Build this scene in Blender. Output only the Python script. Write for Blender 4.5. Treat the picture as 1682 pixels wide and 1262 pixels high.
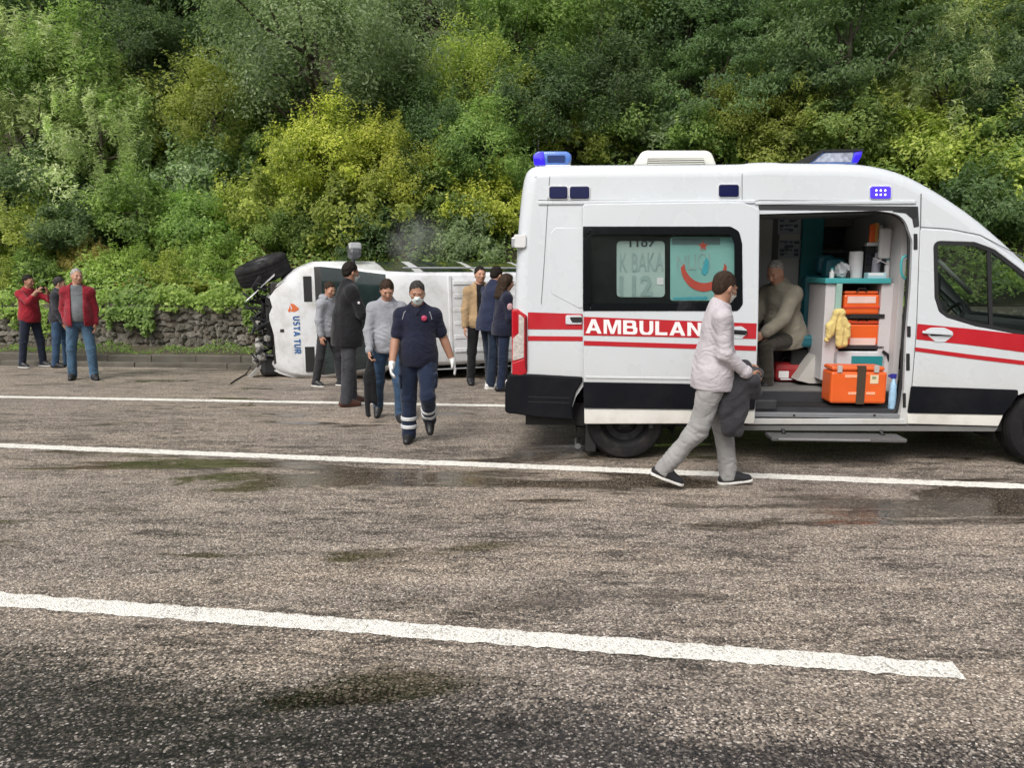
import bpy, bmesh, math, random, time
import numpy as np
from mathutils import Vector, Matrix, geometry
from math import sin, cos, tan, radians, pi, atan, sqrt

T0 = time.time()
for o in list(bpy.data.objects):
    bpy.data.objects.remove(o, do_unlink=True)
scene = bpy.context.scene
COL = scene.collection
rng = random.Random(7)

# ------------------------------------------------------------------ camera
FPX, CX, CY, HC = 1264.0, 841.0, 631.0, 1.75
PITCH = atan((631 - 447) / FPX)
cam = bpy.data.cameras.new('camera')
cam.sensor_width = 36.0
cam.lens = FPX / 1682 * 36
cam.clip_start = 0.05
cam.clip_end = 900
camo = bpy.data.objects.new('camera', cam)
camo.location = (0, 0, HC)
camo.rotation_euler = (pi / 2 - PITCH, 0, 0)
COL.objects.link(camo)
scene.camera = camo

# ------------------------------------------------------------------ sky, sun, exposure (overcast)
SUN_EL, SUN_AZ = radians(50), radians(-30)          # azimuth of the sun seen from above, from -Y (behind the camera)
world = bpy.data.worlds.new('World')
scene.world = world
world.use_nodes = True
wn = world.node_tree
wn.nodes.clear()
wo = wn.nodes.new('ShaderNodeOutputWorld')
wb = wn.nodes.new('ShaderNodeBackground')
sky = wn.nodes.new('ShaderNodeTexSky')
sky.sky_type = 'NISHITA'
sky.sun_disc = False
sky.sun_elevation = SUN_EL
sky.sun_rotation = pi - SUN_AZ
sky.air_density = 1.0
sky.dust_density = 6.0
sky.ozone_density = 1.0
hs = wn.nodes.new('ShaderNodeHueSaturation')        # cloud cover greys the blue out
hs.inputs['Saturation'].default_value = 0.36
wn.links.new(sky.outputs[0], hs.inputs['Color'])
wn.links.new(hs.outputs[0], wb.inputs['Color'])
wb.inputs['Strength'].default_value = 0.125
wn.links.new(wb.outputs[0], wo.inputs['Surface'])
sl = bpy.data.lights.new('sun', 'SUN')
sl.energy = 1.3
sl.angle = radians(32)
sl.color = (1.0, 0.965, 0.91)
so = bpy.data.objects.new('sun', sl)
sd = Vector((sin(SUN_AZ) * cos(SUN_EL), -cos(SUN_AZ) * cos(SUN_EL), sin(SUN_EL)))
so.rotation_euler = sd.to_track_quat('Z', 'Y').to_euler()
so.location = sd * 60
COL.objects.link(so)
vs = scene.view_settings
vs.view_transform = 'Standard'
vs.look = 'None'
vs.gamma = 1.0
vs.exposure = 0.40
try:
    vs.use_curve_mapping = False
except Exception:
    pass
scene.cycles.max_bounces = 10
scene.cycles.diffuse_bounces = 7
scene.cycles.transparent_max_bounces = 12
scene.cycles.use_denoising = True

# ------------------------------------------------------------------ picture <-> place
SP, CP = sin(PITCH), cos(PITCH)
CAMP = Vector((0, 0, HC))
def ray(u, v):
    x, y = (u - CX) / FPX, -(v - CY) / FPX
    return Vector((x, CP + y * SP, -SP + y * CP))
def G(u, v, z=0.0):                      # point on the level z seen at a pixel
    d = ray(u, v)
    return CAMP + d * ((z - HC) / d.z)
def atY(u, v, Y):
    d = ray(u, v)
    return CAMP + d * (Y / d.y)
def proj(p):
    q = Vector(p) - CAMP
    zc = q.y * CP - q.z * SP
    return (CX + FPX * q.x / zc, CY - FPX * (q.y * SP + q.z * CP) / zc)

# ------------------------------------------------------------------ object helpers
def tag(o, label=None, cat=None, group=None, kind=None):
    if label: o['label'] = label
    if cat: o['category'] = cat
    if group: o['group'] = group
    if kind: o['kind'] = kind
    return o
def empty(name, loc=(0, 0, 0), rz=0.0, label=None, cat=None, group=None):
    o = bpy.data.objects.new(name, None)
    o.empty_display_size = 0.2
    o.location = loc
    o.rotation_euler = (0, 0, rz)
    COL.objects.link(o)
    return tag(o, label, cat, group)
def link(name, me, m=None, parent=None):
    o = bpy.data.objects.new(name, me)
    COL.objects.link(o)
    if m is not None and len(me.materials) == 0:
        me.materials.append(m)
    if parent is not None:
        o.parent = parent
    return o
def keep(o, parent):                        # built in world coordinates: stay put under the parent
    o.matrix_parent_inverse = parent.matrix_basis.inverted(); return o
def fastmesh(name, V, Fc, smooth=True):
    """V (n,3), Fc (m,k) equal sized faces"""
    V = np.asarray(V, dtype=np.float32); Fc = np.asarray(Fc, dtype=np.int32)
    me = bpy.data.meshes.new(name)
    n, (m, k) = len(V), Fc.shape
    me.vertices.add(n); me.vertices.foreach_set('co', V.ravel())
    me.loops.add(m * k); me.loops.foreach_set('vertex_index', Fc.ravel())
    me.polygons.add(m)
    me.polygons.foreach_set('loop_start', np.arange(0, m * k, k, dtype=np.int32))
    me.polygons.foreach_set('loop_total', np.full(m, k, dtype=np.int32))
    me.update(calc_edges=True)
    me.polygons.foreach_set('use_smooth', np.full(m, smooth))
    me.update()
    return me
class MB:
    """collects faces for one mesh"""
    def __init__(s): s.v = []; s.f = []; s.sm = []
    def quad(s, a, b, c, d, sm=False):
        i = len(s.v); s.v += [tuple(a), tuple(b), tuple(c), tuple(d)]; s.f.append((i, i+1, i+2, i+3)); s.sm.append(sm)
    def tri(s, a, b, c):
        i = len(s.v); s.v += [tuple(a), tuple(b), tuple(c)]; s.f.append((i, i+1, i+2)); s.sm.append(False)
    def grid(s, rows, close=False, sm=True):
        i = len(s.v); n = len(rows[0])
        for r in rows: s.v += [tuple(p) for p in r]
        for a in range(len(rows) - 1):
            for b in range(n if close else n - 1):
                c = (b + 1) % n
                s.f.append((i+a*n+b, i+a*n+c, i+(a+1)*n+c, i+(a+1)*n+b)); s.sm.append(sm)
    def ngon(s, pts, sm=False):
        i = len(s.v); s.v += [tuple(p) for p in pts]; s.f.append(tuple(range(i, i+len(pts)))); s.sm.append(sm)
    def box(s, lo, hi, bev=0.0, M=None):
        x0, y0, z0 = lo; x1, y1, z1 = hi
        if bev <= 0:
            P = [(x0,y0,z0),(x1,y0,z0),(x1,y1,z0),(x0,y1,z0),(x0,y0,z1),(x1,y0,z1),(x1,y1,z1),(x0,y1,z1)]
            Fs = [(0,3,2,1),(4,5,6,7),(0,1,5,4),(1,2,6,5),(2,3,7,6),(3,0,4,7)]
            if M is not None: P = [tuple(M @ Vector(p)) for p in P]
            i = len(s.v); s.v += P
            for f in Fs: s.f.append(tuple(i+k for k in f)); s.sm.append(False)
            return
        bm = bmesh.new()
        bmesh.ops.create_cube(bm, size=1.0)
        for v in bm.verts:
            v.co = Vector(((x0+x1)/2 + v.co.x*(x1-x0), (y0+y1)/2 + v.co.y*(y1-y0), (z0+z1)/2 + v.co.z*(z1-z0)))
        b = min(bev, 0.45*min(abs(x1-x0), abs(y1-y0), abs(z1-z0)))
        bmesh.ops.bevel(bm, geom=list(bm.edges), offset=b, segments=2, affect='EDGES', profile=0.5)
        s.addbm(bm, M); bm.free()
    def addbm(s, bm, M=None, sm=False):
        i = len(s.v); bm.verts.index_update()
        s.v += [tuple(M @ v.co) if M is not None else tuple(v.co) for v in bm.verts]
        for f in bm.faces: s.f.append(tuple(i+v.index for v in f.verts)); s.sm.append(sm or f.smooth)
    def tube(s, pts, r, n=8, caps=True):
        pts = [Vector(p) for p in pts]
        rs = r if isinstance(r, (list, tuple)) else [r]*len(pts)
        rows = []; ref = None
        for k, p in enumerate(pts):
            t = (pts[min(k+1, len(pts)-1)] - pts[max(k-1, 0)]).normalized()
            if ref is None: ref = Vector((0,0,1)) if abs(t.z) < .9 else Vector((1,0,0))
            a = (ref - t*ref.dot(t)).normalized(); ref = a
            b = t.cross(a)
            rows.append([p + (a*cos(2*pi*j/n) + b*sin(2*pi*j/n))*rs[k] for j in range(n)])
        s.grid(rows, close=True)
        if caps:
            s.ngon(list(reversed(rows[0]))); s.ngon(rows[-1])
    def lathe(s, prof, n=32, M=None, close=False):
        """prof: (r, y) about the local y axis"""
        rows = []
        for r, y in prof:
            row = [Vector((r*cos(2*pi*j/n), y, r*sin(2*pi*j/n))) for j in range(n)]
            rows.append([M @ p for p in row] if M is not None else row)
        s.grid(rows, close=True)
    def build(s, name, m=None, parent=None, fix=True):
        me = bpy.data.meshes.new(name)
        me.from_pydata(s.v, [], s.f)
        me.polygons.foreach_set('use_smooth', s.sm)
        me.update()
        if fix:
            bm = bmesh.new(); bm.from_mesh(me)
            bmesh.ops.remove_doubles(bm, verts=bm.verts, dist=1e-5)
            bmesh.ops.recalc_face_normals(bm, faces=bm.faces)
            for e in bm.edges:
                if len(e.link_faces) == 2 and e.calc_face_angle(0) > radians(38): e.smooth = False
            bm.to_mesh(me); bm.free()
        return link(name, me, m, parent)

# ------------------------------------------------------------------ materials
MATS = {}
class NT:
    def __init__(s, m): s.t = m.node_tree; s.n = s.t.nodes; s.l = s.t.links
    def new(s, typ, **kw):
        nd = s.n.new(typ)
        for k, v in kw.items():
            if k.startswith('i_'):
                nd.inputs[k[2:].replace('_', ' ')].default_value = v
            else: setattr(nd, k, v)
        return nd
    def ln(s, a, b): s.l.new(a, b)
    def math(s, op, a, b=None, clamp=False):
        nd = s.n.new('ShaderNodeMath'); nd.operation = op; nd.use_clamp = clamp
        for i, x in enumerate((a, b)):
            if x is None: continue
            if hasattr(x, 'node'): s.ln(x, nd.inputs[i])
            else: nd.inputs[i].default_value = x
        return nd.outputs[0]
    def mix(s, fac, a, b, bt='MIX'):
        nd = s.n.new('ShaderNodeMix'); nd.data_type = 'RGBA'; nd.blend_type = bt
        for i, x in ((0, fac), (6, a), (7, b)):
            if hasattr(x, 'node'): s.ln(x, nd.inputs[i])
            elif i == 0: nd.inputs[0].default_value = x
            else: nd.inputs[i].default_value = (*x, 1) if len(x) == 3 else x
        return nd.outputs[2]
    def ramp(s, fac, stops, interp='LINEAR'):
        nd = s.n.new('ShaderNodeValToRGB'); cr = nd.color_ramp; cr.interpolation = interp
        while len(cr.elements) < len(stops): cr.elements.new(0.5)
        for e, (p, c) in zip(cr.elements, stops):
            e.position = p
            e.color = (c, c, c, 1) if isinstance(c, (int, float)) else (*c, 1)
        s.ln(fac, nd.inputs[0]); return nd.outputs[0]
    def noise(s, vec, scale, detail=4, rough=.55, dist=0.0):
        nd = s.n.new('ShaderNodeTexNoise')
        nd.inputs['Scale'].default_value = scale; nd.inputs['Detail'].default_value = detail
        nd.inputs['Roughness'].default_value = rough; nd.inputs['Distortion'].default_value = dist
        if vec is not None: s.ln(vec, nd.inputs['Vector'])
        return nd.outputs[0]
def newmat(name):
    m = bpy.data.materials.new(name); m.use_nodes = True
    nt = NT(m); nt.n.clear()
    out = nt.n.new('ShaderNodeOutputMaterial')
    return m, nt, out
def mat(name, col, rough=.5, metal=0.0, var=.12, vscale=6.0, bump=0.0, bscale=60.0, coat=0.0, spec=.5, dirt=0.0, dirtcol=(.16,.13,.1), dscale=1.6, emis=None, estr=0.0, sheen=0.0, wrinkle=0.0, grime=None):
    if name in MATS: return MATS[name]
    m, nt, out = newmat(name)
    p = nt.n.new('ShaderNodeBsdfPrincipled')
    tc = nt.n.new('ShaderNodeTexCoord').outputs['Object']
    nz = nt.noise(tc, vscale, 5)
    k = nt.ramp(nz, [(.25, 1-var), (.75, 1+var*.6)])
    c = nt.mix(1.0, col, k, 'MULTIPLY')
    if dirt > 0:
        dn = nt.noise(tc, dscale, 7, .68)
        df = nt.ramp(dn, [(.46, 0.0), (.74, dirt)])
        c = nt.mix(df, c, dirtcol)
    if grime:                                    # road film splashed up from below
        z0, z1, gs, gc = grime
        sxyz = nt.n.new('ShaderNodeSeparateXYZ'); nt.ln(tc, sxyz.inputs[0])
        gz = nt.math('DIVIDE', nt.math('SUBTRACT', z1, sxyz.outputs[2]), z1 - z0, True)
        gn = nt.ramp(nt.noise(tc, 2.6, 8, .72, .4), [(.30, .35), (.70, 1.0)])
        c = nt.mix(nt.math('MULTIPLY', nt.math('MULTIPLY', nt.math('MULTIPLY', gz, gz), gn), gs, True), c, gc)
    nt.ln(c, p.inputs['Base Color'])
    rr = nt.ramp(nt.noise(tc, vscale*2.3, 3), [(.3, max(rough-.07, .02)), (.7, min(rough+.07, 1))])
    nt.ln(rr, p.inputs['Roughness'])
    p.inputs['Metallic'].default_value = metal
    p.inputs['Specular IOR Level'].default_value = spec
    p.inputs['Coat Weight'].default_value = coat
    p.inputs['Coat Roughness'].default_value = .06
    if sheen: p.inputs['Sheen Weight'].default_value = sheen
    if bump > 0:
        b = nt.new('ShaderNodeBump', i_Strength=bump, i_Distance=.01)
        nt.ln(nt.noise(tc, bscale, 4), b.inputs['Height'])
        if wrinkle:
            b2 = nt.new('ShaderNodeBump', i_Strength=wrinkle, i_Distance=.045)
            mp = nt.new('ShaderNodeMapping'); mp.inputs['Scale'].default_value = (1, 1, 1.7); nt.ln(tc, mp.inputs['Vector'])
            wv = nt.noise(mp.outputs[0], 4.6, 3, .45, 1.6)
            nt.ln(nt.math('ABSOLUTE', nt.math('SUBTRACT', wv, .5)), b2.inputs['Height'])
            nt.ln(b2.outputs[0], b.inputs['Normal'])
        nt.ln(b.outputs[0], p.inputs['Normal'])
    if emis:
        p.inputs['Emission Color'].default_value = (*emis, 1); p.inputs['Emission Strength'].default_value = estr
    nt.ln(p.outputs[0], out.inputs[0])
    MATS[name] = m
    return m
def glass(name, tint, gloss=.12, rough=.02):
    if name in MATS: return MATS[name]
    m, nt, out = newmat(name)
    tr = nt.new('ShaderNodeBsdfTransparent', i_Color=(*tint, 1))
    gl = nt.new('ShaderNodeBsdfGlossy', i_Roughness=rough); gl.inputs['Color'].default_value = (.9, .93, .95, 1)
    geo = nt.n.new('ShaderNodeNewGeometry')      # two-sided pane: Schlick reflectance from either face
    dt = nt.n.new('ShaderNodeVectorMath'); dt.operation = 'DOT_PRODUCT'
    nt.ln(geo.outputs['Normal'], dt.inputs[0]); nt.ln(geo.outputs['Incoming'], dt.inputs[1])
    f = nt.math('POWER', nt.math('SUBTRACT', 1.0, nt.math('ABSOLUTE', dt.outputs['Value']), True), 5.0)
    f = nt.math('ADD', nt.math('MULTIPLY', f, .9), gloss, True)
    mx = nt.n.new('ShaderNodeMixShader')
    nt.ln(f, mx.inputs[0]); nt.ln(tr.outputs[0], mx.inputs[1]); nt.ln(gl.outputs[0], mx.inputs[2])
    nt.ln(mx.outputs[0], out.inputs[0])
    MATS[name] = m
    return m
def cloth(name, col, rough=.9, var=.22, vscale=9, sheen=.15):
    return mat('cloth_'+name, col, rough, var=var, vscale=vscale, bump=.25, bscale=140, spec=.2, sheen=sheen, wrinkle=.5)
# ================================================================== setting: road, markings, kerb, verge, wall, hillside
ROAD_T = 0.16                                   # the road runs slightly towards the camera on the right
RD = Vector((1, -ROAD_T, 0)).normalized()
RN = Vector((-RD.y, RD.x, 0))                   # across the road, away from the camera
P_L1 = G(0, 985)
def _w(u, v):                                    # distance across the road of a ground point, in the road's own turned frame
    p = G(u, v); a = atan(ROAD_T); return p.x*sin(a) + p.y*cos(a)
def road_mat():
    m, nt, out = newmat('wet_asphalt')
    p = nt.n.new('ShaderNodeBsdfPrincipled')
    geo = nt.n.new('ShaderNodeTexCoord').outputs['Object']
    # aggregate: pale, brown and dark chippings set in dark binder
    vo = nt.new('ShaderNodeTexVoronoi', i_Scale=100.0); nt.ln(geo, vo.inputs['Vector'])
    sep = nt.n.new('ShaderNodeSeparateColor'); nt.ln(vo.outputs['Color'], sep.inputs[0])
    chip = nt.ramp(sep.outputs[0], [(0, (.12,.104,.09)), (.2, (.22,.187,.158)), (.5, (.37,.312,.258)), (.78, (.48,.405,.335)), (.94, (.66,.585,.50)), (1, (.80,.74,.67))])
    edge = nt.ramp(vo.outputs['Distance'], [(.40, 1.0), (.80, .42)])
    c = nt.mix(1.0, chip, edge, 'MULTIPLY')
    fine = nt.noise(geo, 210, 3, .7)
    c = nt.mix(.42, c, nt.ramp(fine, [(.34, .35), (.66, 1.55)]), 'MULTIPLY')
    st = nt.new('ShaderNodeMapping'); st.inputs['Rotation'].default_value = (0, 0, atan(ROAD_T)); st.inputs['Scale'].default_value = (.32, 1.15, 1)
    nt.ln(geo, st.inputs['Vector'])
    big = nt.noise(st.outputs[0], .8, 6, .62, .6)
    c = nt.mix(1.0, c, nt.ramp(big, [(.28, (.80,.79,.80)), (.5, (1.0,.985,.96)), (.72, (1.18,1.12,1.04))]), 'MULTIPLY')
    # bare patches where the pale fines are washed out and the black binder shows
    mott = nt.noise(st.outputs[0], 4.2, 8, .74, .5)
    mot2 = nt.math('ADD', nt.math('MULTIPLY', mott, .8), nt.math('MULTIPLY', sep.outputs[2], .2))
    c = nt.mix(1.0, c, nt.ramp(mot2, [(.36, .46), (.50, .94), (.66, 1.10)]), 'MULTIPLY')
    # wisps where the surface is broken and black
    sw = nt.new('ShaderNodeMapping'); sw.inputs['Rotation'].default_value = (0, 0, atan(ROAD_T)-.05); sw.inputs['Scale'].default_value = (1.25, 4.6, 1)
    nt.ln(geo, sw.inputs['Vector'])
    wn_ = nt.noise(sw.outputs[0], 2.1, 10, .78, .9)
    reg = nt.noise(st.outputs[0], .55, 3, .5)
    wn2 = nt.math('ADD', nt.math('ADD', nt.math('MULTIPLY', wn_, .86), nt.math('MULTIPLY', sep.outputs[2], .07)), nt.math('MULTIPLY', nt.math('SUBTRACT', reg, .5), .34))
    c = nt.mix(1.0, c, nt.ramp(wn2, [(.375, .34), (.415, .76), (.462, 1.0)]), 'MULTIPLY')
    # wetness: soaked strip nearest to the camera, puddles along the near side of the second line
    sx = nt.n.new('ShaderNodeSeparateXYZ')
    rot = nt.new('ShaderNodeMapping'); rot.inputs['Rotation'].default_value = (0, 0, atan(ROAD_T)); nt.ln(geo, rot.inputs['Vector'])
    nt.ln(rot.outputs[0], sx.inputs[0])
    w = sx.outputs[1]
    jag = nt.noise(st.outputs[0], 2.2, 9, .72, .6)
    wj = nt.math('ADD', w, nt.math('MULTIPLY', nt.math('SUBTRACT', jag, .5), 1.1))
    grain = nt.math('MULTIPLY', nt.math('SUBTRACT', sep.outputs[1], .5), .5)
    wb = _w(420, 1128)
    strip = nt.ramp(nt.math('ADD', nt.math('SUBTRACT', nt.math('ADD', wj, grain), wb), .5, True), [(.42, 1.0), (.66, 0.0)])
    wl = _w(420, 772)
    sh = nt.math('ABSOLUTE', nt.math('SUBTRACT', w, wl))
    band = nt.ramp(nt.math('MULTIPLY', sh, .5, True), [(.06, 1.0), (.42, .0)])
    blot = nt.noise(st.outputs[0], 1.15, 7, .6, .9)
    pud = nt.ramp(nt.math('ADD', blot, nt.math('MULTIPLY', band, .15)), [(.575, 0.0), (.635, 1.0)])
    wet = nt.math('MAXIMUM', nt.math('MULTIPLY', strip, .85), nt.math('MULTIPLY', pud, .9))
    c = nt.mix(nt.math('MULTIPLY', strip, .93), c, nt.mix(1.0, c, nt.ramp(sep.outputs[0], [(0, (.09,.095,.11)), (.62, (.20,.21,.235)), (.82, (.40,.41,.44)), (1, (.85,.86,.90))]), 'MULTIPLY'))  # wet darkening, with the bluish sky sheen tinted into the colour
    c = nt.mix(nt.math('MULTIPLY', pud, .9), c, nt.mix(1.0, c, (.30,.285,.25), 'MULTIPLY'))
    sd_ = nt.math('SUBTRACT', wb, wj)
    c = nt.mix(1.0, c, nt.ramp(nt.math('ADD', nt.math('MULTIPLY', sd_, .5), .2, True), [(.16, 1.0), (.27, .62), (.42, .70), (.62, 1.12)]), 'MULTIPLY')  # darker rim; beyond it the sky sheen is painted in as a lighter tone
    nt.ln(c, p.inputs['Base Color'])
    rr = nt.math('SUBTRACT', .60, nt.math('ADD', nt.math('MULTIPLY', strip, .38), nt.math('MULTIPLY', pud, .44)))
    nt.ln(rr, p.inputs['Roughness'])
    p.inputs['Specular IOR Level'].default_value = .55
    b = nt.new('ShaderNodeBump', i_Distance=.010)
    nt.ln(nt.math('MULTIPLY', nt.math('SUBTRACT', nt.math('SUBTRACT', 1.0, nt.math('MULTIPLY', pud, .9)), nt.math('MULTIPLY', strip, .35), True), .42), b.inputs['Strength'])
    h = nt.math('SUBTRACT', nt.math('MULTIPLY', fine, .5), vo.outputs['Distance'])
    nt.ln(h, b.inputs['Height']); nt.ln(b.outputs[0], p.inputs['Normal'])
    nt.ln(p.outputs[0], out.inputs[0])
    return m
M_ROAD = road_mat()
M_SOIL = mat('hillside_soil', (.045,.04,.022), .95, var=.4, vscale=2.5, bump=.6, bscale=12)
M_LINE = None
def line_mat():
    m, nt, out = newmat('worn_road_paint')
    p = nt.n.new('ShaderNodeBsdfPrincipled')
    geo = nt.n.new('ShaderNodeTexCoord').outputs['Object']
    vo = nt.new('ShaderNodeTexVoronoi', i_Scale=95.0); nt.ln(geo, vo.inputs['Vector'])
    sep = nt.n.new('ShaderNodeSeparateColor'); nt.ln(vo.outputs['Color'], sep.inputs[0])
    wear = nt.math('ADD', nt.math('MULTIPLY', sep.outputs[1], .55), nt.math('MULTIPLY', nt.noise(geo, 3.0, 6, .7), .75))
    f = nt.ramp(wear, [(.76, 0.0), (.98, .75)])
    base = nt.mix(1.0, (.86,.84,.77), nt.ramp(nt.noise(geo, 90, 3, .7), [(.3, .74), (.6, 1.02)]), 'MULTIPLY')
    c = nt.mix(f, base, (.16,.14,.12))
    nt.ln(c, p.inputs['Base Color']); p.inputs['Roughness'].default_value = .6
    b = nt.new('ShaderNodeBump', i_Strength=.6, i_Distance=.008)
    nt.ln(nt.math('SUBTRACT', nt.noise(geo, 160, 3), vo.outputs['Distance']), b.inputs['Height']); nt.ln(b.outputs[0], p.inputs['Normal'])
    nt.ln(p.outputs[0], out.inputs[0])
    return m
M_LINE = line_mat()

KB0, KB1 = G(0, 600.5), G(400, 606)             # front foot of the kerb
kd = (KB1 - KB0); kd.z = 0; kd.normalize()
kn = Vector((-kd.y, kd.x, 0))
def K(a, b, z=0.0):                             # along kerb from KB0, b metres behind the kerb face
    p = KB0 + kd*a + kn*b
    return Vector((p.x, p.y, z))
# one sheet of ground under everything, out to the horizon
mb = MB(); mb.quad((-400,-400,-.03), (400,-400,-.03), (400,420,-.03), (-400,420,-.03))
tag(mb.build('ground', M_SOIL), kind='structure')
mb = MB()
a0, a1 = -60, 90
P = [K(a0, 0.02), K(a1, 0.02)]
q0 = K(a0, -26); q1 = K(a1, -26)
mb.quad(q0, q1, P[1], P[0])
tag(mb.build('road', M_ROAD), kind='structure')
def marking(u0v0, u1v1, wid, ext0, ext1, seed):
    A, B = G(*u0v0), G(*u1v1)
    d = (B - A); Ln = d.length; d.normalize(); n = Vector((-d.y, d.x, 0))
    r = random.Random(seed); mb = MB()
    t = -ext0; step = .022; pa = pb = None
    j0 = j1 = 0
    while t < Ln + ext1:
        near = (A + d*t).length < 16
        st = step if near else .25
        j0 = j0*.5 + r.uniform(-.009, .009); j1 = j1*.5 + r.uniform(-.009, .009)
        c = A + d*t
        qa = c + n*(wid/2 + j0); qb = c - n*(wid/2 + j1)
        qa.z = qb.z = .004
        if pa is not None: mb.quad(pb, qb, qa, pa)
        pa, pb = qa, qb
        t += st
    me = mb.build('road_marking', M_LINE, fix=False)
    return tag(me, kind='structure')
marking((0, 985.5), (1578, 1104.5), .152, 14, 0, 1)
marking((0, 732.5), (1682, 800), .17, 30, 25, 2)
marking((0, 652.5), (824, 667), .17, 30, 40, 3)
# tyre-dragged mud flecks on the road
M_CONC = mat('kerb_concrete', (.115,.105,.085), .85, var=.3, vscale=3, bump=.5, bscale=40, dirt=.9, dirtcol=(.075,.07,.05), dscale=1.6)
M_DARKC = mat('kerb_dark_concrete', (.10,.09,.075), .8, var=.4, vscale=3, bump=.4, bscale=30, dirt=.7, dirtcol=(.05,.05,.03), dscale=3)
KL = 0.9
def kerb_row(b0, b1, h, name, m, seed, a_from, a_to):
    root = empty(name, (0,0,0)); tag(root, kind='structure')
    r = random.Random(seed); a = a_from
    while a < a_to:
        jb = r.uniform(-.012, .012); jz = r.uniform(-.012, .01)
        M = Matrix((( kd.x, kn.x, 0, K(a, 0).x), (kd.y, kn.y, 0, K(a, 0).y), (0,0,1,0), (0,0,0,1)))
        mb = MB(); mb.box((0.002, b0+jb, -.1), (KL-.002, b1+jb, h+jz), .018, M)
        mb.build('kerb_stone', m, root)
        a += KL
    return root
kerb_row(0.0, .15, .095, 'kerb', M_CONC, 4, -18, 34)
mb = MB()
M = Matrix(((kd.x, kn.x, 0, KB0.x), (kd.y, kn.y, 0, KB0.y), (0,0,1,0), (0,0,0,1)))
mb.box((-60, .17, -.2), (90, .56, .03), 0, M)
tag(mb.build('gutter', M_DARKC), kind='structure')
kerb_row(.57, .70, .17, 'gutter_edge', M_CONC, 5, -18, 34)
WALLB = 1.75                                     # wall face, metres behind the kerb face
WALLH = 1.12
M_VERGE = mat('verge_soil', (.07,.06,.035), .95, var=.4, vscale=4, bump=.7, bscale=25)
mb = MB()
mb.quad(K(-60,.70,.16), K(90,.70,.16), K(90,WALLB+.3,.24), K(-60,WALLB+.3,.24))
tag(mb.build('verge', M_VERGE), kind='structure')

def wall_s(x, y):                                # distance behind the kerb face
    return (x - KB0.x)*kn.x + (y - KB0.y)*kn.y
def hnoise(x, y):
    return .55*sin(x*.31+1.3)*sin(y*.27+.4) + .3*sin(x*.73+2.1+.6*sin(y*.4)) + .18*sin(y*1.1+x*.5)
def terr(x, y):
    s = wall_s(x, y) - (WALLB + .38)
    if s <= 0: return WALLH - .02
    s2 = min(s, 62)
    z = WALLH + .30*min(s, 1.2) + .70*max(s2-1.2, 0) + min(s*.25, 1.0)*hnoise(x, y)*.7
    return z
mb = MB()
sv = [0,.4,.9,1.6,2.5,3.5,5,7,9,11,13.5,16,19,23,28,34,41,50,60,75,110]
rows = []
for s_ in sv:
    row = []
    for a in np.linspace(-75, 105, 110):
        p = K(a, WALLB + .38 + s_)
        row.append((p.x, p.y, terr(p.x, p.y)))
    rows.append(row)
front = [(p[0], p[1], -.1) for p in rows[0]]
mb.grid([front] + rows)
tag(mb.build('hillside', M_SOIL, fix=True), kind='structure')

# wooded rise on the other side of the road, behind the viewpoint (dark in the van's paint and glass)
mb = MB(); rows = []
rr_ = random.Random(21)
for k, (dist, h) in enumerate(((-27, .0), (-30, 3.5), (-34, 6.5), (-42, 9.5), (-55, 12), (-80, 14))):
    row = []
    for a in np.linspace(-110, 150, 90):
        p = K(a, dist + rr_.uniform(-1, 1)); row.append((p.x, p.y, h*(1+.18*sin(a*.35)+.1*sin(a*.9)) + rr_.uniform(-.6,.6)*min(k,1) - .02))
    rows.append(row)
mb.grid(rows)
tag(mb.build('wooded_rise', mat('distant_foliage', (.05,.075,.025), .9, var=.6, vscale=.6, bump=1.0, bscale=2.5), fix=False), kind='structure')
# rubble retaining wall: stones picked out one by one where the photograph shows them
M_MORTAR = mat('wall_mortar', (.15,.13,.105), .95, var=.35, vscale=5, bump=.7, bscale=30, dirt=.6, dirtcol=(.06,.06,.035), dscale=2.5)
STONE = [mat('wall_stone_%s' % n, tuple(.82*x for x in c), .88, var=.5, vscale=9, bump=1.0, bscale=26, dirt=.75, dirtcol=(.05,.06,.025), dscale=3)
         for n, c in (('grey', (.23,.21,.18)), ('brown', (.21,.18,.15)), ('pale', (.27,.245,.215)), ('dark', (.165,.15,.125)))]
wall = empty('stone_wall', K(0, WALLB), 0, 'low grey rubble stone retaining wall overgrown by green creepers behind the kerb', 'wall')
def wall_local(a, b, z):
    return Vector((kd*a + kn*b).to_tuple()) + Vector((0,0,z))
mb = MB()
_k = K(0, WALLB)
WM = Matrix(((kd.x, kn.x, 0, _k.x), (kd.y, kn.y, 0, _k.y), (0,0,1,0), (0,0,0,1)))
mb.box((-40, .07, -.1), (60, .5, WALLH-.02), 0, WM)
keep(mb.build('mortar', M_MORTAR, wall), wall)
def stone_mesh(seed, m):
    r = random.Random(seed); bm = bmesh.new()
    bmesh.ops.create_icosphere(bm, subdivisions=1, radius=.5)
    for v in bm.verts:
        k = r.uniform(.8, 1.18)
        v.co = Vector((v.co.x*k*1.12, v.co.y*k, v.co.z*k*1.12))
        for ax in (0, 2):
            v.co[ax] = max(-.5, min(.5, v.co[ax]*1.1))
    me = bpy.data.meshes.new('stone'); bm.to_mesh(me); bm.free(); me.materials.append(m)
    return me
SM = [stone_mesh(30+i, STONE[i % 4]) for i in range(12)]
r = random.Random(11)
far = MB(); nst = 0
z = .16
cand = []
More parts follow.
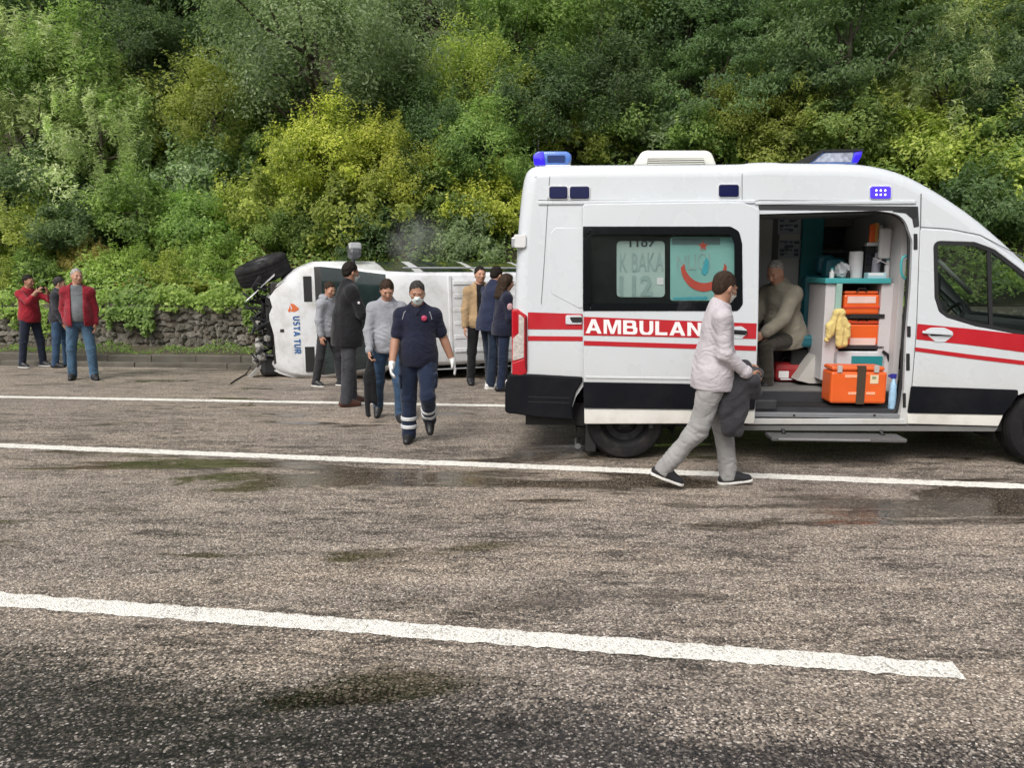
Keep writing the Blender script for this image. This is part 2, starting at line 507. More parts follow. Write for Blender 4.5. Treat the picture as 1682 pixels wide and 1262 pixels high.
while z < WALLH - .13:
    h = r.uniform(.085, .14)
    a = -6 + r.uniform(0, .2)
    while a < 22:
        w = r.choice((.09,.12,.15,.19,.25))*r.uniform(.85,1.15)
        cand.append((a + w/2, z + h/2 + r.uniform(-.045, .045), w*1.02, h*r.uniform(.8,1.5))); a += w*.93
    z += h*.92
for (a, z, w, h) in cand:
    u = proj(K(a, WALLB, z))[0]
    me = r.choice(SM)
    Mx = WM @ Matrix.Translation((a, .06, z)) @ Matrix.Rotation(r.uniform(-.6,.6), 4, 'Y') @ Matrix.Diagonal((w*1.06, r.uniform(.12,.2), h*1.06, 1))
    if -20 < u < 430 and nst < 296:
        o = link('stone', me, None, wall); keep(o, wall); o.matrix_basis = Mx; nst += 1
    else:
        bm = bmesh.new(); bm.from_mesh(me); far.addbm(bm, Mx); bm.free()
o = far.build('stone_facing', STONE[0], wall, fix=False); keep(o, wall); o['kind'] = 'stuff'
# ================================================================== vegetation on the hillside
def leaf_mat(name, c_dark, c_mid, c_lite, trans=.52, hue=.012):
    m, nt, out = newmat(name)
    at = nt.new('ShaderNodeAttribute', attribute_name='tone')
    oi = nt.n.new('ShaderNodeObjectInfo')
    c = nt.ramp(at.outputs['Fac'], [(0, c_dark), (.5, c_mid), (1, c_lite)])
    h = nt.n.new('ShaderNodeHueSaturation')
    nt.ln(nt.math('ADD', .5 - hue/2, nt.math('MULTIPLY', oi.outputs['Random'], hue)), h.inputs['Hue'])
    nt.ln(nt.math('ADD', .82, nt.math('MULTIPLY', oi.outputs['Random'], .36)), h.inputs['Value'])
    nt.ln(c, h.inputs['Color'])
    p = nt.n.new('ShaderNodeBsdfPrincipled'); nt.ln(h.outputs[0], p.inputs['Base Color'])
    p.inputs['Roughness'].default_value = .48; p.inputs['Specular IOR Level'].default_value = .35
    t = nt.n.new('ShaderNodeBsdfTranslucent')
    nt.ln(nt.mix(1.0, h.outputs[0], (1.05, 1.2, .8), 'MULTIPLY'), t.inputs['Color'])
    mx = nt.n.new('ShaderNodeMixShader'); mx.inputs[0].default_value = trans
    nt.ln(p.outputs[0], mx.inputs[1]); nt.ln(t.outputs[0], mx.inputs[2]); nt.ln(mx.outputs[0], out.inputs[0])
    return m
LM = dict(
    dark=leaf_mat('leaf_dark_green', (0.068,0.113,0.055), (0.139,0.214,0.089), (0.261,0.358,0.143)),
    green=leaf_mat('leaf_mid_green', (0.118,0.184,0.061), (0.251,0.357,0.102), (0.449,0.571,0.178)),
    grey=leaf_mat('leaf_grey_green', (0.148,0.201,0.118), (0.301,0.389,0.204), (0.514,0.609,0.343)),
    yel=leaf_mat('leaf_yellow_green', (0.186,0.236,0.061), (0.410,0.466,0.112), (0.667,0.714,0.211)),
    gold=leaf_mat('leaf_golden', (0.212,0.249,0.060), (0.506,0.535,0.103), (0.850,0.820,0.194)),
    pale=leaf_mat('leaf_pale_willow', (0.270,0.312,0.165), (0.514,0.571,0.296), (0.770,0.831,0.514)),
    fern=leaf_mat('leaf_fern', (0.161,0.233,0.061), (0.334,0.447,0.109), (0.552,0.662,0.198)),
    rust=leaf_mat('leaf_bracken', (0.193,0.162,0.060), (0.398,0.337,0.099), (0.617,0.532,0.184)))
M_BARK = mat('bark', (.085,.07,.055), .9, var=.4, vscale=8, bump=.8, bscale=40)
def leaves(C, Nrm, L, Wd, R, tone, droop=None):
    """diamond leaves at C (n,3), facing Nrm, length L, width Wd; returns verts, faces, tone"""
    n = len(C)
    a = R.normal(size=(n,3)); a -= Nrm * (a*Nrm).sum(1, keepdims=True)
    if droop is not None: a = a*.55 + droop; a -= Nrm * (a*Nrm).sum(1, keepdims=True)
    a /= np.linalg.norm(a, axis=1, keepdims=True) + 1e-9
    b = np.cross(Nrm, a)
    L = np.asarray(L)[:,None]; Wd = np.asarray(Wd)[:,None]
    V = np.stack([C - a*L*.5, C + b*Wd*.5 + Nrm*L*.07 - a*L*.06, C + a*L*.5 - Nrm*L*.09, C - b*Wd*.5 + Nrm*L*.07 - a*L*.06], 1).reshape(-1,3)
    Fc = np.arange(4*n).reshape(n,4)
    return V, Fc, np.repeat(tone, 4)
def leafmesh(name, V, Fc, T, m):
    me = fastmesh(name, V, Fc, False)
    ca = me.attributes.new('tone', 'FLOAT', 'POINT')
    ca.data.foreach_set('value', np.clip(T, 0, 1).astype(np.float32))
    me.materials.append(m)
    return me
def crown_arrays(seed, rx, rz, nclump, nleaf, leaf, style='round'):
    R = np.random.default_rng(seed)
    # clumps: the boughs' leafy ends, packed towards the outside of an uneven crown
    d = R.normal(size=(nclump*3,3)); d /= np.linalg.norm(d, axis=1, keepdims=True)
    d = d[d[:,2] > -.62][:nclump]
    nclump = len(d)
    ph = R.uniform(0, 6.28, 6)
    az = np.arctan2(d[:,1], d[:,0])
    lob = 1 + .22*np.sin(2*az+ph[0]) + .16*np.sin(3*az+ph[1]+2*d[:,2]) + .14*np.sin(5*d[:,2]+ph[2]+az)
    rad = R.uniform(.38, 1.0, nclump)**.55 * lob
    P = d*rad[:,None]
    if style == 'spire':
        k = np.clip(1.05 - (P[:,2]+.6)/1.75, .15, 1); P[:,0] *= k; P[:,1] *= k
    P *= np.array([rx, rx, rz])
    Vs, Fs, Ts = [], [], []; off = 0
    for i in range(nclump):
        s = R.uniform(.6, 1.25)*rx*(.30 if style != 'wispy' else .2)*(85/max(nclump,85))**.4
        n = int(nleaf*R.uniform(.6, 1.3))
        q = R.normal(size=(n,3)); q /= np.linalg.norm(q, axis=1, keepdims=True)
        q *= (R.uniform(0, 1, n)**.45)[:,None]
        sq = np.array([1,1,.55]) if style == 'layer' else np.array([1,1,.8])
        if style == 'layer': sq = np.array([1.25,1.25,.30])
        if style == 'wispy': sq = np.array([.55,.55,1.7])
        C = P[i] + q*s*sq
        # sprays: a few shoots reaching beyond the clump
        k = n//7
        sh = d[i]*.6 + np.array([0,0,.6]) + R.normal(size=3)*.5; sh /= np.linalg.norm(sh)
        tt = R.uniform(.3, 1.75, k)
        C[:k] = P[i] + sh*tt[:,None]*s*1.05 + R.normal(size=(k,3))*s*.09
        N = q*.45 + d[i]*.5 + np.array([0,0,.5]) + R.normal(size=(n,3))*.38
        N /= np.linalg.norm(N, axis=1, keepdims=True)
        L = leaf*R.uniform(.65, 1.4, n)
        base = R.normal(.45, .14)
        tone = base + R.normal(0, .15, n)
        droop = np.tile(np.array([d[i][0]*.3, d[i][1]*.3, -.75]), (n,1)) if style in ('layer',) else None
        V, Fc, T = leaves(C, N, L, L*(.5 if style != 'wispy' else .24), R, tone, droop)
        Vs.append(V); Fs.append(Fc+off); Ts.append(T); off += len(V)
    return np.concatenate(Vs), np.concatenate(Fs), np.concatenate(Ts), P
def trunk_mesh(seed, P, rx, hc, thick, reach=1.0):
    """trunk from the ground (0,0,-hc) up into the crown with limbs to clump centres; crown centre is the origin"""
    r = random.Random(seed); mb = MB()
    lean = Vector((r.uniform(-.25,.25), r.uniform(-.25,.25), 0))*rx*.4
    base = Vector((lean.x, lean.y, -hc-.4))
    top = Vector((r.uniform(-.1,.1)*rx, r.uniform(-.1,.1)*rx, rx*.35))
    pts = [base, base.lerp(top, .35)+Vector((r.uniform(-.1,.1),r.uniform(-.1,.1),0))*rx*.4, base.lerp(top, .7), top]
    mb.tube(pts, [thick*1.25, thick, thick*.75, thick*.3], 7)
    idx = list(range(len(P))); r.shuffle(idx)
    for i in idx[:13]:
        p = Vector(P[i])*reach; s = base.lerp(top, r.uniform(.5,.9))
        md = s.lerp(p, .5) + Vector((0,0,-.08*rx))
        mb.tube([s, md, p], [thick*.42, thick*.28, thick*.1], 5)
    return mb
PROTO = {}
def proto(key, kind, seed, rx, rz, nclump, nleaf, leaf, style, hc, thick):
    V, Fc, T, P = crown_arrays(seed, rx, rz, nclump, nleaf, leaf, style)
    PROTO.setdefault(kind, []).append(dict(V=V, F=Fc, T=T, rx=rx, hc=hc, me={}, tr=trunk_mesh(seed, P, rx, hc, thick, 1.28 if style == 'wispy' else 1.0), trme=None))
# broad trees seen 25-40 m off
for i in range(4): proto(0, 'broad', 100+i, 1.0, .86, 90, 270, .050, 'round', 1.15, .055)
for i in range(2): proto(0, 'layer', 120+i, 1.0, 1.05, 85, 250, .048, 'layer', 1.2, .05)
for i in range(2): proto(0, 'wispy', 130+i, 1.0, 1.15, 95, 120, .085, 'wispy', 1.1, .04)
for i in range(4): proto(0, 'bush', 140+i, 1.0, .78, 58, 200, .076, 'round', .55, .035)
proto(0, 'great', 160, 1.0, .80, 150, 330, .030, 'round', 1.0, .05)
for i in range(1): proto(0, 'spire', 150+i, 1.0, 1.7, 90, 150, .065, 'spire', 1.5, .05)
def solveY(u, v, hc):
    d = ray(u, v); lo, hi = 14.0, 75.0
    def f(Y):
        p = CAMP + d*(Y/d.y); return p.z - terr(p.x, p.y) - hc
    if f(lo) < 0: return lo
    for _ in range(40):
        mid = (lo+hi)/2
        if f(mid) > 0: lo = mid
        else: hi = mid
    return lo
vr = random.Random(5)
NPL = 0
def plant(u, v, rpx, kind, col, label, hcf=None, name=None, cat='tree', group=None, sq=1.0):
    """a tree or bush whose crown is centred at a pixel; stands where the slope brings its foot to the ground"""
    global NPL
    NPL += 1
    pr = PROTO[kind][NPL % len(PROTO[kind])]
    Y = 22.0
    for _ in range(6):
        R = rpx*Y/FPX
        hc = pr['hc']*R*(hcf or 1.0)
        Y = .5*Y + .5*solveY(u, v, hc)
    R = rpx*Y/FPX; hc = pr['hc']*R*(hcf or 1.0)
    p = atY(u, v, Y)
    g = terr(p.x, p.y)
    hc = max(p.z - g, .2)
    root = empty(name or ('bush' if cat == 'bush' else 'tree'), (p.x, p.y, g), vr.uniform(0, 6.28), label, cat, group)
    if col not in pr['me']:
        pr['me'][col] = leafmesh('crown', pr['V'], pr['F'], pr['T'], LM[col])
    c = link('crown', pr['me'][col], None, root); c.location = (0,0,hc); c.scale = (R, R, R*sq)
    if pr['trme'] is None:
        t = pr['tr'].build('trunk', M_BARK, root, fix=False); pr['trme'] = t.data
    else: t = link('trunk', pr['trme'], None, root)
    t.location = (0,0,hc); t.scale = (R, R, hc/pr['hc'])
    return root
GT, GB = 'trees on the wooded hillside', 'bushes on the lower slope'
PL = [
 # top of the picture, high on the slope
 (55, -10, 120, 'broad','yel','yellow green tree at the top left corner of the hillside'),
 (200, 40, 130, 'layer','dark','dark feathery tree high on the slope above the pale willow'),
 (330, -20, 120, 'broad','dark','dark tree at the top edge between feathery tree and great grey green tree'),
 (530, 115, 190, 'great','grey','great rounded grey green tree, the largest crown on the hillside'),
 (400, 90, 110, 'broad','dark','dark green tree tucked against the left of the great grey green tree'),
 (700, -10, 130, 'broad','grey','grey green tree at the top edge right of the great rounded tree'),
 (765, 150, 88, 'broad','yel','small rounded yellow green tree right of the great rounded tree'),
 (850, 60, 110, 'broad','green','mid green tree high on the slope straight above the rear beacon'),
 (905, 190, 100, 'broad','dark','dark green tree in the shade directly above the rear blue beacon'),
 (980, 40, 120, 'broad','green','mid green tree at the top edge above the ambulance rear roof'),
 (1010, 150, 90, 'broad','dark','dark green tree below the mid green tree above the ambulance roof'),
 (1130, 60, 115, 'broad','dark','dense dark tree at the top edge above the ambulance roof vent'),
 (1170, 150, 100, 'layer','dark','dark tree in the hollow above the ambulance roof vent'),
 (1250, 30, 110, 'broad','dark','dark tree at the top edge left of the tall layered tree'),
 (1385, 90, 135, 'layer','dark','tall tree with drooping layered boughs above the front blue beacon'),
 (1500, 0, 110, 'layer','dark','dark layered tree at the top edge right of the tall layered tree'),
 (1560, 160, 105, 'wispy','pale','slender pale yellow green tree above the windscreen slope of the ambulance'),
 (1630, 30, 105, 'broad','yel','yellow leaved tree in the top right corner'),
 (1690, 130, 110, 'layer','dark','dark layered tree at the right edge below the yellow leaved tree'),
 (130, 150, 120, 'broad','green','mid green tree between the pale willow and the dark feathery tree'),
 # middle
 (45, 190, 130, 'wispy','pale','pale silvery willow at the left edge of the hillside'),
 (165, 235, 90, 'wispy','pale','pale willow bush to the right of the silvery willow'),
 (60, 320, 85, 'bush','dark','dark green bush below the silvery willow at left'),
 (255, 210, 80, 'bush','yel','light yellow green bush right of the pale willow bush'),
 (355, 195, 95, 'broad','yel','yellow green tree under the left side of the great rounded tree'),
 (430, 245, 85, 'bush','green','mid green bush left of the golden tree'),
 (330, 290, 85, 'bush','grey','grey green bush in the middle of the left slope'),
 (545, 265, 95, 'broad','gold','golden yellow tree above the overturned van, left of two'),
 (635, 285, 85, 'broad','gold','golden brown tree above the overturned van, right of two'),
 (590, 350, 95, 'bush','yel','yellow green bush right behind the overturned van mirror'),
 (720, 245, 80, 'broad','dark','dark green tree between the golden brown tree and the ambulance'),
 (790, 255, 85, 'broad','green','fresh green tree left of the rear blue beacon'),
 (720, 340, 85, 'bush','green','green bush above the roof of the overturned van'),
 (805, 345, 75, 'bush','gold','rusty yellow bush beside the rear edge of the ambulance'),
 (940, 235, 70, 'bush','yel','yellow green bush just behind the rear blue beacon'),
 (1010, 225, 75, 'bush','green','green bush left of the ambulance roof vent'),
 (1090, 215, 75, 'bush','grey','grey green bush right behind the ambulance roof vent'),
 (1170, 225, 75, 'bush','green','green bush on the right of the ambulance roof vent'),
 (1235, 195, 75, 'broad','yel','olive tree midway between roof vent and front beacon'),
 (1300, 235, 80, 'bush','yel','yellow green bush left of the front blue beacon'),
 (1390, 225, 85, 'bush','green','green bush right behind the front blue beacon'),
 (1465, 200, 80, 'bush','yel','yellow green bush to the right of the front blue beacon'),
 (1545, 255, 90, 'bush','yel','broad olive bush above the ambulance windscreen pillar'),
 (1630, 270, 90, 'bush','green','green bush at the right edge above the ambulance nose'),
 (1690, 330, 95, 'bush','yel','yellow green bush at the right edge behind the ambulance windscreen'),
 (1600, 350, 85, 'bush','dark','dark bush low behind the ambulance windscreen pillar'),
 # lower slope
 (130, 300, 85, 'bush','pale','pale leafy bush on the left slope below the willow bush'),
 (30, 395, 75, 'bush','yel','yellow green bush at the left edge above the man taking a photo'),
 (130, 385, 70, 'bush','dark','dark bush above the head of the grey haired man'),
 (235, 355, 75, 'bush','green','green bramble bush in the middle of the left slope'),
 (330, 375, 70, 'bush','green','green bush above the fern patch left of the van'),
 (440, 340, 80, 'bush','yel','lime green bush above the upturned van wheel'),
 (505, 385, 62, 'bush','green','green bush right above the upturned van wheel'),
 (645, 395, 70, 'bush','dark','dark green bush in the shade behind the overturned van'),
 (770, 400, 62, 'bush','grey','brownish grey bush behind the far end of the overturned van'),
 (205, 440, 46, 'bush','fern','low bright green bush on the wall top right above the grey haired man'),
 (285, 452, 42, 'bush','yel','low lime bush on the wall top between the men and the van'),
 (345, 432, 48, 'bush','fern','low leafy bush on the bank left of the upturned wheel'),
 (390, 470, 34, 'bush','green','small green bush on the wall beside the van nose'),
 (62, 448, 40, 'bush','green','low green bush on the wall top behind the photographing man'),
 (10, 462, 40, 'bush','yel','low lime bush on the wall top at the left edge'),
 (148, 432, 40, 'bush','rust','reddish brown bush behind the head of the grey haired man'),
 (275, 400, 45, 'bush','fern','bright fern green bush in the middle of the bank'),
 (20, 60, 110, 'broad','dark','dark tree at the left edge above the silvery willow'),
 (240, 120, 95, 'broad','dark','dark tree in the gully between the willow bush and the great tree'),
 (640, 190, 90, 'broad','dark','dark green tree under the right side of the great rounded tree'),
 (830, 190, 80, 'broad','yel','olive green tree above and left of the rear blue beacon'),
 (1310, 150, 85, 'broad','dark','dark tree in the shade under the tall layered tree'),
 (1640, 200, 85, 'broad','dark','dark tree in the gap right of the slender pale tree'),
]
for (u, v, rp, kd_, cl, lb) in PL:
    if kd_ == 'bush': plant(u, v, rp, kd_, cl, lb, cat='bush', group=GB)
    else: plant(u, v, rp, kd_, cl, lb, name='willow_tree' if kd_ == 'wispy' else None, group=GT)
# trees higher up that close the view behind the front rows; nothing tells them apart
for i in range(26):
    u = -160 + i*80 + vr.uniform(-25, 25)
    plant(u, vr.uniform(-150, -60), vr.uniform(105, 150), vr.choice(['broad','broad','layer']), vr.choice(['dark','green','grey','dark']),
          'tree of the dense wood along the upper edge of the hillside', group='trees of the upper wood')
# undergrowth: brambles and weeds matting the slope
def scatter_undergrowth(seed, n, s0, s1, a0, a1, leaf, col, name, hmax):
    R = np.random.default_rng(seed)
    a = R.uniform(a0, a1, n); s = s0 + (s1-s0)*R.uniform(0, 1, n)**1.15
    X = KB0.x + kd.x*a + kn.x*(s+WALLB+.38); Y = KB0.y + kd.y*a + kn.y*(s+WALLB+.38)
    Z = np.array([terr(x, y) for x, y in zip(X, Y)])
    hump = .5 + .5*np.sin(a*1.9+np.sin(s*1.3)*1.4)*np.sin(s*1.7+a*.6+1)*np.sin(a*.83+s*.7)
    hump = np.clip(hump + .25*np.sin(a*4.7+s*3.1), .05, 1.2)
    Z = Z + hump*hmax*R.uniform(.35, 1.0, n)
    C = np.stack([X, Y, Z], 1)
    N = np.stack([R.normal(-.1,.5,n), R.normal(-.45,.5,n), np.abs(R.normal(.8,.35,n))], 1); N /= np.linalg.norm(N, axis=1, keepdims=True)
    L = leaf*R.uniform(.6, 1.5, n)
    tone = .42 + .2*np.sin(a*2.3+s) + R.normal(0, .16, n)
    V, Fc, T = leaves(C, N, L, L*.62, R, tone)
    o = link(name, leafmesh(name, V, Fc, T, LM[col]))
    tag(o, kind='stuff')
scatter_undergrowth(1, 46000, -.1, 6.5, -5, 22, .095, 'green', 'undergrowth', .8)
scatter_undergrowth(2, 30000, -.1, 5, -5, 22, .085, 'fern', 'undergrowth', .9)
scatter_undergrowth(3, 42000, 5, 26, -12, 40, .17, 'green', 'undergrowth', .8)
scatter_undergrowth(4, 9000, 0, 4, 1, 7, .08, 'rust', 'undergrowth', .6)
# creepers hanging over the wall's edge
def creeper(seed, a0, a1, n, drop, label):
    R = np.random.default_rng(seed)
    a = R.uniform(a0, a1, n)
    strand = np.floor(a*9)                       # single runners hang to different lengths
    hsh = np.abs(np.sin(strand*12.9898+seed*3.1)*43758.5453) % 1.0
    prof = .18 + .45*np.clip(.5+.5*np.sin(a*1.3+seed*2.2)+.4*np.sin(a*2.9+1.1+seed), 0, 1.2) + .55*hsh**2
    t = R.uniform(0, 1, n)**1.15
    Z = WALLH + .20 - t*drop*prof
    b = WALLB - .05 - R.uniform(0, .16, n) + np.where(Z > WALLH-.10, R.uniform(0,.6,n), 0)
    hump = .5+.5*np.sin(a*2.7+seed)*np.sin(a*1.1+2*seed) + .35*np.sin(a*6.1+seed*1.7)
    Z = np.where(Z > WALLH-.10, Z - .10 + R.uniform(0, 1, n)**1.6*.42*np.clip(hump, .1, 1.3), Z)
    C = np.stack([KB0.x + kd.x*a + kn.x*b, KB0.y + kd.y*a + kn.y*b, Z], 1)
    N = np.stack([R.normal(0,.4,n), R.normal(-.8,.35,n), R.normal(.5,.35,n)], 1); N /= np.linalg.norm(N, axis=1, keepdims=True)
    L = .075*R.uniform(.6, 1.5, n)
    V, Fc, T = leaves(C, N, L, L*.7, R, .45+R.normal(0,.18,n))
    o = link('creeper', leafmesh('creeper', V, Fc, T, LM['fern' if seed % 2 else 'green']))
    tag(o, label, 'creeper', 'creepers over the stone wall')
creeper(1, -4, 1.15, 3600, .75, 'green creeper over the wall behind the three men at left')
creeper(2, 1.15, 2.15, 1900, .95, 'dark creeper hanging low over the wall right of the grey haired man')
creeper(3, 2.15, 4.1, 3000, .50, 'thin creeper fringe over the bare middle of the stone wall')
creeper(4, 4.1, 5.4, 3000, 1.0, 'thick creeper hanging over the wall beside the van wreck')
creeper(5, 5.4, 16, 9000, .8, 'creeper over the wall behind the overturned van')
# ferns on the bank
def fern_mesh(seed, col):
    R = np.random.default_rng(seed); r = random.Random(seed)
    Vs, Fs, Ts = [], [], []; off = 0
    for k in range(11):
        az = k*2.4 + r.uniform(-.3,.3); ln = r.uniform(.6, 1.0); el = r.uniform(.55, 1.15)
        n = 26
        t = np.linspace(.08, 1, n)
        rr = ln*t*np.cos(el*(1-t*.6)); zz = ln*(t*sin(el) - .62*t*t)
        cx, cy = rr*cos(az), rr*sin(az)
        w = .17*np.sin(np.clip(t*1.02,0,1)*pi*.86+.35)
        for sgn in (-1, 1):
            px = -sin(az)*sgn; py = cos(az)*sgn
            C = np.stack([cx + px*w*.5, cy + py*w*.5, zz - .02], 1)
            A = np.stack([np.full(n,px)+cos(az)*.35, np.full(n,py)+sin(az)*.35, np.full(n,-.25)], 1)
            A /= np.linalg.norm(A, axis=1, keepdims=True)
            N = np.tile(np.array([0.,0,1]), (n,1)); B = np.cross(N, A); B /= np.linalg.norm(B, axis=1, keepdims=True)
            L = w[:,None]; Wd = .035
            V = np.stack([C-A*L*.5, C+B*Wd*.5, C+A*L*.5, C-B*Wd*.5], 1).reshape(-1,3)
            Vs.append(V); Fs.append(np.arange(4*n).reshape(n,4)+off); Ts.append(np.full(4*n, .5+r.uniform(-.3,.3))); off += 4*n
    return leafmesh('fern', np.concatenate(Vs), np.concatenate(Fs), np.concatenate(Ts), LM[col])
FM = [fern_mesh(i, c) for i, c in ((1,'fern'), (2,'fern'), (3,'yel'), (4,'rust'), (5,'fern'))]
fr = random.Random(9)
for i in range(36):
    a = fr.uniform(-.5, 5.6) if i < 30 else fr.uniform(-4, 12); s_ = fr.uniform(-.1, 1.6) if i < 18 else fr.uniform(.1, 3.6)
    p = K(a, WALLB+.38+s_)
    o = link('fern', FM[fr.choice([0,0,1,1,2,3,4])])
    o.location = (p.x, p.y, terr(p.x, p.y) + .22); o.rotation_euler = (fr.uniform(.0,.35), fr.uniform(-.15,.15), fr.uniform(0,6.28))
    k = fr.uniform(.4, .75); o.scale = (k,k,k)
    tag(o, 'fern on the bank above the stone wall', 'fern', 'ferns on the bank')
# weeds and moss on the verge
R_ = np.random.default_rng(77); n = 9000
a = R_.uniform(-8, 20, n); b = .74 + (WALLB-.7)*R_.uniform(0, 1, n)**.8
hump = np.clip(.5+.5*np.sin(a*2.1)+.4*np.sin(a*5.7+b*4), 0, 1.3)
C = np.stack([KB0.x+kd.x*a+kn.x*b, KB0.y+kd.y*a+kn.y*b, .18+.16*hump*R_.uniform(0,1,n)], 1)
N = np.stack([R_.normal(0,.6,n), R_.normal(-.5,.5,n), R_.normal(.5,.4,n)], 1); N /= np.linalg.norm(N, axis=1, keepdims=True)
L = .07*R_.uniform(.6,1.6,n)
V, Fc, T = leaves(C, N, L, L*.3, R_, .4+R_.normal(0,.2,n))
tag(link('verge_grass', leafmesh('verge_grass', V, Fc, T, LM['green'])), kind='stuff')
# ================================================================== the ambulance
AYAW = radians(4.0)
aE = Vector((cos(AYAW), -sin(AYAW), 0)); aN = Vector((sin(AYAW), cos(AYAW), 0))
_c = G(1027, 754) - aN*.04
_s0 = None
# origin: below the rear corner of the near side
d_ = ray(845, 600); t_ = (_c - CAMP).dot(aN) / d_.dot(aN)
_r = CAMP + d_*t_
A0 = Vector((_r.x, _r.y, 0))
AW = 2.02                                        # body width
def off(z):                                      # how far the side leans in at height z
    if z < 1.05: return .012*max(0, .55-z)
    return .058*min((z-1.05)/1.35, 1.25)**1.25
def AI(u, v, d):                                 # (s, z) on the upright plane d metres inside the near side
    r = ray(u, v); t = (A0 + aN*d - CAMP).dot(aN) / r.dot(aN)
    p = CAMP + r*t - A0
    return (p.dot(aE), p.z)
def A(u, v, out=0.0):                            # (s, z) on the near side's surface
    d = 0.0
    for _ in range(7):
        s, z = AI(u, v, d); d = off(z) - out
    return (s, z)
amb = empty('ambulance', A0, -AYAW, 'white ambulance van with red stripes and its side sliding door open', 'ambulance')
W_PAINT = mat('white_ambulance_paint', (.60,.635,.665), .28, var=.03, vscale=1.2, coat=.5, dirt=.14, dirtcol=(.56,.54,.49), dscale=.9, grime=(.45, 1.35, .8, (.44,.41,.35)))
W_LOW = mat('white_sill_paint', (.74,.73,.69), .35, var=.06, vscale=2, coat=.4, dirt=.6, dirtcol=(.42,.38,.31), dscale=2.2, grime=(.3, .6, .55, (.34,.30,.24)))
RED = mat('red_reflective_stripe', (.46,.011,.020), .38, var=.10, vscale=3, coat=.25, dirt=.25, dirtcol=(.34,.05,.05), dscale=2)
BLK = mat('black_plastic_cladding', (.006,.007,.010), .55, var=.25, vscale=5, bump=.15, bscale=200, spec=.12, dirt=.25, dirtcol=(.045,.042,.04))
RUB = mat('rubber_seal', (.012,.012,.013), .6)
TYRE = mat('tyre_rubber', (.012,.012,.013), .8, spec=.25, var=.3, bump=.3, bscale=80, dirt=.4, dirtcol=(.08,.07,.06), dscale=5)
STEEL = mat('dark_steel_rim', (.022,.023,.025), .5, metal=.4, var=.2)
ALU = mat('aluminium', (.55,.56,.58), .4, metal=.8, var=.1)
WHT = mat('white_print', (.82,.80,.80), .45, var=.03)
WIN = glass('tinted_glass', (.74,.78,.78), .05)
CABWIN = glass('cab_glass', (.60,.65,.62), .06)
BLUE_OFF = mat('blue_lamp_dark', (.004,.006,.055), .2, coat=.15, spec=.3, var=.1)
BLUE_BEACON = mat('blue_beacon_dome', (.10,.22,.62), .12, coat=.8, var=.15)
BLUE_DEEP = mat('blue_beacon_deep', (.03,.02,.55), .12, coat=.8, emis=(.06,.02,.8), estr=.35)
BLUE_LIT = mat('blue_lamp_lit', (.04,.02,.5), .2, emis=(.10,.05,1.0), estr=.55)
LED = mat('lit_led', (.8,.8,1), .3, emis=(.75,.7,1.0), estr=2.2)
DARKIN = mat('black_interior', (.012,.012,.013), .7)

def arcpts(c, r, a0, a1, n=5):
    return [(c[0]+r*cos(a0+(a1-a0)*k/n), c[1]+r*sin(a0+(a1-a0)*k/n)) for k in range(n+1)]
def rpoly(pts, rad, n=5):
    """round the corners of a polygon; rad = one number or one per corner"""
    out = []; N = len(pts)
    for i, p in enumerate(pts):
        r = rad[i] if isinstance(rad, (list, tuple)) else rad
        p = Vector(p); a = Vector(pts[i-1]) - p; b = Vector(pts[(i+1) % N]) - p
        la, lb = a.length, b.length
        if r <= 1e-6: out.append(tuple(p)); continue
        a.normalize(); b.normalize()
        ang = a.angle(b)
        if ang > 3.05: out.append(tuple(p)); continue
        t = min(r/tan(ang/2), .48*la, .48*lb)
        q0, q1 = p + a*t, p + b*t
        for k in range(n+1):
            f = k/n
            out.append(tuple(q0*(1-f)**2 + p*2*f*(1-f) + q1*f*f))
    return out
def dense(pts, step):
    out = []; N = len(pts)
    for i in range(N):
        a, b = Vector(pts[i]), Vector(pts[(i+1) % N]); k = max(1, int((b-a).length/step))
        out += [tuple(a.lerp(b, j/k)) for j in range(k)]
    return out
def area2(p): return sum(p[i-1][0]*p[i][1]-p[i][0]*p[i-1][1] for i in range(len(p)))
def inset(pts, b):
    N = len(pts); sg = 1 if area2(pts) > 0 else -1; out = []
    for i in range(N):
        p, a, c = Vector(pts[i]), Vector(pts[i-1]), Vector(pts[(i+1) % N])
        e0 = (p-a).normalized(); e1 = (c-p).normalized()
        n0 = Vector((-e0.y, e0.x))*sg; n1 = Vector((-e1.y, e1.x))*sg
        n = n0+n1
        if n.length < 1e-6: n = n0
        n.normalize(); k = max(n.dot(n0), .5)
        out.append(tuple(p + n*(b/k)))
    return out
def inpoly(x, y, poly):
    c = False; j = len(poly)-1
    for i in range(len(poly)):
        xi, yi = poly[i]; xj, yj = poly[j]
        if (yi > y) != (yj > y) and x < (xj-xi)*(y-yi)/(yj-yi)+xi: c = not c
        j = i
    return c
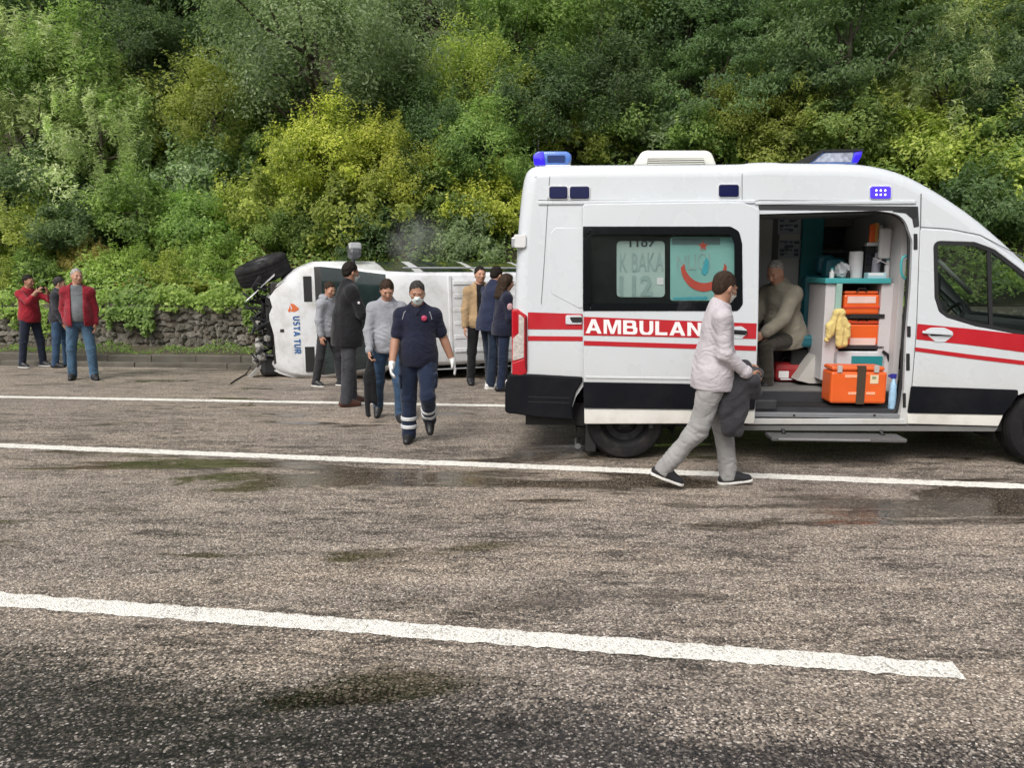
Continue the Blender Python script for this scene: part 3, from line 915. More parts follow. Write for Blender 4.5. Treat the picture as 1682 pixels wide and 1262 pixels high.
def panel(name, pts, m, parent, out=0.0, thick=.03, holes=(), bev=0.0, grid=.12, surf=None, fix_near=True):
    """sheet following the van's side: outline and holes as (s, z); front at `out` beyond the surface"""
    fd = surf or off
    P0 = dense(pts, grid); loops = [P0] + [dense(h, grid) for h in holes]
    ins = []
    for k, L in enumerate(loops):
        ins.append(L if bev <= 0 else inset(L, bev if k == 0 else -bev))
    V = []; E = []
    for L in ins:
        i0 = len(V); n = len(L)
        V += [Vector(p) for p in L]; E += [(i0+j, i0+(j+1) % n) for j in range(n)]
    xs = [p[0] for p in ins[0]]; zs = [p[1] for p in ins[0]]
    x0, x1, z0, z1 = min(xs), max(xs), min(zs), max(zs)
    gx = max(int((x1-x0)/(grid*2.2)), 0); gz = int((z1-z0)/(grid*.7))
    for i in range(1, gx+1):
        for j in range(1, gz+1):
            x = x0 + (x1-x0)*i/(gx+1)+.0007*j; z = z0 + (z1-z0)*j/(gz+1)
            if inpoly(x, z, ins[0]) and not any(inpoly(x, z, h) for h in ins[1:]): V.append(Vector((x, z)))
    vo, eo, fo, *_ = geometry.delaunay_2d_cdt(V, E, [], 0, 1e-6)
    def nrm(z):
        g = (fd(z+.01)-fd(z-.01))/.02
        sg = -1 if not surf else 1
        return Vector((0, sg, -sg*g)).normalized()
    me_v = [(p.x, fd(p.y) - out, p.y) for p in vo]; me_n = [nrm(p.y) for p in vo]; me_f = []
    for f in fo:
        cx_ = sum(vo[i].x for i in f)/3; cz = sum(vo[i].y for i in f)/3
        if inpoly(cx_, cz, ins[0]) and not any(inpoly(cx_, cz, h) for h in ins[1:]):
            a, b, c = (vo[i] for i in f)
            if ((b-a).cross(c-a) < 0) != bool(surf): f = tuple(reversed(f))
            me_f.append(tuple(f))
    for k, L in enumerate(loops):
        n = len(L)
        ccw = area2(L) > 0
        if k > 0: ccw = not ccw
        on = inset(L, .001 if k == 0 else -.001)
        on = [Vector((p[0]-q[0], 0, p[1]-q[1])).normalized() for p, q in zip(L, on)]
        fr = [(p[0], fd(p[1]) - out, p[1]) for p in ins[k]]
        md = [(p[0], fd(p[1]) - out + bev, p[1]) for p in L]
        bk = [(p[0], fd(p[1]) - out + (max(thick, bev) if thick >= 0 else thick), p[1]) for p in L]
        def strip(ra, rb, na, nb):
            i0 = len(me_v); me_v.extend(ra); me_v.extend(rb); me_n.extend(na); me_n.extend(nb)
            for j in range(n):
                q = (i0+j, i0+n+j, i0+n+(j+1) % n, i0+(j+1) % n)
                me_f.append(q if ccw else tuple(reversed(q)))
        if bev > 0: strip(fr, md, [nrm(p[1]) for p in ins[k]], [(o_*.85 + nrm(p[1])*.5).normalized() for o_, p in zip(on, L)])
        if thick != 0: strip(md, bk, on, on)
    me = bpy.data.meshes.new(name); me.from_pydata(me_v, [], me_f)
    me.polygons.foreach_set('use_smooth', [True]*len(me_f))
    me.update()
    me.normals_split_custom_set_from_vertices([tuple(v) for v in me_n])
    return link(name, me, m, parent)
def AP(pts, out=0.0): return [A(u, v, out) for u, v in pts]
def apanel(name, px, m, parent, out=0.0, rad=0.0, **kw):
    """panel whose outline is read off the photograph and laid on the van's side"""
    rr = [r/175 for r in rad] if isinstance(rad, (list, tuple)) else rad/175
    return panel(name, rpoly(AP(px, out), rr), m, parent, out, **kw)

# ---- silhouette of the van, front half continued beyond the picture
CR = .12                                         # roof edge radius
def AT(u, v): return AI(u, v, .17)
prof = [AI(838, 674, 0.0), AI(838, 612, 0.02)]
prof += [AI(842, 560, .02), AI(845, 480, .03), AI(850, 380, .08), AI(856, 320, .12)]
prof += [AT(862, 288), AT(870, 277), AT(884, 271.5), AT(1050, 270.5), AT(1215, 270), AT(1232, 267), AT(1265, 266), AT(1290, 268), AT(1396, 268.5), AT(1440, 274), AT(1481, 286), AT(1514, 303), AT(1550, 325), AT(1591, 354), AT(1632, 389), AT(1682, 436)]
sx, zx = prof[-1]
prof += [(sx+.22, zx-.24), (sx+.45, zx-.48), (sx+.50, zx-.53), (sx+.85, zx-.66), (sx+1.05, zx-.80), (sx+1.13, zx-1.0), (sx+1.14, zx-1.35), (sx+1.10, .32)]
AL = sx+1.14
def smooth_profile(P, it=1):
    Q = P
    for _ in range(it):
        R = [Q[0]]
        for a, b in zip(Q[:-1], Q[1:]):
            R += [(a[0]*.75+b[0]*.25, a[1]*.75+b[1]*.25), (a[0]*.25+b[0]*.75, a[1]*.25+b[1]*.75)]
        R.append(Q[-1]); Q = R
    return Q
N_REAR = 7
SPROF = smooth_profile(prof)
inner = []
for i, p in enumerate(SPROF):
    a = Vector(SPROF[max(i-1, 0)]); b = Vector(SPROF[min(i+1, len(SPROF)-1)])
    t = (b-a).normalized(); n = Vector((-t.y, t.x))          # outward (up for a roof running to +s)
    inner.append(((p[0]-n.x*CR, p[1]-n.y*CR), (n.x, n.y)))
def shell_rows(i0, i1):
    rows = []
    for (q, n) in inner[i0:i1]:
        row = []
        for side in (0, 1):
            ang = [k/6*pi/2 for k in range(7)]
            if side: ang = ang[::-1]
            for th in ang:
                z = q[1] + n[1]*CR*sin(th); s = q[0] + n[0]*CR*sin(th)
                d = off(q[1]) + CR*(1-cos(th))
                row.append((s, AW-d if side else d, z))
        rows.append(row)
    return rows
zs_ = [p[1] for p in SPROF]
i_ws0 = next(i for i, p in enumerate(SPROF) if p[0] > A(1560, 330)[0])
i_ws1 = next(i for i, p in enumerate(SPROF) if p[0] > sx+.44)
i_r = next(i for i, p in enumerate(SPROF) if p[0] > AT(872, 277)[0] and p[1] > 2)
def shell_part(nm, i0, i1, m):
    mb = MB(); mb.grid(shell_rows(i0, i1)); mb.build(nm, m, amb)
shell_part('rear_wall', 0, i_r+1, W_PAINT); shell_part('roof', i_r, i_ws0+1, W_PAINT); shell_part('bonnet', i_ws1, len(SPROF), W_PAINT)
rows = shell_rows(i_ws0, i_ws1+1)
for c0, c1 in ((0, 7), (7, 14)):
    mb = MB(); mb.grid([r_[c0:c1] for r_ in rows]); mb.build('windscreen_pillar', W_PAINT, amb)
mb = MB(); mb.grid([[Vector(r_[6]), Vector(r_[7])] for r_ in rows]); mb.build('windscreen', CABWIN, amb)
# ---- near side body panel with the door opening, wheel arches and cab window cut out
side_top = [q for q, n in inner]
WR = .36                                          # tyre radius
RWS = A(1027, 700)[0]; FWS = RWS + 3.80
ZS = A(1490, 697)[1]                              # sill height
def arch(cs, r, zc=WR):
    a = math.asin(max(-1, min(1, (ZS-zc)/r)))
    return arcpts((cs, zc), r, a, pi-a, 14)
outline = side_top + [(AL-.05, .32)]
outline += [(FWS+.47, ZS)] + arch(FWS, .455)[0:] + [(RWS+.5, ZS)] + arch(RWS, .52)[:-2] + [(A(938, 676)[0], A(938, 676)[1]), (A(845, 674)[0], A(845, 674)[1])]
# opening (seal line); the door track slot above it
OPEN = rpoly(AP([(1238, 352), (1440, 346), (1484, 352), (1499, 396), (1496, 470), (1488, 560), (1485, 640), (1478, 686), (1239, 690)]), [.02,.05,.2,.1,.1,.1,.1,.06,.02])
CABW = rpoly(AP([(1535, 398), (1600, 400), (1632, 412), (1682, 450), (1760, 520), (1790, 580), (1682, 549), (1602, 534), (1556, 520), (1544, 511), (1537, 489)]), [.05,.1,.1,.1,.03,.05,.1,.1,.06,.05,.1])
body = panel('body_side', outline, W_PAINT, amb, 0, .05, holes=[OPEN, CABW], bev=0.0)
# far side: same outline, cab window and patient windows
FARW = rpoly([(A(1345, 360)[0], 1.5), (A(1440, 360)[0], 1.5), (A(1440, 360)[0], 2.1), (A(1345, 360)[0], 2.1)], .08)
far = panel('body_far_side', outline, W_PAINT, amb, 0, -.05, holes=[CABW], surf=lambda z: AW - off(z), bev=0.0, grid=.3)
mb = MB(); mb.v = []
W_INNER = mat('cream_interior_panel', (.62,.61,.58), .5, var=.05)
# underside
mb = MB(); mb.box((.1, .12, .30), (AL-.1, AW-.12, .40)); mb.build('chassis', DARKIN, amb)

# ---- seams and gutter on the upper body
SEAM = mat('panel_seam', (.12,.125,.13), .6)
def seam(px, out=.002, w=.007, name='seam', m=None):
    mb = MB(); P = AP(px, out)
    for a, b in zip(P[:-1], P[1:]):
        a, b = Vector(a), Vector(b); k = max(1, int((b-a).length/.15))
        n = Vector((-(b-a).y, (b-a).x)).normalized()*w/2
        for j in range(k):
            p, q = a.lerp(b, j/k), a.lerp(b, (j+1)/k)
            mb.quad(*[(x.x, off(x.y)-out, x.y) for x in (p-n, q-n, q+n, p+n)])
    return mb.build(name, m or SEAM, amb, fix=False)
seam([(884, 329), (958, 330), (1246, 330)]); seam([(1246, 329), (1505, 331)])
seam([(903, 290), (900, 330), (894, 430), (889, 500)], w=.006)
seam([(1219, 285), (1219, 328)], w=.006)
seam([(1513, 318), (1512, 372), (1509, 440), (1506, 530), (1498, 636), (1491, 700)], w=.010)
seam([(1512, 373), (1560, 376), (1610, 386), (1682, 424), (1720, 455)], w=.008)
# gutter ledge: a slim raised rail
mb = MB()
for a, b in ((884, 1240), (1240, 1504)):
    P = AP([(a, 333), (b, 334)], 0)
    mb.box((P[0][0], off(P[0][1])-.014, P[0][1]-.018), (P[1][0], off(P[0][1])+.02, P[0][1]+.012), .006)
mb.build('gutter_rail', W_PAINT, amb)
# pressed rear quarter panel
apanel('pressed_panel', [(958, 374), (912, 374), (904, 384), (903, 440), (905, 482), (950, 506), (958, 506)], W_PAINT, amb, .006, [0,10,10,0,6,6,0], thick=.006, bev=.005)

# ---- roof edge lamps
def lamp(px, name, m, n=1):
    o = apanel(name, px, m, amb, .022, 4, thick=.03, bev=.008)
    return o
lampr = lambda x0, y0, x1, y1: [(x0,y0),(x1,y0),(x1,y1),(x0,y1)]
RIM_ = mat('lamp_bezel', (.60,.61,.63), .4)
for x0, y0, x1, y1, m in ((902,306,932,326,BLUE_OFF), (936,306,968,326,BLUE_OFF), (1181,303,1214,323,BLUE_OFF), (1430,306,1464,326,BLUE_LIT)):
    apanel('marker_lamp_bezel', lampr(x0-2,y0-2,x1+2,y1+2), RIM_, amb, .010, 6, thick=.02, bev=.005)
    o = lamp(lampr(x0,y0,x1,y1), 'marker_lamp', m)
    if m is BLUE_LIT:
        mb = MB()
        for i in range(3):
            for j in range(2):
                s, z = A(1440 + i*7.3, 312.5 + j*7, .03)
                mb.lathe([(0,0),(.0085,0)], 10, Matrix.Translation((s, off(z)-.0235, z)))
        mb.build('led', LED, o, fix=False)
# ---- roof beacons and vent
def roofbox(name, px, d0, d1, m, bev=.03):
    P = [AI(u, v, d0) for u, v in px]
    mb = MB(); n = len(P)
    f = [(s, d0, z) for s, z in P]; b = [(s, d1, z) for s, z in P]
    bm = bmesh.new()
    vf = [bm.verts.new(p) for p in f]; vb = [bm.verts.new(p) for p in b]
    bm.faces.new(vf); bm.faces.new(list(reversed(vb)))
    for i in range(n): bm.faces.new((vf[i], vb[i], vb[(i+1) % n], vf[(i+1) % n]))
    bmesh.ops.recalc_face_normals(bm, faces=bm.faces)
    if bev: bmesh.ops.bevel(bm, geom=list(bm.edges), offset=bev, segments=3, affect='EDGES', profile=.5, clamp_overlap=True)
    for fc in bm.faces: fc.smooth = True
    mb.addbm(bm); bm.free()
    return mb.build(name, m, amb)
rb = roofbox('rear_beacon', [(877,272),(875,255),(882,248),(932,248),(939,254),(938,265),(930,272)], .30, 1.7, BLUE_BEACON, .02)
o = roofbox('beacon_end_cap', [(877.5,271.5),(875.6,256),(883,249),(893,249),(896,271.5)], .285, .33, BLUE_DEEP, .008); o.parent = rb
o = roofbox('beacon_led_bar', [(899,266),(899,255),(928,255),(928,266)], .292, .34, mat('beacon_led', (.02,.04,.14), .2), 0); o.parent = rb
mb = MB()
s, z = AI(913, 273, .3); mb.box((s-.16, .3, z-.035), (s+.14, 1.7, z+.015), .01); mb.build('beacon_base', W_PAINT, amb)
s, z = AI(884, 247, .5); mb = MB(); mb.tube([(s,.5,z-.05),(s,.5,z+.10)], .004, 5); mb.build('aerial', RUB, amb)
fb = roofbox('front_beacon', [(1326,268),(1352,248),(1417,246),(1415,257),(1408,269)], .32, 1.68, BLUE_BEACON, .012)
o = roofbox('beacon_clear_cover', [(1335,266),(1356,251),(1402,250),(1398,266)], .312, .34, mat('beacon_clear', (.42,.45,.55), .1, coat=.8, var=.5, vscale=30), 0); o.parent = fb
o = roofbox('beacon_end_cap', [(1400,267),(1404,250),(1417,247),(1415,257),(1409,267)], .308, .335, BLUE_DEEP, .004); o.parent = fb
o = roofbox('beacon_hood', [(1322,267),(1350,245.5),(1419,244),(1418,248),(1353,249),(1330,268)], .30, 1.7, RUB, 0); o.parent = fb
CREAM = mat('cream_plastic', (.74,.74,.68), .4, var=.05)
vt = roofbox('roof_vent', [(1042,272),(1052,251),(1060,246.5),(1162,246.5),(1170,251),(1178,272)], .5, 1.5, CREAM, .03)
o = roofbox('vent_grille', [(1063,272),(1064,260),(1156,260),(1158,272)], .49, .53, mat('vent_dark', (.10,.095,.085), .6), 0); o.parent = vt
mb = MB()
for k in range(3):
    s0, z0 = AI(1064, 262.5+k*3.4, .48); s1, _ = AI(1157, 262.5+k*3.4, .48); mb.box((s0, .478, z0-.004), (s1, .49, z0+.004))
o = mb.build('vent_slat', CREAM, vt)

# ---- rear bumper, tail lamp, hinge
bp = apanel('bumper', [(829,678),(830,630),(838,616),(868,615),(957,620),(957,627),(946,645),(940,668),(943,691),(880,686)], BLK, amb, .035, [6,8,4,2,2,3,6,4,3,4], thick=.5, bev=.018)
for y in (652, 660): 
    seam([(868,y),(935,y+2)], out=.037, w=.008, name='bumper_groove', m=RUB)
mb = MB(); s0, z0 = AI(829, 690, 0); s1, z1 = AI(840, 620, 0)
mb.box((s0+.0, .02, z0+.05), (s0+.35, AW-.04, z1-.01), .04); mb.build('rear_bumper_beam', BLK, amb)
tl = apanel('tail_lamp', [(840.5,508),(850,508),(866,519),(866,612),(861,619),(841,617)], RED, amb, .014, [3,4,5,4,3,3], thick=.06, bev=.01)
TLR = mat('red_lamp_lens', (.45,.01,.02), .12, coat=.8, var=.15)
TLW = mat('clear_lamp_lens', (.55,.50,.47), .15, coat=.8, var=.35, vscale=40)
o = apanel('clear_lens', [(852,515),(861,523),(860.5,588),(842,593),(842.5,556),(852,548)], TLW, tl, .021, 2, thick=.01, bev=.004)
o = apanel('red_lens', [(842.5,511),(849,511),(851,547),(842.5,553)], TLR, tl, .021, 2, thick=.01, bev=.004)
o = apanel('red_lens', [(842,597),(861,590),(864,611),(858,617),(842,615)], TLR, tl, .021, 2, thick=.01, bev=.004)
o = apanel('lamp_trim', [(862.5,521),(865.5,522),(865.5,609),(862.5,605)], mat('lamp_trim', (.10,.005,.01), .3), tl, .022, 1, thick=.01)
hz = mat('hinge_white', (.66,.66,.66), .4)
for y in (396, 575):
    x0 = 844 if y < 500 else 834
    o = apanel('rear_hinge', lampr(x0, y-11, x0+20, y+11), hz, amb, .018, 4, thick=.03, bev=.006) if y < 500 else None
    if o:
        s, z = A(x0+4, y+2); mb = MB(); mb.box((s-.045, .02, z-.05), (s-.005, .09, z+.045), .012); mb.build('hinge_knuckle', ALU, amb)
s, z = A(833, 632, .02); mb = MB(); mb.box((s-.02,.0,z-.04),(s+.02,.06,z+.04),.01); mb.build('bumper_reflector', TLW, amb)

# ---- stripes (thin reflective film on the body)
apanel('red_stripe', [(867,513),(957,516),(957,541.5),(867,541)], RED, amb, .003, 0, thick=.001)
apanel('red_stripe', [(867,552),(957,553),(957,560.5),(867,560)], RED, amb, .003, 0, thick=.001)
hd = apanel('side_door_latch', [(929,518),(956,518),(956,533),(929,533)], W_PAINT, amb, .014, 3, thick=.014, bev=.004)
o = apanel('latch_slot', [(935,521),(956,521),(956,530),(940,530)], RUB, hd, .0165, 2, thick=.004)

# ---- front door skin: cladding, stripes, handle, glass
fd = apanel('front_door', [(1512,376),(1560,379),(1606,388),(1640,408),(1790,540),(1800,640),(1700,640),(1672,650),(1660,668),(1648,682),(1640,700),(1491,697),(1499,636),(1507,532)], W_PAINT, amb, .010, [4,8,8,4,8,8,2,4,4,2,2,2,1,1], thick=.03, bev=.006, holes=[inset(CABW, -.012)])
def dpanel(nm, px, m, out, **kw): return apanel(nm, px, m, fd, out, **kw)
dpanel('red_stripe', [(1507,532),(1590,540),(1682,550),(1780,562),(1780,594),(1682,579),(1590,566.5),(1505,557.5)], RED, .0135, thick=.001)
dpanel('red_stripe', [(1503.5,570.5),(1590,582),(1682,593),(1780,606),(1780,613),(1682,600),(1590,589),(1503,577)], RED, .0135, thick=.001)
dpanel('door_cladding', [(1498,635),(1590,638),(1673,641),(1673,650),(1660,668),(1649,682),(1492,679)], BLK, .026, rad=[3,0,3,2,2,3,3], thick=.03, bev=.008)
dpanel('lower_sill', [(1491,680.5),(1648,683),(1640,700.5),(1491,696.5)], W_LOW, .018, rad=2, thick=.02, bev=.005)
h = dpanel('handle_bowl', [(1518,543),(1530,538),(1551,538),(1566,545),(1566,552),(1553,562),(1538,563),(1526,553)], W_PAINT, .016, rad=5, thick=.01, bev=.004)
o = apanel('handle_recess', [(1527,545),(1560,546),(1562,552),(1529,552)], RUB, h, .0185, 2, thick=.002)
o = apanel('door_handle', [(1516,543.5),(1564,545),(1566,550),(1562,551),(1516,548)], W_PAINT, h, .04, 2, thick=.014, bev=.004)
s_, z_ = 0, 0
panel('cab_window', inset(CABW, -.004), CABWIN, fd, -.008, .004, grid=.15)
# dark ceramic band around the glass and the quarter pillar
_in = inset(CABW, .022)
panel('window_seal', inset(CABW, -.012), RUB, fd, .006, .02, holes=[_in], grid=.1)
apanel('window_pillar', [(1621,405),(1628,409),(1631,540),(1625,538)], RUB, fd, .004, 0, thick=.02)
# far cab glass and dark trim, cab interior
panel('cab_window', inset(CABW, -.004), CABWIN, amb, -.01, .004, grid=.25, surf=lambda z: AW-off(z)-.05)
GREY_SEAT = mat('grey_seat_fabric', (.055,.06,.063), .9, var=.2, bump=.2, bscale=120)
def seatcab(s, d):
    bm = MB()
    bm.box((s-.28, d-.24, .72), (s+.24, d+.24, .90), .05); bm.box((s-.40, d-.23, .86), (s-.20, d+.23, 1.50), .07)
    bm.box((s-.37, d-.13, 1.52), (s-.24, d+.13, 1.74), .05); return bm
sc_, _z = A(1600, 500)
seatcab(sc_+.12, .48).build('cab_seat', GREY_SEAT, amb); seatcab(sc_+.12, 1.52).build('cab_seat', GREY_SEAT, amb)
mb = MB(); mb.box((sc_+.62, .10, .9), (sc_+1.25, AW-.1, 1.28), .08); mb.build('dashboard', GREY_SEAT, amb)
mb = MB(); ring = []
Mx = Matrix.Translation((sc_+.50, 1.45, 1.25)) @ Matrix.Rotation(radians(28), 4, 'Y')
mb.tube([Mx @ Vector((0, .19*cos(a), .19*sin(a))) for a in np.linspace(0, 2*pi, 25)], .016, 8, caps=False)
mb.tube([Mx @ Vector((0,-.18,0)), Mx @ Vector((0,.18,0))], .014, 6); mb.tube([Mx @ Vector((.02,0,0)), Mx @ Vector((.25,0,-.1))], .03, 6)
mb.build('steering_wheel', RUB, amb)
b0, b1 = AI(1541, 428, .12), AI(1597, 482, .3)
mb = MB(); mb.tube([(b0[0], .12, b0[1]), (b1[0], .32, b1[1])], .022, 6); mb.build('seat_belt', mat('belt_webbing', (.33,.35,.34), .7), amb)
mb = MB(); mb.box((.12, .12, .40), (AL-.55, AW-.12, .52)); mb.build('floor_pan', DARKIN, amb)

# ---- wheels
def wheel(parent, M, r, w, steer=False):
    root = empty('wheel'); root.parent = parent; root.matrix_local = M
    mb = MB()
    rr = [(r*.62, -.0), (r*.66, -.015), (r*.80, -.022), (r*.93, -.012), (r*.985, .012), (r, .04), (r, w-.04), (r*.985, w-.012), (r*.93, w+.012), (r*.8, w+.02), (r*.62, w)]
    mb.lathe(rr, 48); 
    for k in range(4):
        y = .05 + k*(w-.1)/3
        mb.lathe([(r+.001, y-.006), (r+.006, y-.004), (r+.006, y+.004), (r+.001, y+.006)], 48)
    mb.build('tyre', TYRE, root)
    mb = MB()
    mb.lathe([(r*.62, .0), (r*.60, .01), (r*.56, .03), (r*.52, .065), (r*.36, .075), (r*.30, .055), (r*.22, .03), (r*.17, .0), (r*.12, -.01), (0, -.012)], 40)
    mb.build('rim', STEEL, root)
    mb = MB()
    for k in range(5):
        a = 2*pi*k/5+.3; c = Vector((cos(a)*r*.235, .028, sin(a)*r*.235)); mb.tube([c+Vector((0,.03,0)), c-Vector((0,.012,0))], r*.035, 6)
    mb.build('wheel_nut', STEEL, root)
    mb = MB()
    for k in range(10):
        a = 2*pi*k/10; c = Vector((cos(a)*r*.45, .066, sin(a)*r*.45)); mb.lathe([(0, 0),(r*.055, 0)], 10, Matrix.Translation(c - Vector((0,.002,0))))
    mb.build('rim_hole', DARKIN, root, fix=False)['kind'] = 'stuff'
    return root
for s in (RWS, FWS):
    wheel(amb, Matrix.Translation((s, .03, WR)), WR, .235)
    wheel(amb, Matrix.Translation((s, AW-.03, WR)) @ Matrix.Rotation(pi, 4, 'Z'), WR, .235)
mb = MB(); s0, z0 = AI(962, 697, .1); s1, z1 = AI(996, 742, .1)
mb.box((s0, .06, z1), (s1-.1, .30, z0+.1), .01); mb.build('mud_flap', RUB, amb)
mb = MB(); s0, z0 = AI(949, 731, .35); mb.tube([(s0, .5, z0+.02), (s0, .33, z0-.01)], .03, 10); mb.build('exhaust_pipe', ALU, amb)
# inner arches
for cs in (RWS, FWS):
    mb = MB(); rows = [[(p[0], d, p[1]) for p in arcpts((cs, WR), .47, -.3, pi+.3, 16)] for d in (.04, .42)]
    mb.grid(rows); mb.ngon([(p[0], .42, p[1]) for p in arcpts((cs, WR), .47, -.3, pi+.3, 16)])
    mb.build('wheel_arch_liner', DARKIN, amb, fix=False)
# sill under the opening, side step
apanel('door_sill', [(1228,688),(1486,689),(1491,697.5),(1228,697.5)], W_PAINT, amb, .016, 1, thick=.05, bev=.006)
apanel('under_sill', [(1215,699),(1560,700),(1640,702),(1634,709),(1215,707)], mat('grey_under_sill', (.16,.16,.155), .6), amb, .0, 1, thick=.06)
s0, z0 = AI(1268, 716, -.20); s1, z1 = AI(1490, 728, -.20)
st = MB(); st.box((s0, -.20, z1+.0), (s1, .06, z1+.035), .008); step = st.build('side_step', mat('step_grey', (.10,.10,.10), .6, bump=.3, bscale=150), amb)
mb = MB(); mb.box((s0+.06, -.203, z1+.012), (s1-.32, -.199, z1+.028)); o = mb.build('step_edge_strip', ALU, step)
mb = MB()
for s in (s0+.15, s1-.15): mb.tube([(s, -.05, z1+.03), (s, .15, z1+.14)], .018, 6)
mb.build('step_bracket', RUB, amb)

# ---- what the slid-back door's glass lets one see: the body's rear side window with its film and lettering
apanel('side_window', [(962,366),(1226,366),(1226,516),(962,516)], mat('black_window_surround', (.015,.016,.018), .2, coat=.5), amb, .006, 8, thick=.004)
FILM = mat('frosted_teal_film', (.36,.56,.50), .5, var=.12, vscale=4)
FILM2 = mat('frosted_teal_film_strong', (.27,.53,.48), .5, var=.15, vscale=3)
f1 = apanel('frosted_pane', lampr(1013,396,1092,488), mat('frosted_pale_film', (.44,.56,.51), .5, var=.14, vscale=5), amb, .009, 7, thick=.003)
f2 = apanel('frosted_pane', lampr(1101,389,1206,494), FILM2, amb, .009, 5, thick=.003)
GREYP = mat('grey_window_print', (.33,.45,.42), .6, var=.2)
GREYD = mat('dark_window_print', (.035,.045,.05), .6)
def text_uv(body, bold=.02, align='L'):
    c = bpy.data.curves.new('t', 'FONT'); c.body = body; c.offset = bold; c.resolution_u = 3; c.fill_mode = 'FRONT'
    o = bpy.data.objects.new('t', c); COL.objects.link(o)
    dg = bpy.context.evaluated_depsgraph_get(); dg.update()
    me = bpy.data.meshes.new_from_object(o.evaluated_get(dg))
    bpy.data.objects.remove(o)
    V = [(v.co.x, v.co.y) for v in me.vertices]; Fs = [tuple(p.vertices) for p in me.polygons]
    x0 = min(v[0] for v in V); x1 = max(v[0] for v in V); y0 = min(v[1] for v in V); y1 = max(v[1] for v in V)
    return [((x-x0)/(x1-x0), (y-y0)/(y1-y0)) for x, y in V], Fs

def ribbon(pts, t):
    L = []; R = []; P = [Vector(p) for p in pts]
    for i, p in enumerate(P):
        a = (p-P[i-1]).normalized() if i > 0 else (P[1]-p).normalized()
        b = (P[i+1]-p).normalized() if i < len(P)-1 else a
        d = (a+b).normalized(); n = Vector((-d.y, d.x)); k = t/2/max(n.dot(Vector((-a.y, a.x))), .6)
        L.append(tuple(p+n*k)); R.append(tuple(p-n*k))
    return L + R[::-1]
def _g():
    T = .235
    A_ = ([(0,0),(.37,1),(.63,1),(1,0),(.745,0),(.67,.2),(.33,.2),(.255,0)], [[(.395,.38),(.605,.38),(.5,.70)]])
    M_ = ([(0,0),(0,1),(.34,1),(.55,.32),(.76,1),(1.1,1),(1.1,0),(.89,0),(.89,.74),(.66,0),(.44,0),(.21,.74),(.21,0)], [])
    B_ = (rpoly([(0,0),(0,1),(.82,1),(.82,.54),(.78,.53),(.90,.50),(.90,0)], [0,0,.24,.12,0,.12,.26]), [rpoly([(.23,.60),(.58,.60),(.58,.82),(.23,.82)], .09), rpoly([(.23,.19),(.64,.19),(.64,.43),(.23,.43)], .10)])
    U_ = (ribbon([(.12,1),(.12,.38)]+arcpts((.435,.36),.315,pi,2*pi,10)+[(.75,.38),(.75,1)], .235), [])
    U_ = ([(x, max(0, y)) for x, y in U_[0]], [])
    L_ = ([(0,0),(0,1),(.24,1),(.24,.21),(.76,.21),(.76,0)], [])
    N_ = ([(0,0),(0,1),(.25,1),(.65,.36),(.65,1),(.88,1),(.88,0),(.64,0),(.23,.65),(.23,0)], [])
    S_ = (ribbon(arcpts((.42,.715),.26,radians(25),radians(200),9)[0:] + [(.24,.56),(.60,.45)] + arcpts((.42,.285),.27,radians(10),radians(-165),9), .21), [])
    S_ = ([(x, min(1.01, max(-.01, y))) for x, y in S_[0]], [])
    T_ = ([(.29,0),(.29,.79),(0,.79),(0,1),(.82,1),(.82,.79),(.53,.79),(.53,0)], [])
    R_ = (rpoly([(0,0),(0,1),(.84,1),(.84,.44),(.60,.42),(.90,0),(.62,0),(.40,.38),(.24,.38),(.24,0)], [0,0,.24,.16,0,0,0,0,0,0]), [rpoly([(.24,.57),(.58,.57),(.58,.81),(.24,.81)], .09)])
    return {'A':A_,'M':M_,'B':B_,'U':U_,'L':L_,'N':N_,'S':S_,'T':T_,'R':R_}
GLY = _g()
def bold_text(body, gap=.13):
    V = []; Fs = []; x = 0
    for ch in body:
        if ch == ' ': x += .42; continue
        o, hs_ = GLY[ch]; w = max(p[0] for p in o)
        loops = [dense(o, 9)] + [dense(h, 9) for h in hs_]
        vv = []; ee = []
        for L in loops:
            i0 = len(vv); n = len(L); vv += [Vector(p) for p in L]; ee += [(i0+j, i0+(j+1) % n) for j in range(n)]
        vo, eo, fo, *_ = geometry.delaunay_2d_cdt(vv, ee, [], 0, 1e-6)
        i0 = len(V); V += [(p.x+x, p.y) for p in vo]
        for f in fo:
            cx_ = sum(vo[i].x for i in f)/3; cy_ = sum(vo[i].y for i in f)/3
            if inpoly(cx_, cy_, loops[0]) and not any(inpoly(cx_, cy_, h) for h in loops[1:]): Fs.append(tuple(i0+i for i in f))
        x += w + gap
    W = x - gap
    return [(a/W, b) for a, b in V], Fs
def text_on_side(body, quad, m, parent, out, name='lettering', bold=.02):
    """quad in the picture: lower-left, lower-right, upper-right, upper-left"""
    uv, Fs = bold_text(body) if bold == 'own' else text_uv(body, bold)
    q = [Vector(p) for p in quad]; V = []
    for x, y in uv:
        p = (q[0]*(1-x)+q[1]*x)*(1-y) + (q[3]*(1-x)+q[2]*x)*y
        s, z = A(p.x, p.y, out); V.append((s, off(z)-out, z))
    me = bpy.data.meshes.new(name); me.from_pydata(V, [], Fs); me.update()
    return link(name, me, m, parent)
text_on_side('1107', [(1034,406),(1076,405),(1076,395),(1034,396)], GREYD, f1, .0135)
text_on_side('K BAKA', [(1018,447),(1090,445),(1090,414),(1018,416)], GREYP, f1, .0135, bold=.0)
text_on_side('112', [(1017,486),(1072,486),(1072,453),(1017,453)], GREYP, f1, .0135, bold=.03)
text_on_side('NLI\u011eI', [(1112,444),(1166,443),(1166,406),(1112,410)], GREYP, f2, .0135, bold=.0)
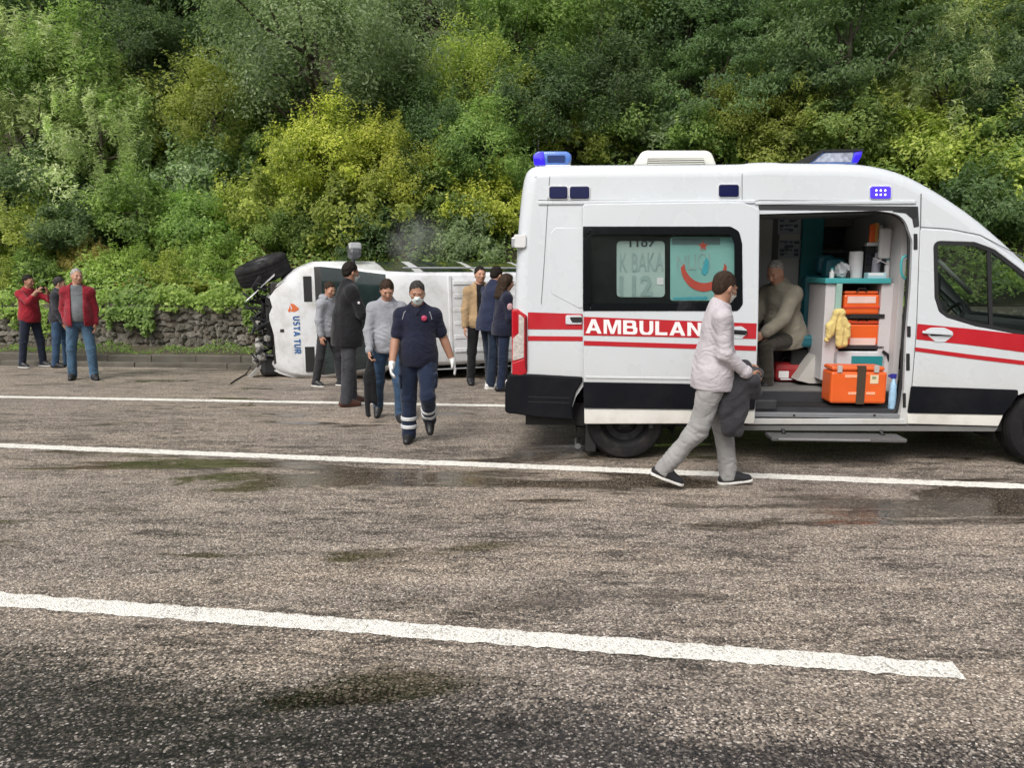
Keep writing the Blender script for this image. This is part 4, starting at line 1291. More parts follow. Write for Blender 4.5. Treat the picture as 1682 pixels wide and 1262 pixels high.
REDP = mat('red_window_print', (.62,.09,.06), .5)
apanel('film_shade', [(1104,391),(1183,391),(1183,402),(1104,402)], mat('grey_film_band', (.16,.24,.24), .5), f2, .0115, 0, thick=.001)
# crescent opening upward with a star above it
cres = []
for k in range(21):
    a = pi*1.02 + (pi*.97)*k/20; cres.append((1156+38*cos(a), 437-42*sin(a)))
for k in range(21):
    a = 2*pi*.995 - (pi*.97)*k/20; cres.append((1157+33*cos(a), 431-34*sin(a)))
apanel('crescent', cres, REDP, f2, .0135, 0, thick=.001)
star = [(1155+ (9 if k % 2 == 0 else 3.8)*sin(k*pi/5), 404-(9 if k % 2 == 0 else 3.8)*cos(k*pi/5)) for k in range(10)]
apanel('star', star, REDP, f2, .0135, 0, thick=.001)
apanel('blue_flame', [(1152,448),(1157,430),(1160,421),(1165,431),(1163,447),(1157,453)], mat('cyan_window_print', (.07,.42,.50), .5), f2, .0137, 2, thick=.001)
apanel('blue_strip', [(1106,489),(1162,487),(1162,492),(1106,492)], mat('cyan_window_print', (.07,.42,.50), .5), f2, .0137, 0, thick=.001)
apanel('small_label', lampr(1079,456,1090,468), WHT, f1, .0137, 2, thick=.001)

# ---- the sliding door, slid back along the side
DO = .085
DWIN = rpoly(AP([(957.5,372),(1200,372),(1214,380),(1219,400),(1220,500),(1212,511),(957.5,511)], DO), [.01,.05,.06,.06,.05,.05,.01])
door = apanel('sliding_door', [(957,335),(1218,331.5),(1248,343),(1246,520),(1240,696),(960,697)], W_PAINT, amb, DO, [5,4,4,0,4,4], thick=.055, bev=.010, holes=[inset(DWIN, .03)])
def spanel(nm, px, m, out, **kw): return apanel(nm, px, m, door, DO+out, **kw)
panel('window_surround', DWIN, mat('black_glass_band', (.006,.007,.009), .08, coat=.1, spec=.4), door, DO+.004, .004, holes=[inset(DWIN, .07)])
panel('door_window', inset(DWIN, .06), WIN, door, DO-.004, .002)
spanel('red_stripe', [(959,520.5),(1243,531.5),(1242,557),(959,551)], RED, .003, thick=.001)
spanel('red_stripe', [(959,560),(1242,568.5),(1242,576.5),(959,567.5)], RED, .003, thick=.001)
text_on_side('AMBULANS', [(962,547.5),(1176,553),(1176,531),(962,524)], WHT, door, DO+.0055, 'ambulance_lettering', 'own')
spanel('door_cladding', [(958,628),(1243,633),(1240,674),(959,671)], BLK, .02, rad=3, thick=.03, bev=.008)
spanel('lower_sill', [(960,673),(1240,676),(1239,696),(960,696.5)], W_LOW, .006, rad=2, thick=.01, bev=.004)
h = spanel('handle_bowl', [(1196,541),(1204,537),(1218,536),(1227,542),(1227,549),(1218,557),(1206,556),(1198,550)], W_PAINT, .006, rad=4, thick=.006, bev=.003)
apanel('handle_recess', [(1198,543),(1224,544),(1226,550),(1200,549)], RUB, h, DO+.0085, 2, thick=.002)
spanel('door_handle', [(1203,541.5),(1228,543.5),(1228,548.5),(1203,545.5)], RUB, .03, rad=2, thick=.012, bev=.003)
spanel('door_crease', [(962,618),(1241,622),(1241,626),(962,622)], W_PAINT, .008, rad=1, thick=.008, bev=.005)
mb = MB()
for u, v in ((1165, 700), (1070, 700)):
    s, z = A(u, v, DO); mb.box((s-.02, -.06, z-.03), (s+.02, .0, z+.02), .005)
mb.build('door_roller', RUB, door)
# track slot above the opening
apanel('track_slot', [(1246,336),(1508,339),(1510,372),(1501,374),(1497,352),(1470,346),(1246,345)], mat('dark_track', (.03,.03,.033), .5), amb, .0025, 0, thick=.001)
# ================================================================== inside the ambulance
LINER = mat('grey_lining', (.40,.40,.385), .55, var=.08, vscale=3)
LINW = mat('white_lining', (.56,.545,.545), .5, var=.06, vscale=3)
TEAL = mat('teal_panel', (.015,.19,.21), .5, var=.12)
TEALS = mat('teal_vinyl', (.012,.12,.155), .45, var=.15, vscale=5, bump=.1, bscale=30)
TEALR = mat('teal_shelf', (.06,.36,.37), .4, var=.1)
FLOORM = mat('grey_rubber_floor', (.16,.16,.155), .7, var=.15, bump=.2, bscale=150, dirt=.5, dirtcol=(.09,.08,.065), dscale=4)
STEPM = mat('dark_step_plastic', (.035,.037,.042), .5, var=.2, bump=.2, bscale=120)
ORG = mat('orange_case_plastic', (.72,.115,.018), .4, var=.10, vscale=5)
def amb_mesh(mb, name, m, parent=None, **kw): return mb.build(name, m, parent or amb, **kw)
def ipx(u, v, d): s, z = AI(u, v, d); return Vector((s, d, z))
zF = AI(1330, 641, .34)[1]                        # floor level
zC = AI(1330, 347, .2)[1]+.01                     # ceiling
sP = A(1506, 470)[0] - .02                        # bulkhead
# lining of the patient room
mb = MB(); mb.box((.18, .34, zF-.06), (sP, AW-.1, zF)); amb_mesh(mb, 'cabin_floor', FLOORM)
mb = MB(); mb.box((.18, .13, zC), (sP, AW-.13, zC+.04)); amb_mesh(mb, 'cabin_ceiling', LINER)
mb = MB(); mb.box((.14, .14, zF), (.18, AW-.1, zC)); amb_mesh(mb, 'rear_lining', LINER)
mb = MB(); mb.box((.18, AW-.17, zF), (sP, AW-.13, zC)); amb_mesh(mb, 'far_lining', LINER)
# bulkhead behind the cab, leaning with the seal line
bk = MB()
bk.box((sP-.02, .30, zF-.3), (sP+.03, AW-.12, zC)); amb_mesh(bk, 'bulkhead', LINW)
mb = MB(); a = ipx(1459, 460, .55); b = ipx(1459, 640, .55)
mb.box((a.x-.02, .53, zF), (sP, .57, ipx(1459, 384, .55).z), .01); amb_mesh(mb, 'bulkhead_side_panel', LINW)
# step well and threshold
zW = AI(1330, 672, .02)[1]
sO0, sO1 = A(1238, 690)[0]-.1, A(1484, 680)[0]
mb = MB(); mb.box((sO0, .05, zW-.05), (sO1, .36, zW)); amb_mesh(mb, 'step_well', STEPM)
mb = MB(); mb.box((sO0, .335, zW), (sO1, .352, zF-.012), .004); amb_mesh(mb, 'step_riser', STEPM)
mb = MB(); mb.box((sO0, .02, zW-.01), (A(1278,650)[0], .33, zF-.05), .01); amb_mesh(mb, 'step_block', STEPM)
th = MB(); zT0, zT1 = A(1330, 686)[1], A(1330, 679)[1]
th.box((sO0+.04, -.004, zT0), (sO1-.03, .05, zT1), .004); o = amb_mesh(th, 'threshold_strip', mat('worn_alu', (.30,.31,.33), .45, metal=.5))
for u in (1304, 1436):
    s, z = A(u, 682.5); mb = MB(); mb.lathe([(0,0),(.012,0)], 10, Matrix.Translation((s, -.0055, z))); o2 = mb.build('screw', RUB, o, fix=False)
# seal and pillar inside the opening
sealp = AP([(1246,350),(1440,347),(1467,349),(1484,357),(1495,372),(1498,397),(1496,467),(1487,560),(1484,645),(1475,681),(1455,687)])
sealp = smooth_profile(sealp, 2)
mb = MB(); mb.tube([(s, off(z)+.055, z) for s, z in sealp], .016, 8); amb_mesh(mb, 'door_seal', RUB)
apl = AP([(1500,360),(1510,372),(1506,530),(1497,636),(1490,690),(1479,690),(1487,640),(1491,560),(1499,466),(1502,396)])
for (u, v, w, hh) in ((1504,397,3.2,13), (1493,545,3,9), (1491.5,595,3,14), (1485.5,658,2.6,12)):
    apanel('striker_plate', lampr(u-w, v-hh, u+w, v+hh), RUB, amb, .004, 1, thick=.003)
apanel('door_cap', [(1462,347),(1505,340),(1507,356),(1499,360),(1488,350)], RUB, amb, .005, 1, thick=.002)

# far wall: cupboard front, teal column, window and screen
dF = AW - .175
def ibox(name, px, d0, d1, m, parent=None, bev=.008, dref=None):
    u0, v0, u1, v1 = px; r = d0 if dref is None else dref
    s0, z1 = AI(u0, v0, r); s1, z0 = AI(u1, v1, r)
    mb = MB(); mb.box((s0, min(d0,d1), z0), (s1, max(d0,d1), z1), bev); return mb.build(name, m, parent or amb)
cup = ibox('cupboard', (1246,352,1318,620), dF-.42, dF, mat('grey_cupboard', (.44,.44,.43), .5, var=.05))
seamc = mat('cupboard_gap', (.10,.10,.10), .6)
for u in (1271, 1317): ibox('cupboard_gap', (u-.8,356,u+.8,560), dF-.423, dF-.42, seamc, cup, 0)
ibox('teal_column', (1320,348,1341,600), dF-.46, dF-.1, TEAL)
ibox('column_trim', (1341.5,350,1344.5,470), dF-.30, dF-.1, LINW, bev=0)
ibox('wall_cabinet', (1346,352,1420,372), dF-.30, dF, mat('taupe_panel', (.20,.18,.15), .6))
wd = ibox('window_trim', (1344,378,1428,412), dF-.03, dF, mat('grey_trim', (.27,.26,.25), .5))
ibox('far_window', (1350,376,1421,408), dF-.036, dF-.03, mat('olive_window', (.10,.105,.06), .15, coat=.5, var=.4, vscale=8), wd, 0)
ibox('wall_screen', (1353,377,1386,401), dF-.07, dF-.04, mat('screen_plum', (.055,.035,.055), .15, coat=.6))
ibox('wall_ledge', (1350,411,1440,416), dF-.2, dF-.0, LINER, bev=.004)
# posters on the cupboard
def poster(px, label, seed):
    root = empty('poster', (0,0,0), 0, label, 'poster'); root.matrix_basis = amb.matrix_basis.copy()
    u0, v0, u1, v1 = px; d = dF-.428
    ibox('sheet', px, d, d+.003, mat('poster_sheet', (.30,.335,.37), .5), root, 0)
    r = random.Random(seed)
    mb = MB()
    for i in range(4):
        for j in range(4):
            if r.random() < .2: continue
            a = u0+2+(u1-u0-4)*i/4; b = v0+2+(v1-v0-4)*j/4
            p0 = AI(a, b, d-.002); p1 = AI(a+(u1-u0)*r.uniform(.12,.24), b+(v1-v0)*r.uniform(.06,.2), d-.002)
            mb.quad((p0[0],d-.002,p1[1]), (p1[0],d-.002,p1[1]), (p1[0],d-.002,p0[1]), (p0[0],d-.002,p0[1]))
    mb.build('picture_block', mat('poster_ink', (.055,.075,.11), .5), root, fix=False)
poster((1279,352,1314,385), 'upper grey blue poster of small pictures on the cupboard inside the ambulance', 1)
poster((1279,394,1314,424), 'lower grey blue poster of small pictures on the cupboard inside the ambulance', 2)

# attendant seats
def blob_seat():
    root = empty('attendant_seat'); root.parent = amb
    ibox('backrest', (1322,452,1364,590), 1.02, 1.20, TEALS, root, .05)
    ibox('seat_cushion', (1284,551,1350,571), .75, 1.25, TEALS, root, .03)
    ibox('headrest', (1344,418,1374,452), 1.02, 1.18, TEALS, root, .06)
    ibox('seat_base', (1300,572,1350,622), .85, 1.2, DARKIN, root, .02)
    ibox('second_headrest', (1356,424,1392,462), .85, 1.0, TEALS, root, .06)
blob_seat()
# pale slanted foot of the cabinet
mb = MB(); d0, d1 = .62, .95
P = [ipx(u, v, d0) for u, v in ((1309,625),(1345,575),(1360,572),(1360,630),(1330,630))]
f = [Vector((p.x, d0, max(p.z, zF+.001))) for p in P]; b = [Vector((p.x, d1, p.z)) for p in f]
mb.ngon(f); mb.ngon(list(reversed(b)))
for i in range(5): mb.quad(f[i], b[i], b[(i+1)%5], f[(i+1)%5])
amb_mesh(mb, 'slanted_cover', mat('pale_grey_plastic', (.48,.47,.44), .5))
# equipment cabinet beside the bulkhead
dC = .42
cab = empty('equipment_cabinet'); cab.parent = amb
CABM = mat('cabinet_white', (.54,.52,.53), .45, var=.05)
ibox('side_panel', (1357,466,1374,625), dC, dC+.5, CABM, cab, .006)
ibox('side_panel', (1449,466,1459,640), dC, dC+.5, CABM, cab, .006)
ibox('back_panel', (1360,466,1459,620), dC+.48, dC+.5, mat('cabinet_back', (.22,.14,.13), .6), cab, 0)
ibox('worktop', (1356,457,1464,466), dC-.03, dC+.52, TEALR, cab, .008)
ibox('shelf', (1372,518,1452,524), dC+.03, dC+.48, DARKIN, cab, .003)
ibox('shelf', (1372,568,1452,574), dC+.0, dC+.48, mat('dark_shelf', (.03,.025,.03), .6), cab, .003)
ibox('lower_front', (1368,577,1452,640), dC, dC+.03, mat('cabinet_drawer', (.60,.63,.66), .4), cab, .012)
ibox('teal_label', (1399,585,1449,602), dC-.004, dC, mat('teal_label', (.02,.22,.24), .4), cab, 0)
ibox('post', (1374.5,466,1381,520), dC-.03, dC+.0, mat('pale_green_post', (.30,.46,.40), .4), cab, .004)
mb = MB(); mb.tube([ipx(1450,577,dC-.01), ipx(1458,583,dC-.01), ipx(1463,600,dC-.01), ipx(1467,640,dC-.01)], .014, 6); amb_mesh(mb, 'black_hose', RUB, cab)
mb = MB(); a = smooth_profile([(1493,420),(1484,421),(1480,430),(1480,448),(1484,457),(1493,458)], 2)
mb.tube([ipx(u, v, .16) for u, v in a], .012, 8); amb_mesh(mb, 'grab_handle', TEALR)
# tubing and white bags hanging on the bulkhead side
mb = MB()
for pts, rr in (([(1462,372),(1458,410),(1446,428),(1440,431)], .008), ([(1458,374),(1470,400),(1468,440)], .006), ([(1474,372),(1480,392),(1472,430),(1466,456)], .006), ([(1434,424),(1450,430),(1461,436)], .006)):
    mb.tube([ipx(u, v, .50) for u, v in smooth_profile(pts, 2)], rr, 6)
amb_mesh(mb, 'tubing', LINW)
ibox('white_bracket', (1447,374,1463,425), .47, .53, LINW, bev=.02)
ibox('white_bracket', (1466,376,1488,428), .50, .55, LINW, bev=.03)
mb = MB(); 
for k in range(5):
    u = 1468 + k*1.5; mb.tube([ipx(u, 470, .545-.002*k), ipx(u+2, 560, .54), ipx(u-1, 630, .54)], .006, 5)
amb_mesh(mb, 'white_cable', LINW)

# ---- loose things in the ambulance: each a thing of its own
def loose(name, label, cat, group=None):
    o = empty(name, (0,0,0), 0, label, cat, group); return o
def at_amb(o, p):
    M = amb.matrix_basis
    o.matrix_basis = M @ Matrix.Translation(p); return o
def lbox(root, p, name, px, d0, d1, m, bev=.008):
    """box read off the picture, child of a loose thing standing at p (ambulance coordinates)"""
    u0, v0, u1, v1 = px; s0, z1 = AI(u0, v0, d0); s1, z0 = AI(u1, v1, d0)
    mb = MB(); mb.box((s0-p.x, d0-p.y, z0-p.z), (s1-p.x, d1-p.y, z1-p.z), bev); return mb.build(name, m, root)
STRAP = mat('black_strap', (.015,.013,.014), .8, bump=.2, bscale=200)
SILV = mat('silver_band', (.75,.55,.50), .35, var=.1)
def medcase(px, d0, d1, label, kind):
    u0, v0, u1, v1 = px
    p = ipx((u0+u1)/2, v1, (d0+d1)/2); p = Vector((ipx((u0+u1)/2, v1, d0).x, (d0+d1)/2, ipx(u0, v1, d0).z))
    root = loose('medical_case', label, 'case', 'orange medical cases'); at_amb(root, p)
    w, h = u1-u0, v1-v0
    lbox(root, p, 'case_body', (u0, v0+h*.14, u1, v1), d0, d1, ORG, .022)
    lbox(root, p, 'lid', (u0+w*.01, v0, u1-w*.01, v0+h*.13), d0+.01, d1-.01, ORG, .018)
    if kind == 'floor':
        for a in (.12, .80): lbox(root, p, 'latch', (u0+w*a, v0-1, u0+w*(a+.08), v0+h*.17), d0-.008, d0+.02, mat('latch_grey', (.45,.42,.40), .4), .003)
        lbox(root, p, 'strap', (u0+w*.49, v0-.5, u0+w*.60, v1+.5), d0-.006, d0+.03, mat('dark_webbing', (.055,.035,.02), .8), .002)
        lbox(root, p, 'sticker', (u0+w*.72, v0+h*.23, u0+w*.86, v0+h*.46), d0-.003, d0+.001, mat('cream_sticker', (.72,.60,.40), .5), 0)
        lbox(root, p, 'sticker_mark', (u0+w*.75, v0+h*.27, u0+w*.82, v0+h*.34), d0-.0045, d0-.003, mat('sticker_ink', (.25,.30,.18), .5), 0)
        for (a, b, c, e) in ((.25,.22,.47,.30), (.31,.68,.46,.75), (.64,.68,.80,.75)):
            lbox(root, p, 'printed_line', (u0+w*a, v0+h*b, u0+w*c, v0+h*e), d0-.003, d0+.001, mat('pale_orange_print', (.85,.42,.25), .5, var=.3, vscale=60), 0)
    else:
        y = .22 if kind == 'upper' else .70
        lbox(root, p, 'reflective_band', (u0+w*.10, v0+h*y, u0+w*.90, v0+h*(y+.28)), d0-.003, d0+.001, SILV, 0)
        lbox(root, p, 'strap', (u0-2, v0+h*.62 if kind == 'upper' else v0+h*.05, u1+2, v0+h*.72 if kind == 'upper' else v0+h*.13), d0-.006, d0+.02, mat('orange_strap', (.62,.06,.02), .6), .002)
        mb = MB(); c0 = ipx((u0+u1)/2-8, v0+2, d0)-p; c1 = ipx((u0+u1)/2+8, v0+2, d0)-p
        mb.tube([c0, (c0+c1)/2+Vector((-.03,0,.035)), (c0+c1)/2+Vector((.03,0,.035)), c1], .008, 6); mb.build('handle', STRAP, root)
    return root
medcase((1387,478,1444,518), dC+.02, dC+.42, 'orange medical case with a silver band on the upper shelf', 'upper')
medcase((1391,526,1443,568), dC+.02, dC+.42, 'orange medical case on the lower shelf behind the yellow cloth', 'lower')
medcase((1366,602,1455,664), .07, .33, 'big orange medical case standing on the step by the open door', 'floor')
# belt across the shelf
ibox('shelf_belt', (1396,516,1453,523), dC-.01, dC-.004, STRAP, cab, 0)
# bottle
p = ipx(1465, 666, .10); p.z = zW
bt = loose('water_bottle', 'blue spray bottle standing beside the big orange case', 'bottle'); at_amb(bt, p)
k = .00575
mb = MB(); Mz = Matrix.Rotation(-pi/2, 4, 'X')
hB = ipx(1465, 614, .10).z - zW
rowp = [(0,0),(.032,0),(.034,.01),(.034,hB*.45),(.030,hB*.55),(.033,hB*.66),(.016,hB*.78),(.013,hB*.86),(0,hB*.86)]
def lathez(prof, n=20):
    b = MB(); b.grid([[(r*cos(2*pi*j/n), r*sin(2*pi*j/n), z) for j in range(n)] for r, z in prof], close=True); return b
lathez(rowp).build('bottle_body', mat('pale_blue_plastic', (.34,.55,.74), .25, coat=.4, var=.25, vscale=20), bt)
b = MB(); b.box((-.03,-.012,hB*.86),(.022,.012,hB), .006); b.box((-.05,-.008,hB*.9),(-.03,.008,hB*.97),.003); b.build('spray_head', mat('blue_spray_head', (.03,.03,.25), .4), bt)
# things on the worktop
zT = AI(1400, 457.5, dC-.03)[1]
def onshelf(name, label, cat, u, d): 
    o = loose(name, label, cat); s = AI(u, 457, d)[0]; at_amb(o, Vector((s, d, zT))); return o
def hpx(v0, v1, d): return AI(1400, v0, d)[1]-AI(1400, v1, d)[1]
o = onshelf('towel_roll', 'thick white paper towel roll on the teal worktop', 'paper roll', 1404, .62)
H = hpx(413, 457, .6)
lathez([(.018,H),(.060,H),(.064,H-.006),(.064,.004),(.06,0),(0,0)], 28).build('paper', mat('paper_white', (.74,.73,.74), .9, bump=.15, bscale=60), o)
lathez([(.018,H+.001),(.018,H*.3),(0,H*.3)], 16).build('core', mat('card_core', (.30,.24,.17), .9), o)
o = onshelf('black_device', 'tall black box standing behind the white towel roll', 'device', 1424, .66)
b = MB(); b.box((-.048,-.05,0),(.048,.05,hpx(404,457,.66)),.008); b.build('housing', DARKIN, o)
b = MB(); b.box((-.034,-.053,.12),(.034,-.0505,.24)); b.build('screen', mat('dark_display', (.02,.02,.028), .1, coat=.5), o)
o = onshelf('tissue_box', 'pale blue box of wipes at the front of the teal worktop', 'box', 1437, .47)
b = MB(); b.box((-.085,-.05,0),(.085,.05,.055),.006); b.build('carton', mat('pale_blue_card', (.42,.62,.70), .6), o)
b = MB(); b.box((-.075,-.0515,.03),(.06,-.0502,.05)); b.build('label', WHT, o)
o = onshelf('grey_bottle', 'grey plastic canister right of the black box on the worktop', 'canister', 1437, .62)
lathez([(0,0),(.04,0),(.042,.01),(.042,.17),(.02,.20),(.018,.24),(0,.24)]).build('canister_body', mat('lilac_plastic', (.40,.38,.44), .4), o)
o = onshelf('clear_bag', 'crumpled clear plastic bag left of the towel roll on the worktop', 'bag', 1383, .55)
rb_ = random.Random(3); bm = bmesh.new(); bmesh.ops.create_icosphere(bm, subdivisions=3, radius=.075)
for v in bm.verts: v.co *= rb_.uniform(.86,1.12); v.co.z = max(v.co.z*1.15+.07, 0)
b = MB(); b.addbm(bm); bm.free(); b.build('film', mat('clear_film', (.46,.48,.50), .25, var=.4, vscale=25), o)
for k_, (nm, lab, u, d, rr, hh, m) in enumerate((
    ('pill_bottle', 'small white bottle at the left end of the teal worktop', 1366, .50, .022, .085, WHT),
    ('pill_bottle', 'small dark bottle between the plastic bag and the towel roll', 1393, .47, .018, .075, DARKIN),
    ('spray_bottle', 'slim white spray bottle at the right end of the teal worktop', 1456, .52, .024, .17, LINW))):
    o = onshelf(nm, lab, 'bottle', u, d)
    lathez([(0,0),(rr,0),(rr*1.02,.008),(rr,hh*.68),(rr*.5,hh*.8),(rr*.5,hh),(0,hh)], 16).build('bottle_body', m, o)
    lathez([(0,hh*1.001),(rr*.62,hh*1.001),(rr*.62,hh*1.2),(0,hh*1.2)], 12).build('cap', TEALR if k_ != 1 else LINW, o)
# first aid pouches at the top corner
o = loose('orange_pouch', 'orange and white packets hanging at the top of the bulkhead', 'packet'); p = ipx(1441, 372, .62); at_amb(o, p)
for i, (u0,v0,u1,v1,m) in enumerate(((1430,368,1437,402,ORG),(1436,366,1443,400,mat('amber_packet',(.75,.40,.12),.4)),(1442,370,1450,398,mat('white_packet',(.7,.62,.56),.5)))):
    lbox(o, p, 'packet', (u0,v0,u1,v1), .60+.01*i, .64+.01*i, m, .01)
lbox(o, p, 'hook_rail', (1425,398,1450,404), .58, .66, LINW, .006)
# red bag on the floor behind the seat
p = ipx(1293, 618, .95); p.z = zF
o = loose('red_bag', 'dark red bag lying on the floor behind the seated man', 'bag'); at_amb(o, p)
b = MB(); b.box((-.16,-.12,0),(.17,.14,.20),.06); b.build('bag_body', mat('dark_red_nylon', (.32,.012,.015), .6, var=.3, bump=.4, bscale=20), o)
b = MB(); b.box((-.12,-.123,.05),(-.02,-.1205,.12)); b.box((-.10,-.123,.03),(.02,-.1205,.045)); b.build('white_print', WHT, o)
b = MB(); b.tube([(-.08,0,.19),(-.04,0,.25),(.06,0,.25),(.10,0,.19)], .01, 6); b.build('handle', STRAP, o)
# ================================================================== the overturned van, lying on its left side
VA = radians(22)
vf = Vector((-cos(VA), -sin(VA), 0)); vu = Vector((sin(VA), -cos(VA), 0)); vl = Vector((0, 0, -1))    # forward, up (roof, towards the camera), left (down)
VPW = G(450, 622)                                # where the bonnet's lower front corner rests
VROLL = radians(3.0)
VHW = 1.0                                        # half width
# origin: bonnet front edge on the centre line at the level of the chassis datum (z=0)
VO = Vector((VPW.x, VPW.y, 0)) - vu*.95 + Vector((0,0,VHW+.0))
VM = Matrix(((vf.x, vl.x, vu.x, VO.x), (vf.y, vl.y, vu.y, VO.y), (vf.z, vl.z, vu.z, VO.z), (0,0,0,1)))
Rr = Matrix.Translation((0, VHW, 2.2)) @ Matrix.Rotation(VROLL, 4, 'X') @ Matrix.Translation((0, -VHW, -2.2))
VM = VM @ Rr
van = empty('overturned_van', (0,0,0), 0, 'wrecked white minibus lying on its side with its roof towards the road', 'van')
van.matrix_basis = VM
V_PAINT = mat('white_van_paint', (.66,.675,.69), .32, var=.05, vscale=1.5, coat=.35, dirt=.7, dirtcol=(.30,.28,.24), dscale=2.2)
V_GLASS = mat('dark_van_glass', (.013,.024,.024), .07, var=.5, vscale=3, coat=.25)
V_BLK = mat('van_black_plastic', (.012,.012,.013), .55, var=.3)
GUTS = mat('oily_metal', (.04,.038,.036), .55, metal=.3, var=.6, vscale=12, bump=.6, bscale=50)
GUTL = mat('pale_engine_part', (.30,.29,.27), .5, var=.6, vscale=12, bump=.5, bscale=40)
ST = [ # x, half width, height of the top
 (.02,.76,.84), (-.02,.82,.90), (-.12,.88,.97), (-.28,.95,1.05), (-.46,.99,1.11), (-.70,1.0,1.16), (-.80,1.0,1.22), (-1.08,1.0,1.52), (-1.42,1.0,1.88), (-1.68,1.0,2.10), (-1.90,1.0,2.18), (-2.3,1.0,2.21), (-3.2,1.0,2.22), (-4.2,1.0,2.22), (-5.0,1.0,2.21), (-5.28,.99,2.17), (-5.36,.95,2.05)]
def crush(x):                                     # the upper front corner is knocked in
    return .56 + .44*min(max((.02-x)/.62, 0), 1)**.9
def sect(x, w, h):
    belt = min(1.16, h-.12); zb = .36 if x < -.2 else .48
    tum = .20*max(0, (h-.10-belt))/.95 + .02
    half = [(w-.05, zb), (w-.01, zb+.10), (w, zb+.5*(belt-zb)), (w-.01, belt-.05), (w-.02, belt)]
    for f in (.25, .5, .75, 1.0): half.append((w-.02-tum*f**1.15, belt+(h-.12-belt)*f))
    wr = half[-1][0]
    half += [(wr-.02, h-.06), (wr-.06, h-.022), (wr-.13, h-.004), (wr*.6, h+.008), (wr*.3, h+.014), (0, h+.016)]
    return half
def vsec(x, w, h):
    hf = sect(x, w, h)
    return [(x, y, z) for y, z in hf] + [(x, -y*crush(x), z) for y, z in reversed(hf[:-1])]
rows = [vsec(*s) for s in ST]
rc_ = random.Random(44)
for i_ in range(0, 5):                            # buckled nose
    for j_ in range(len(rows[0])):
        x, y, z = rows[i_][j_]; a_ = (.055, .05, .035, .0, .0)[i_]
        rows[i_][j_] = (x + rc_.uniform(-a_, a_), y + rc_.uniform(-a_, a_)*.6, z + rc_.uniform(-a_, a_)*.5)
NP = len(rows[0]); NH = (NP+1)//2
def vanfaces(i0, i1, j0, j1): 
    return [[rows[i][j] for j in range(j0, j1+1)] for i in range(i0, i1+1)]
iB, iW0, iW1 = 5, 6, 9
def vpart(name, grids, m, push=0.0, parent=None):
    mb = MB()
    for g in grids: mb.grid(g)
    o = mb.build(name, m, parent or van)
    if push:
        me = o.data
        n = [v.normal.copy() for v in me.vertices]
        for v, k in zip(me.vertices, n): v.co += k*push
    return o
J_R0, J_R1 = 10, NP-11                           # roof / bonnet / windscreen columns
bonnet = vpart('bonnet', [vanfaces(1, iB, J_R0, J_R1)], V_PAINT)
vpart('front_wing', [vanfaces(0, iB+1, 0, J_R0)], V_PAINT); vpart('front_wing', [vanfaces(0, iB+1, J_R1, NP-1)], V_PAINT)
vpart('cowl', [vanfaces(iB, iW0, J_R0, J_R1)], V_BLK)
vpart('windscreen', [vanfaces(iW0, iW1, J_R0, J_R1)], V_GLASS)
vpart('roof', [vanfaces(iW1, len(rows)-1, J_R0, J_R1)], V_PAINT)
vpart('cab_door', [vanfaces(iB+1, iW1+1, 0, J_R0)], V_PAINT); vpart('cab_door', [vanfaces(iB+1, iW1+1, J_R1, NP-1)], V_PAINT)
vpart('body_side', [vanfaces(iW1+1, len(rows)-1, 0, J_R0)], V_PAINT); vpart('body_side', [vanfaces(iW1+1, len(rows)-1, J_R1, NP-1)], V_PAINT)
mb = MB(); mb.ngon(rows[-1]); mb.build('rear_door', V_PAINT, van)
# glass along both sides (columns between belt and roof), set just proud
def sideglass(x0, x1, right, name='side_window'):
    P = []
    for x in np.linspace(x0, x1, 7):
        # section at x by interpolation
        for a, b in zip(ST[:-1], ST[1:]):
            if b[0] <= x <= a[0]:
                t = (a[0]-x)/(a[0]-b[0]); s = tuple(a[k]+(b[k]-a[k])*t for k in range(3)); break
        hf = sect(x, s[1], s[2]); sg = -1 if right else 1
        P.append([(x, sg*(y+.008), z+.004) for y, z in (hf[4:9])])
    mb = MB(); mb.grid(P); return mb.build(name, V_GLASS, van)
for rt in (True, False):
    for x0, x1 in ((-1.70, -2.15), (-2.30, -3.15), (-3.25, -4.10), (-4.20, -5.0)): sideglass(x0, x1, rt)
# windscreen frame along its lower edge, wipers, bonnet slots
def bpt(x, y, lift=0.0):
    for a, b in zip(ST[:-1], ST[1:]):
        if b[0] <= x <= a[0]:
            t = (a[0]-x)/(a[0]-b[0]); return (x, y, a[2]+(b[2]-a[2])*t + .014*(1-abs(y)) + lift)
def slot(x0, x1, y0, y1, name, m, lift=.006):
    mb = MB(); g = []
    for x in np.linspace(x0, x1, 4): g.append([bpt(x, y, lift) for y in np.linspace(y0, y1, 4)])
    mb.grid(g); return mb.build(name, m, bonnet, fix=False)
slot(-.52, -.65, -.74, -.32, 'bonnet_vent', V_BLK); slot(-.50, -.65, .42, .84, 'bonnet_vent', V_BLK)
mb = MB()
for y0, y1 in ((-.62, .05), (.12, .75)): mb.tube([bpt(-.84, y0, .03), bpt(-.96, (y0+y1)/2, .035), bpt(-1.04, y1, .03)], .012, 5)
mb.build('wiper', V_BLK, van)
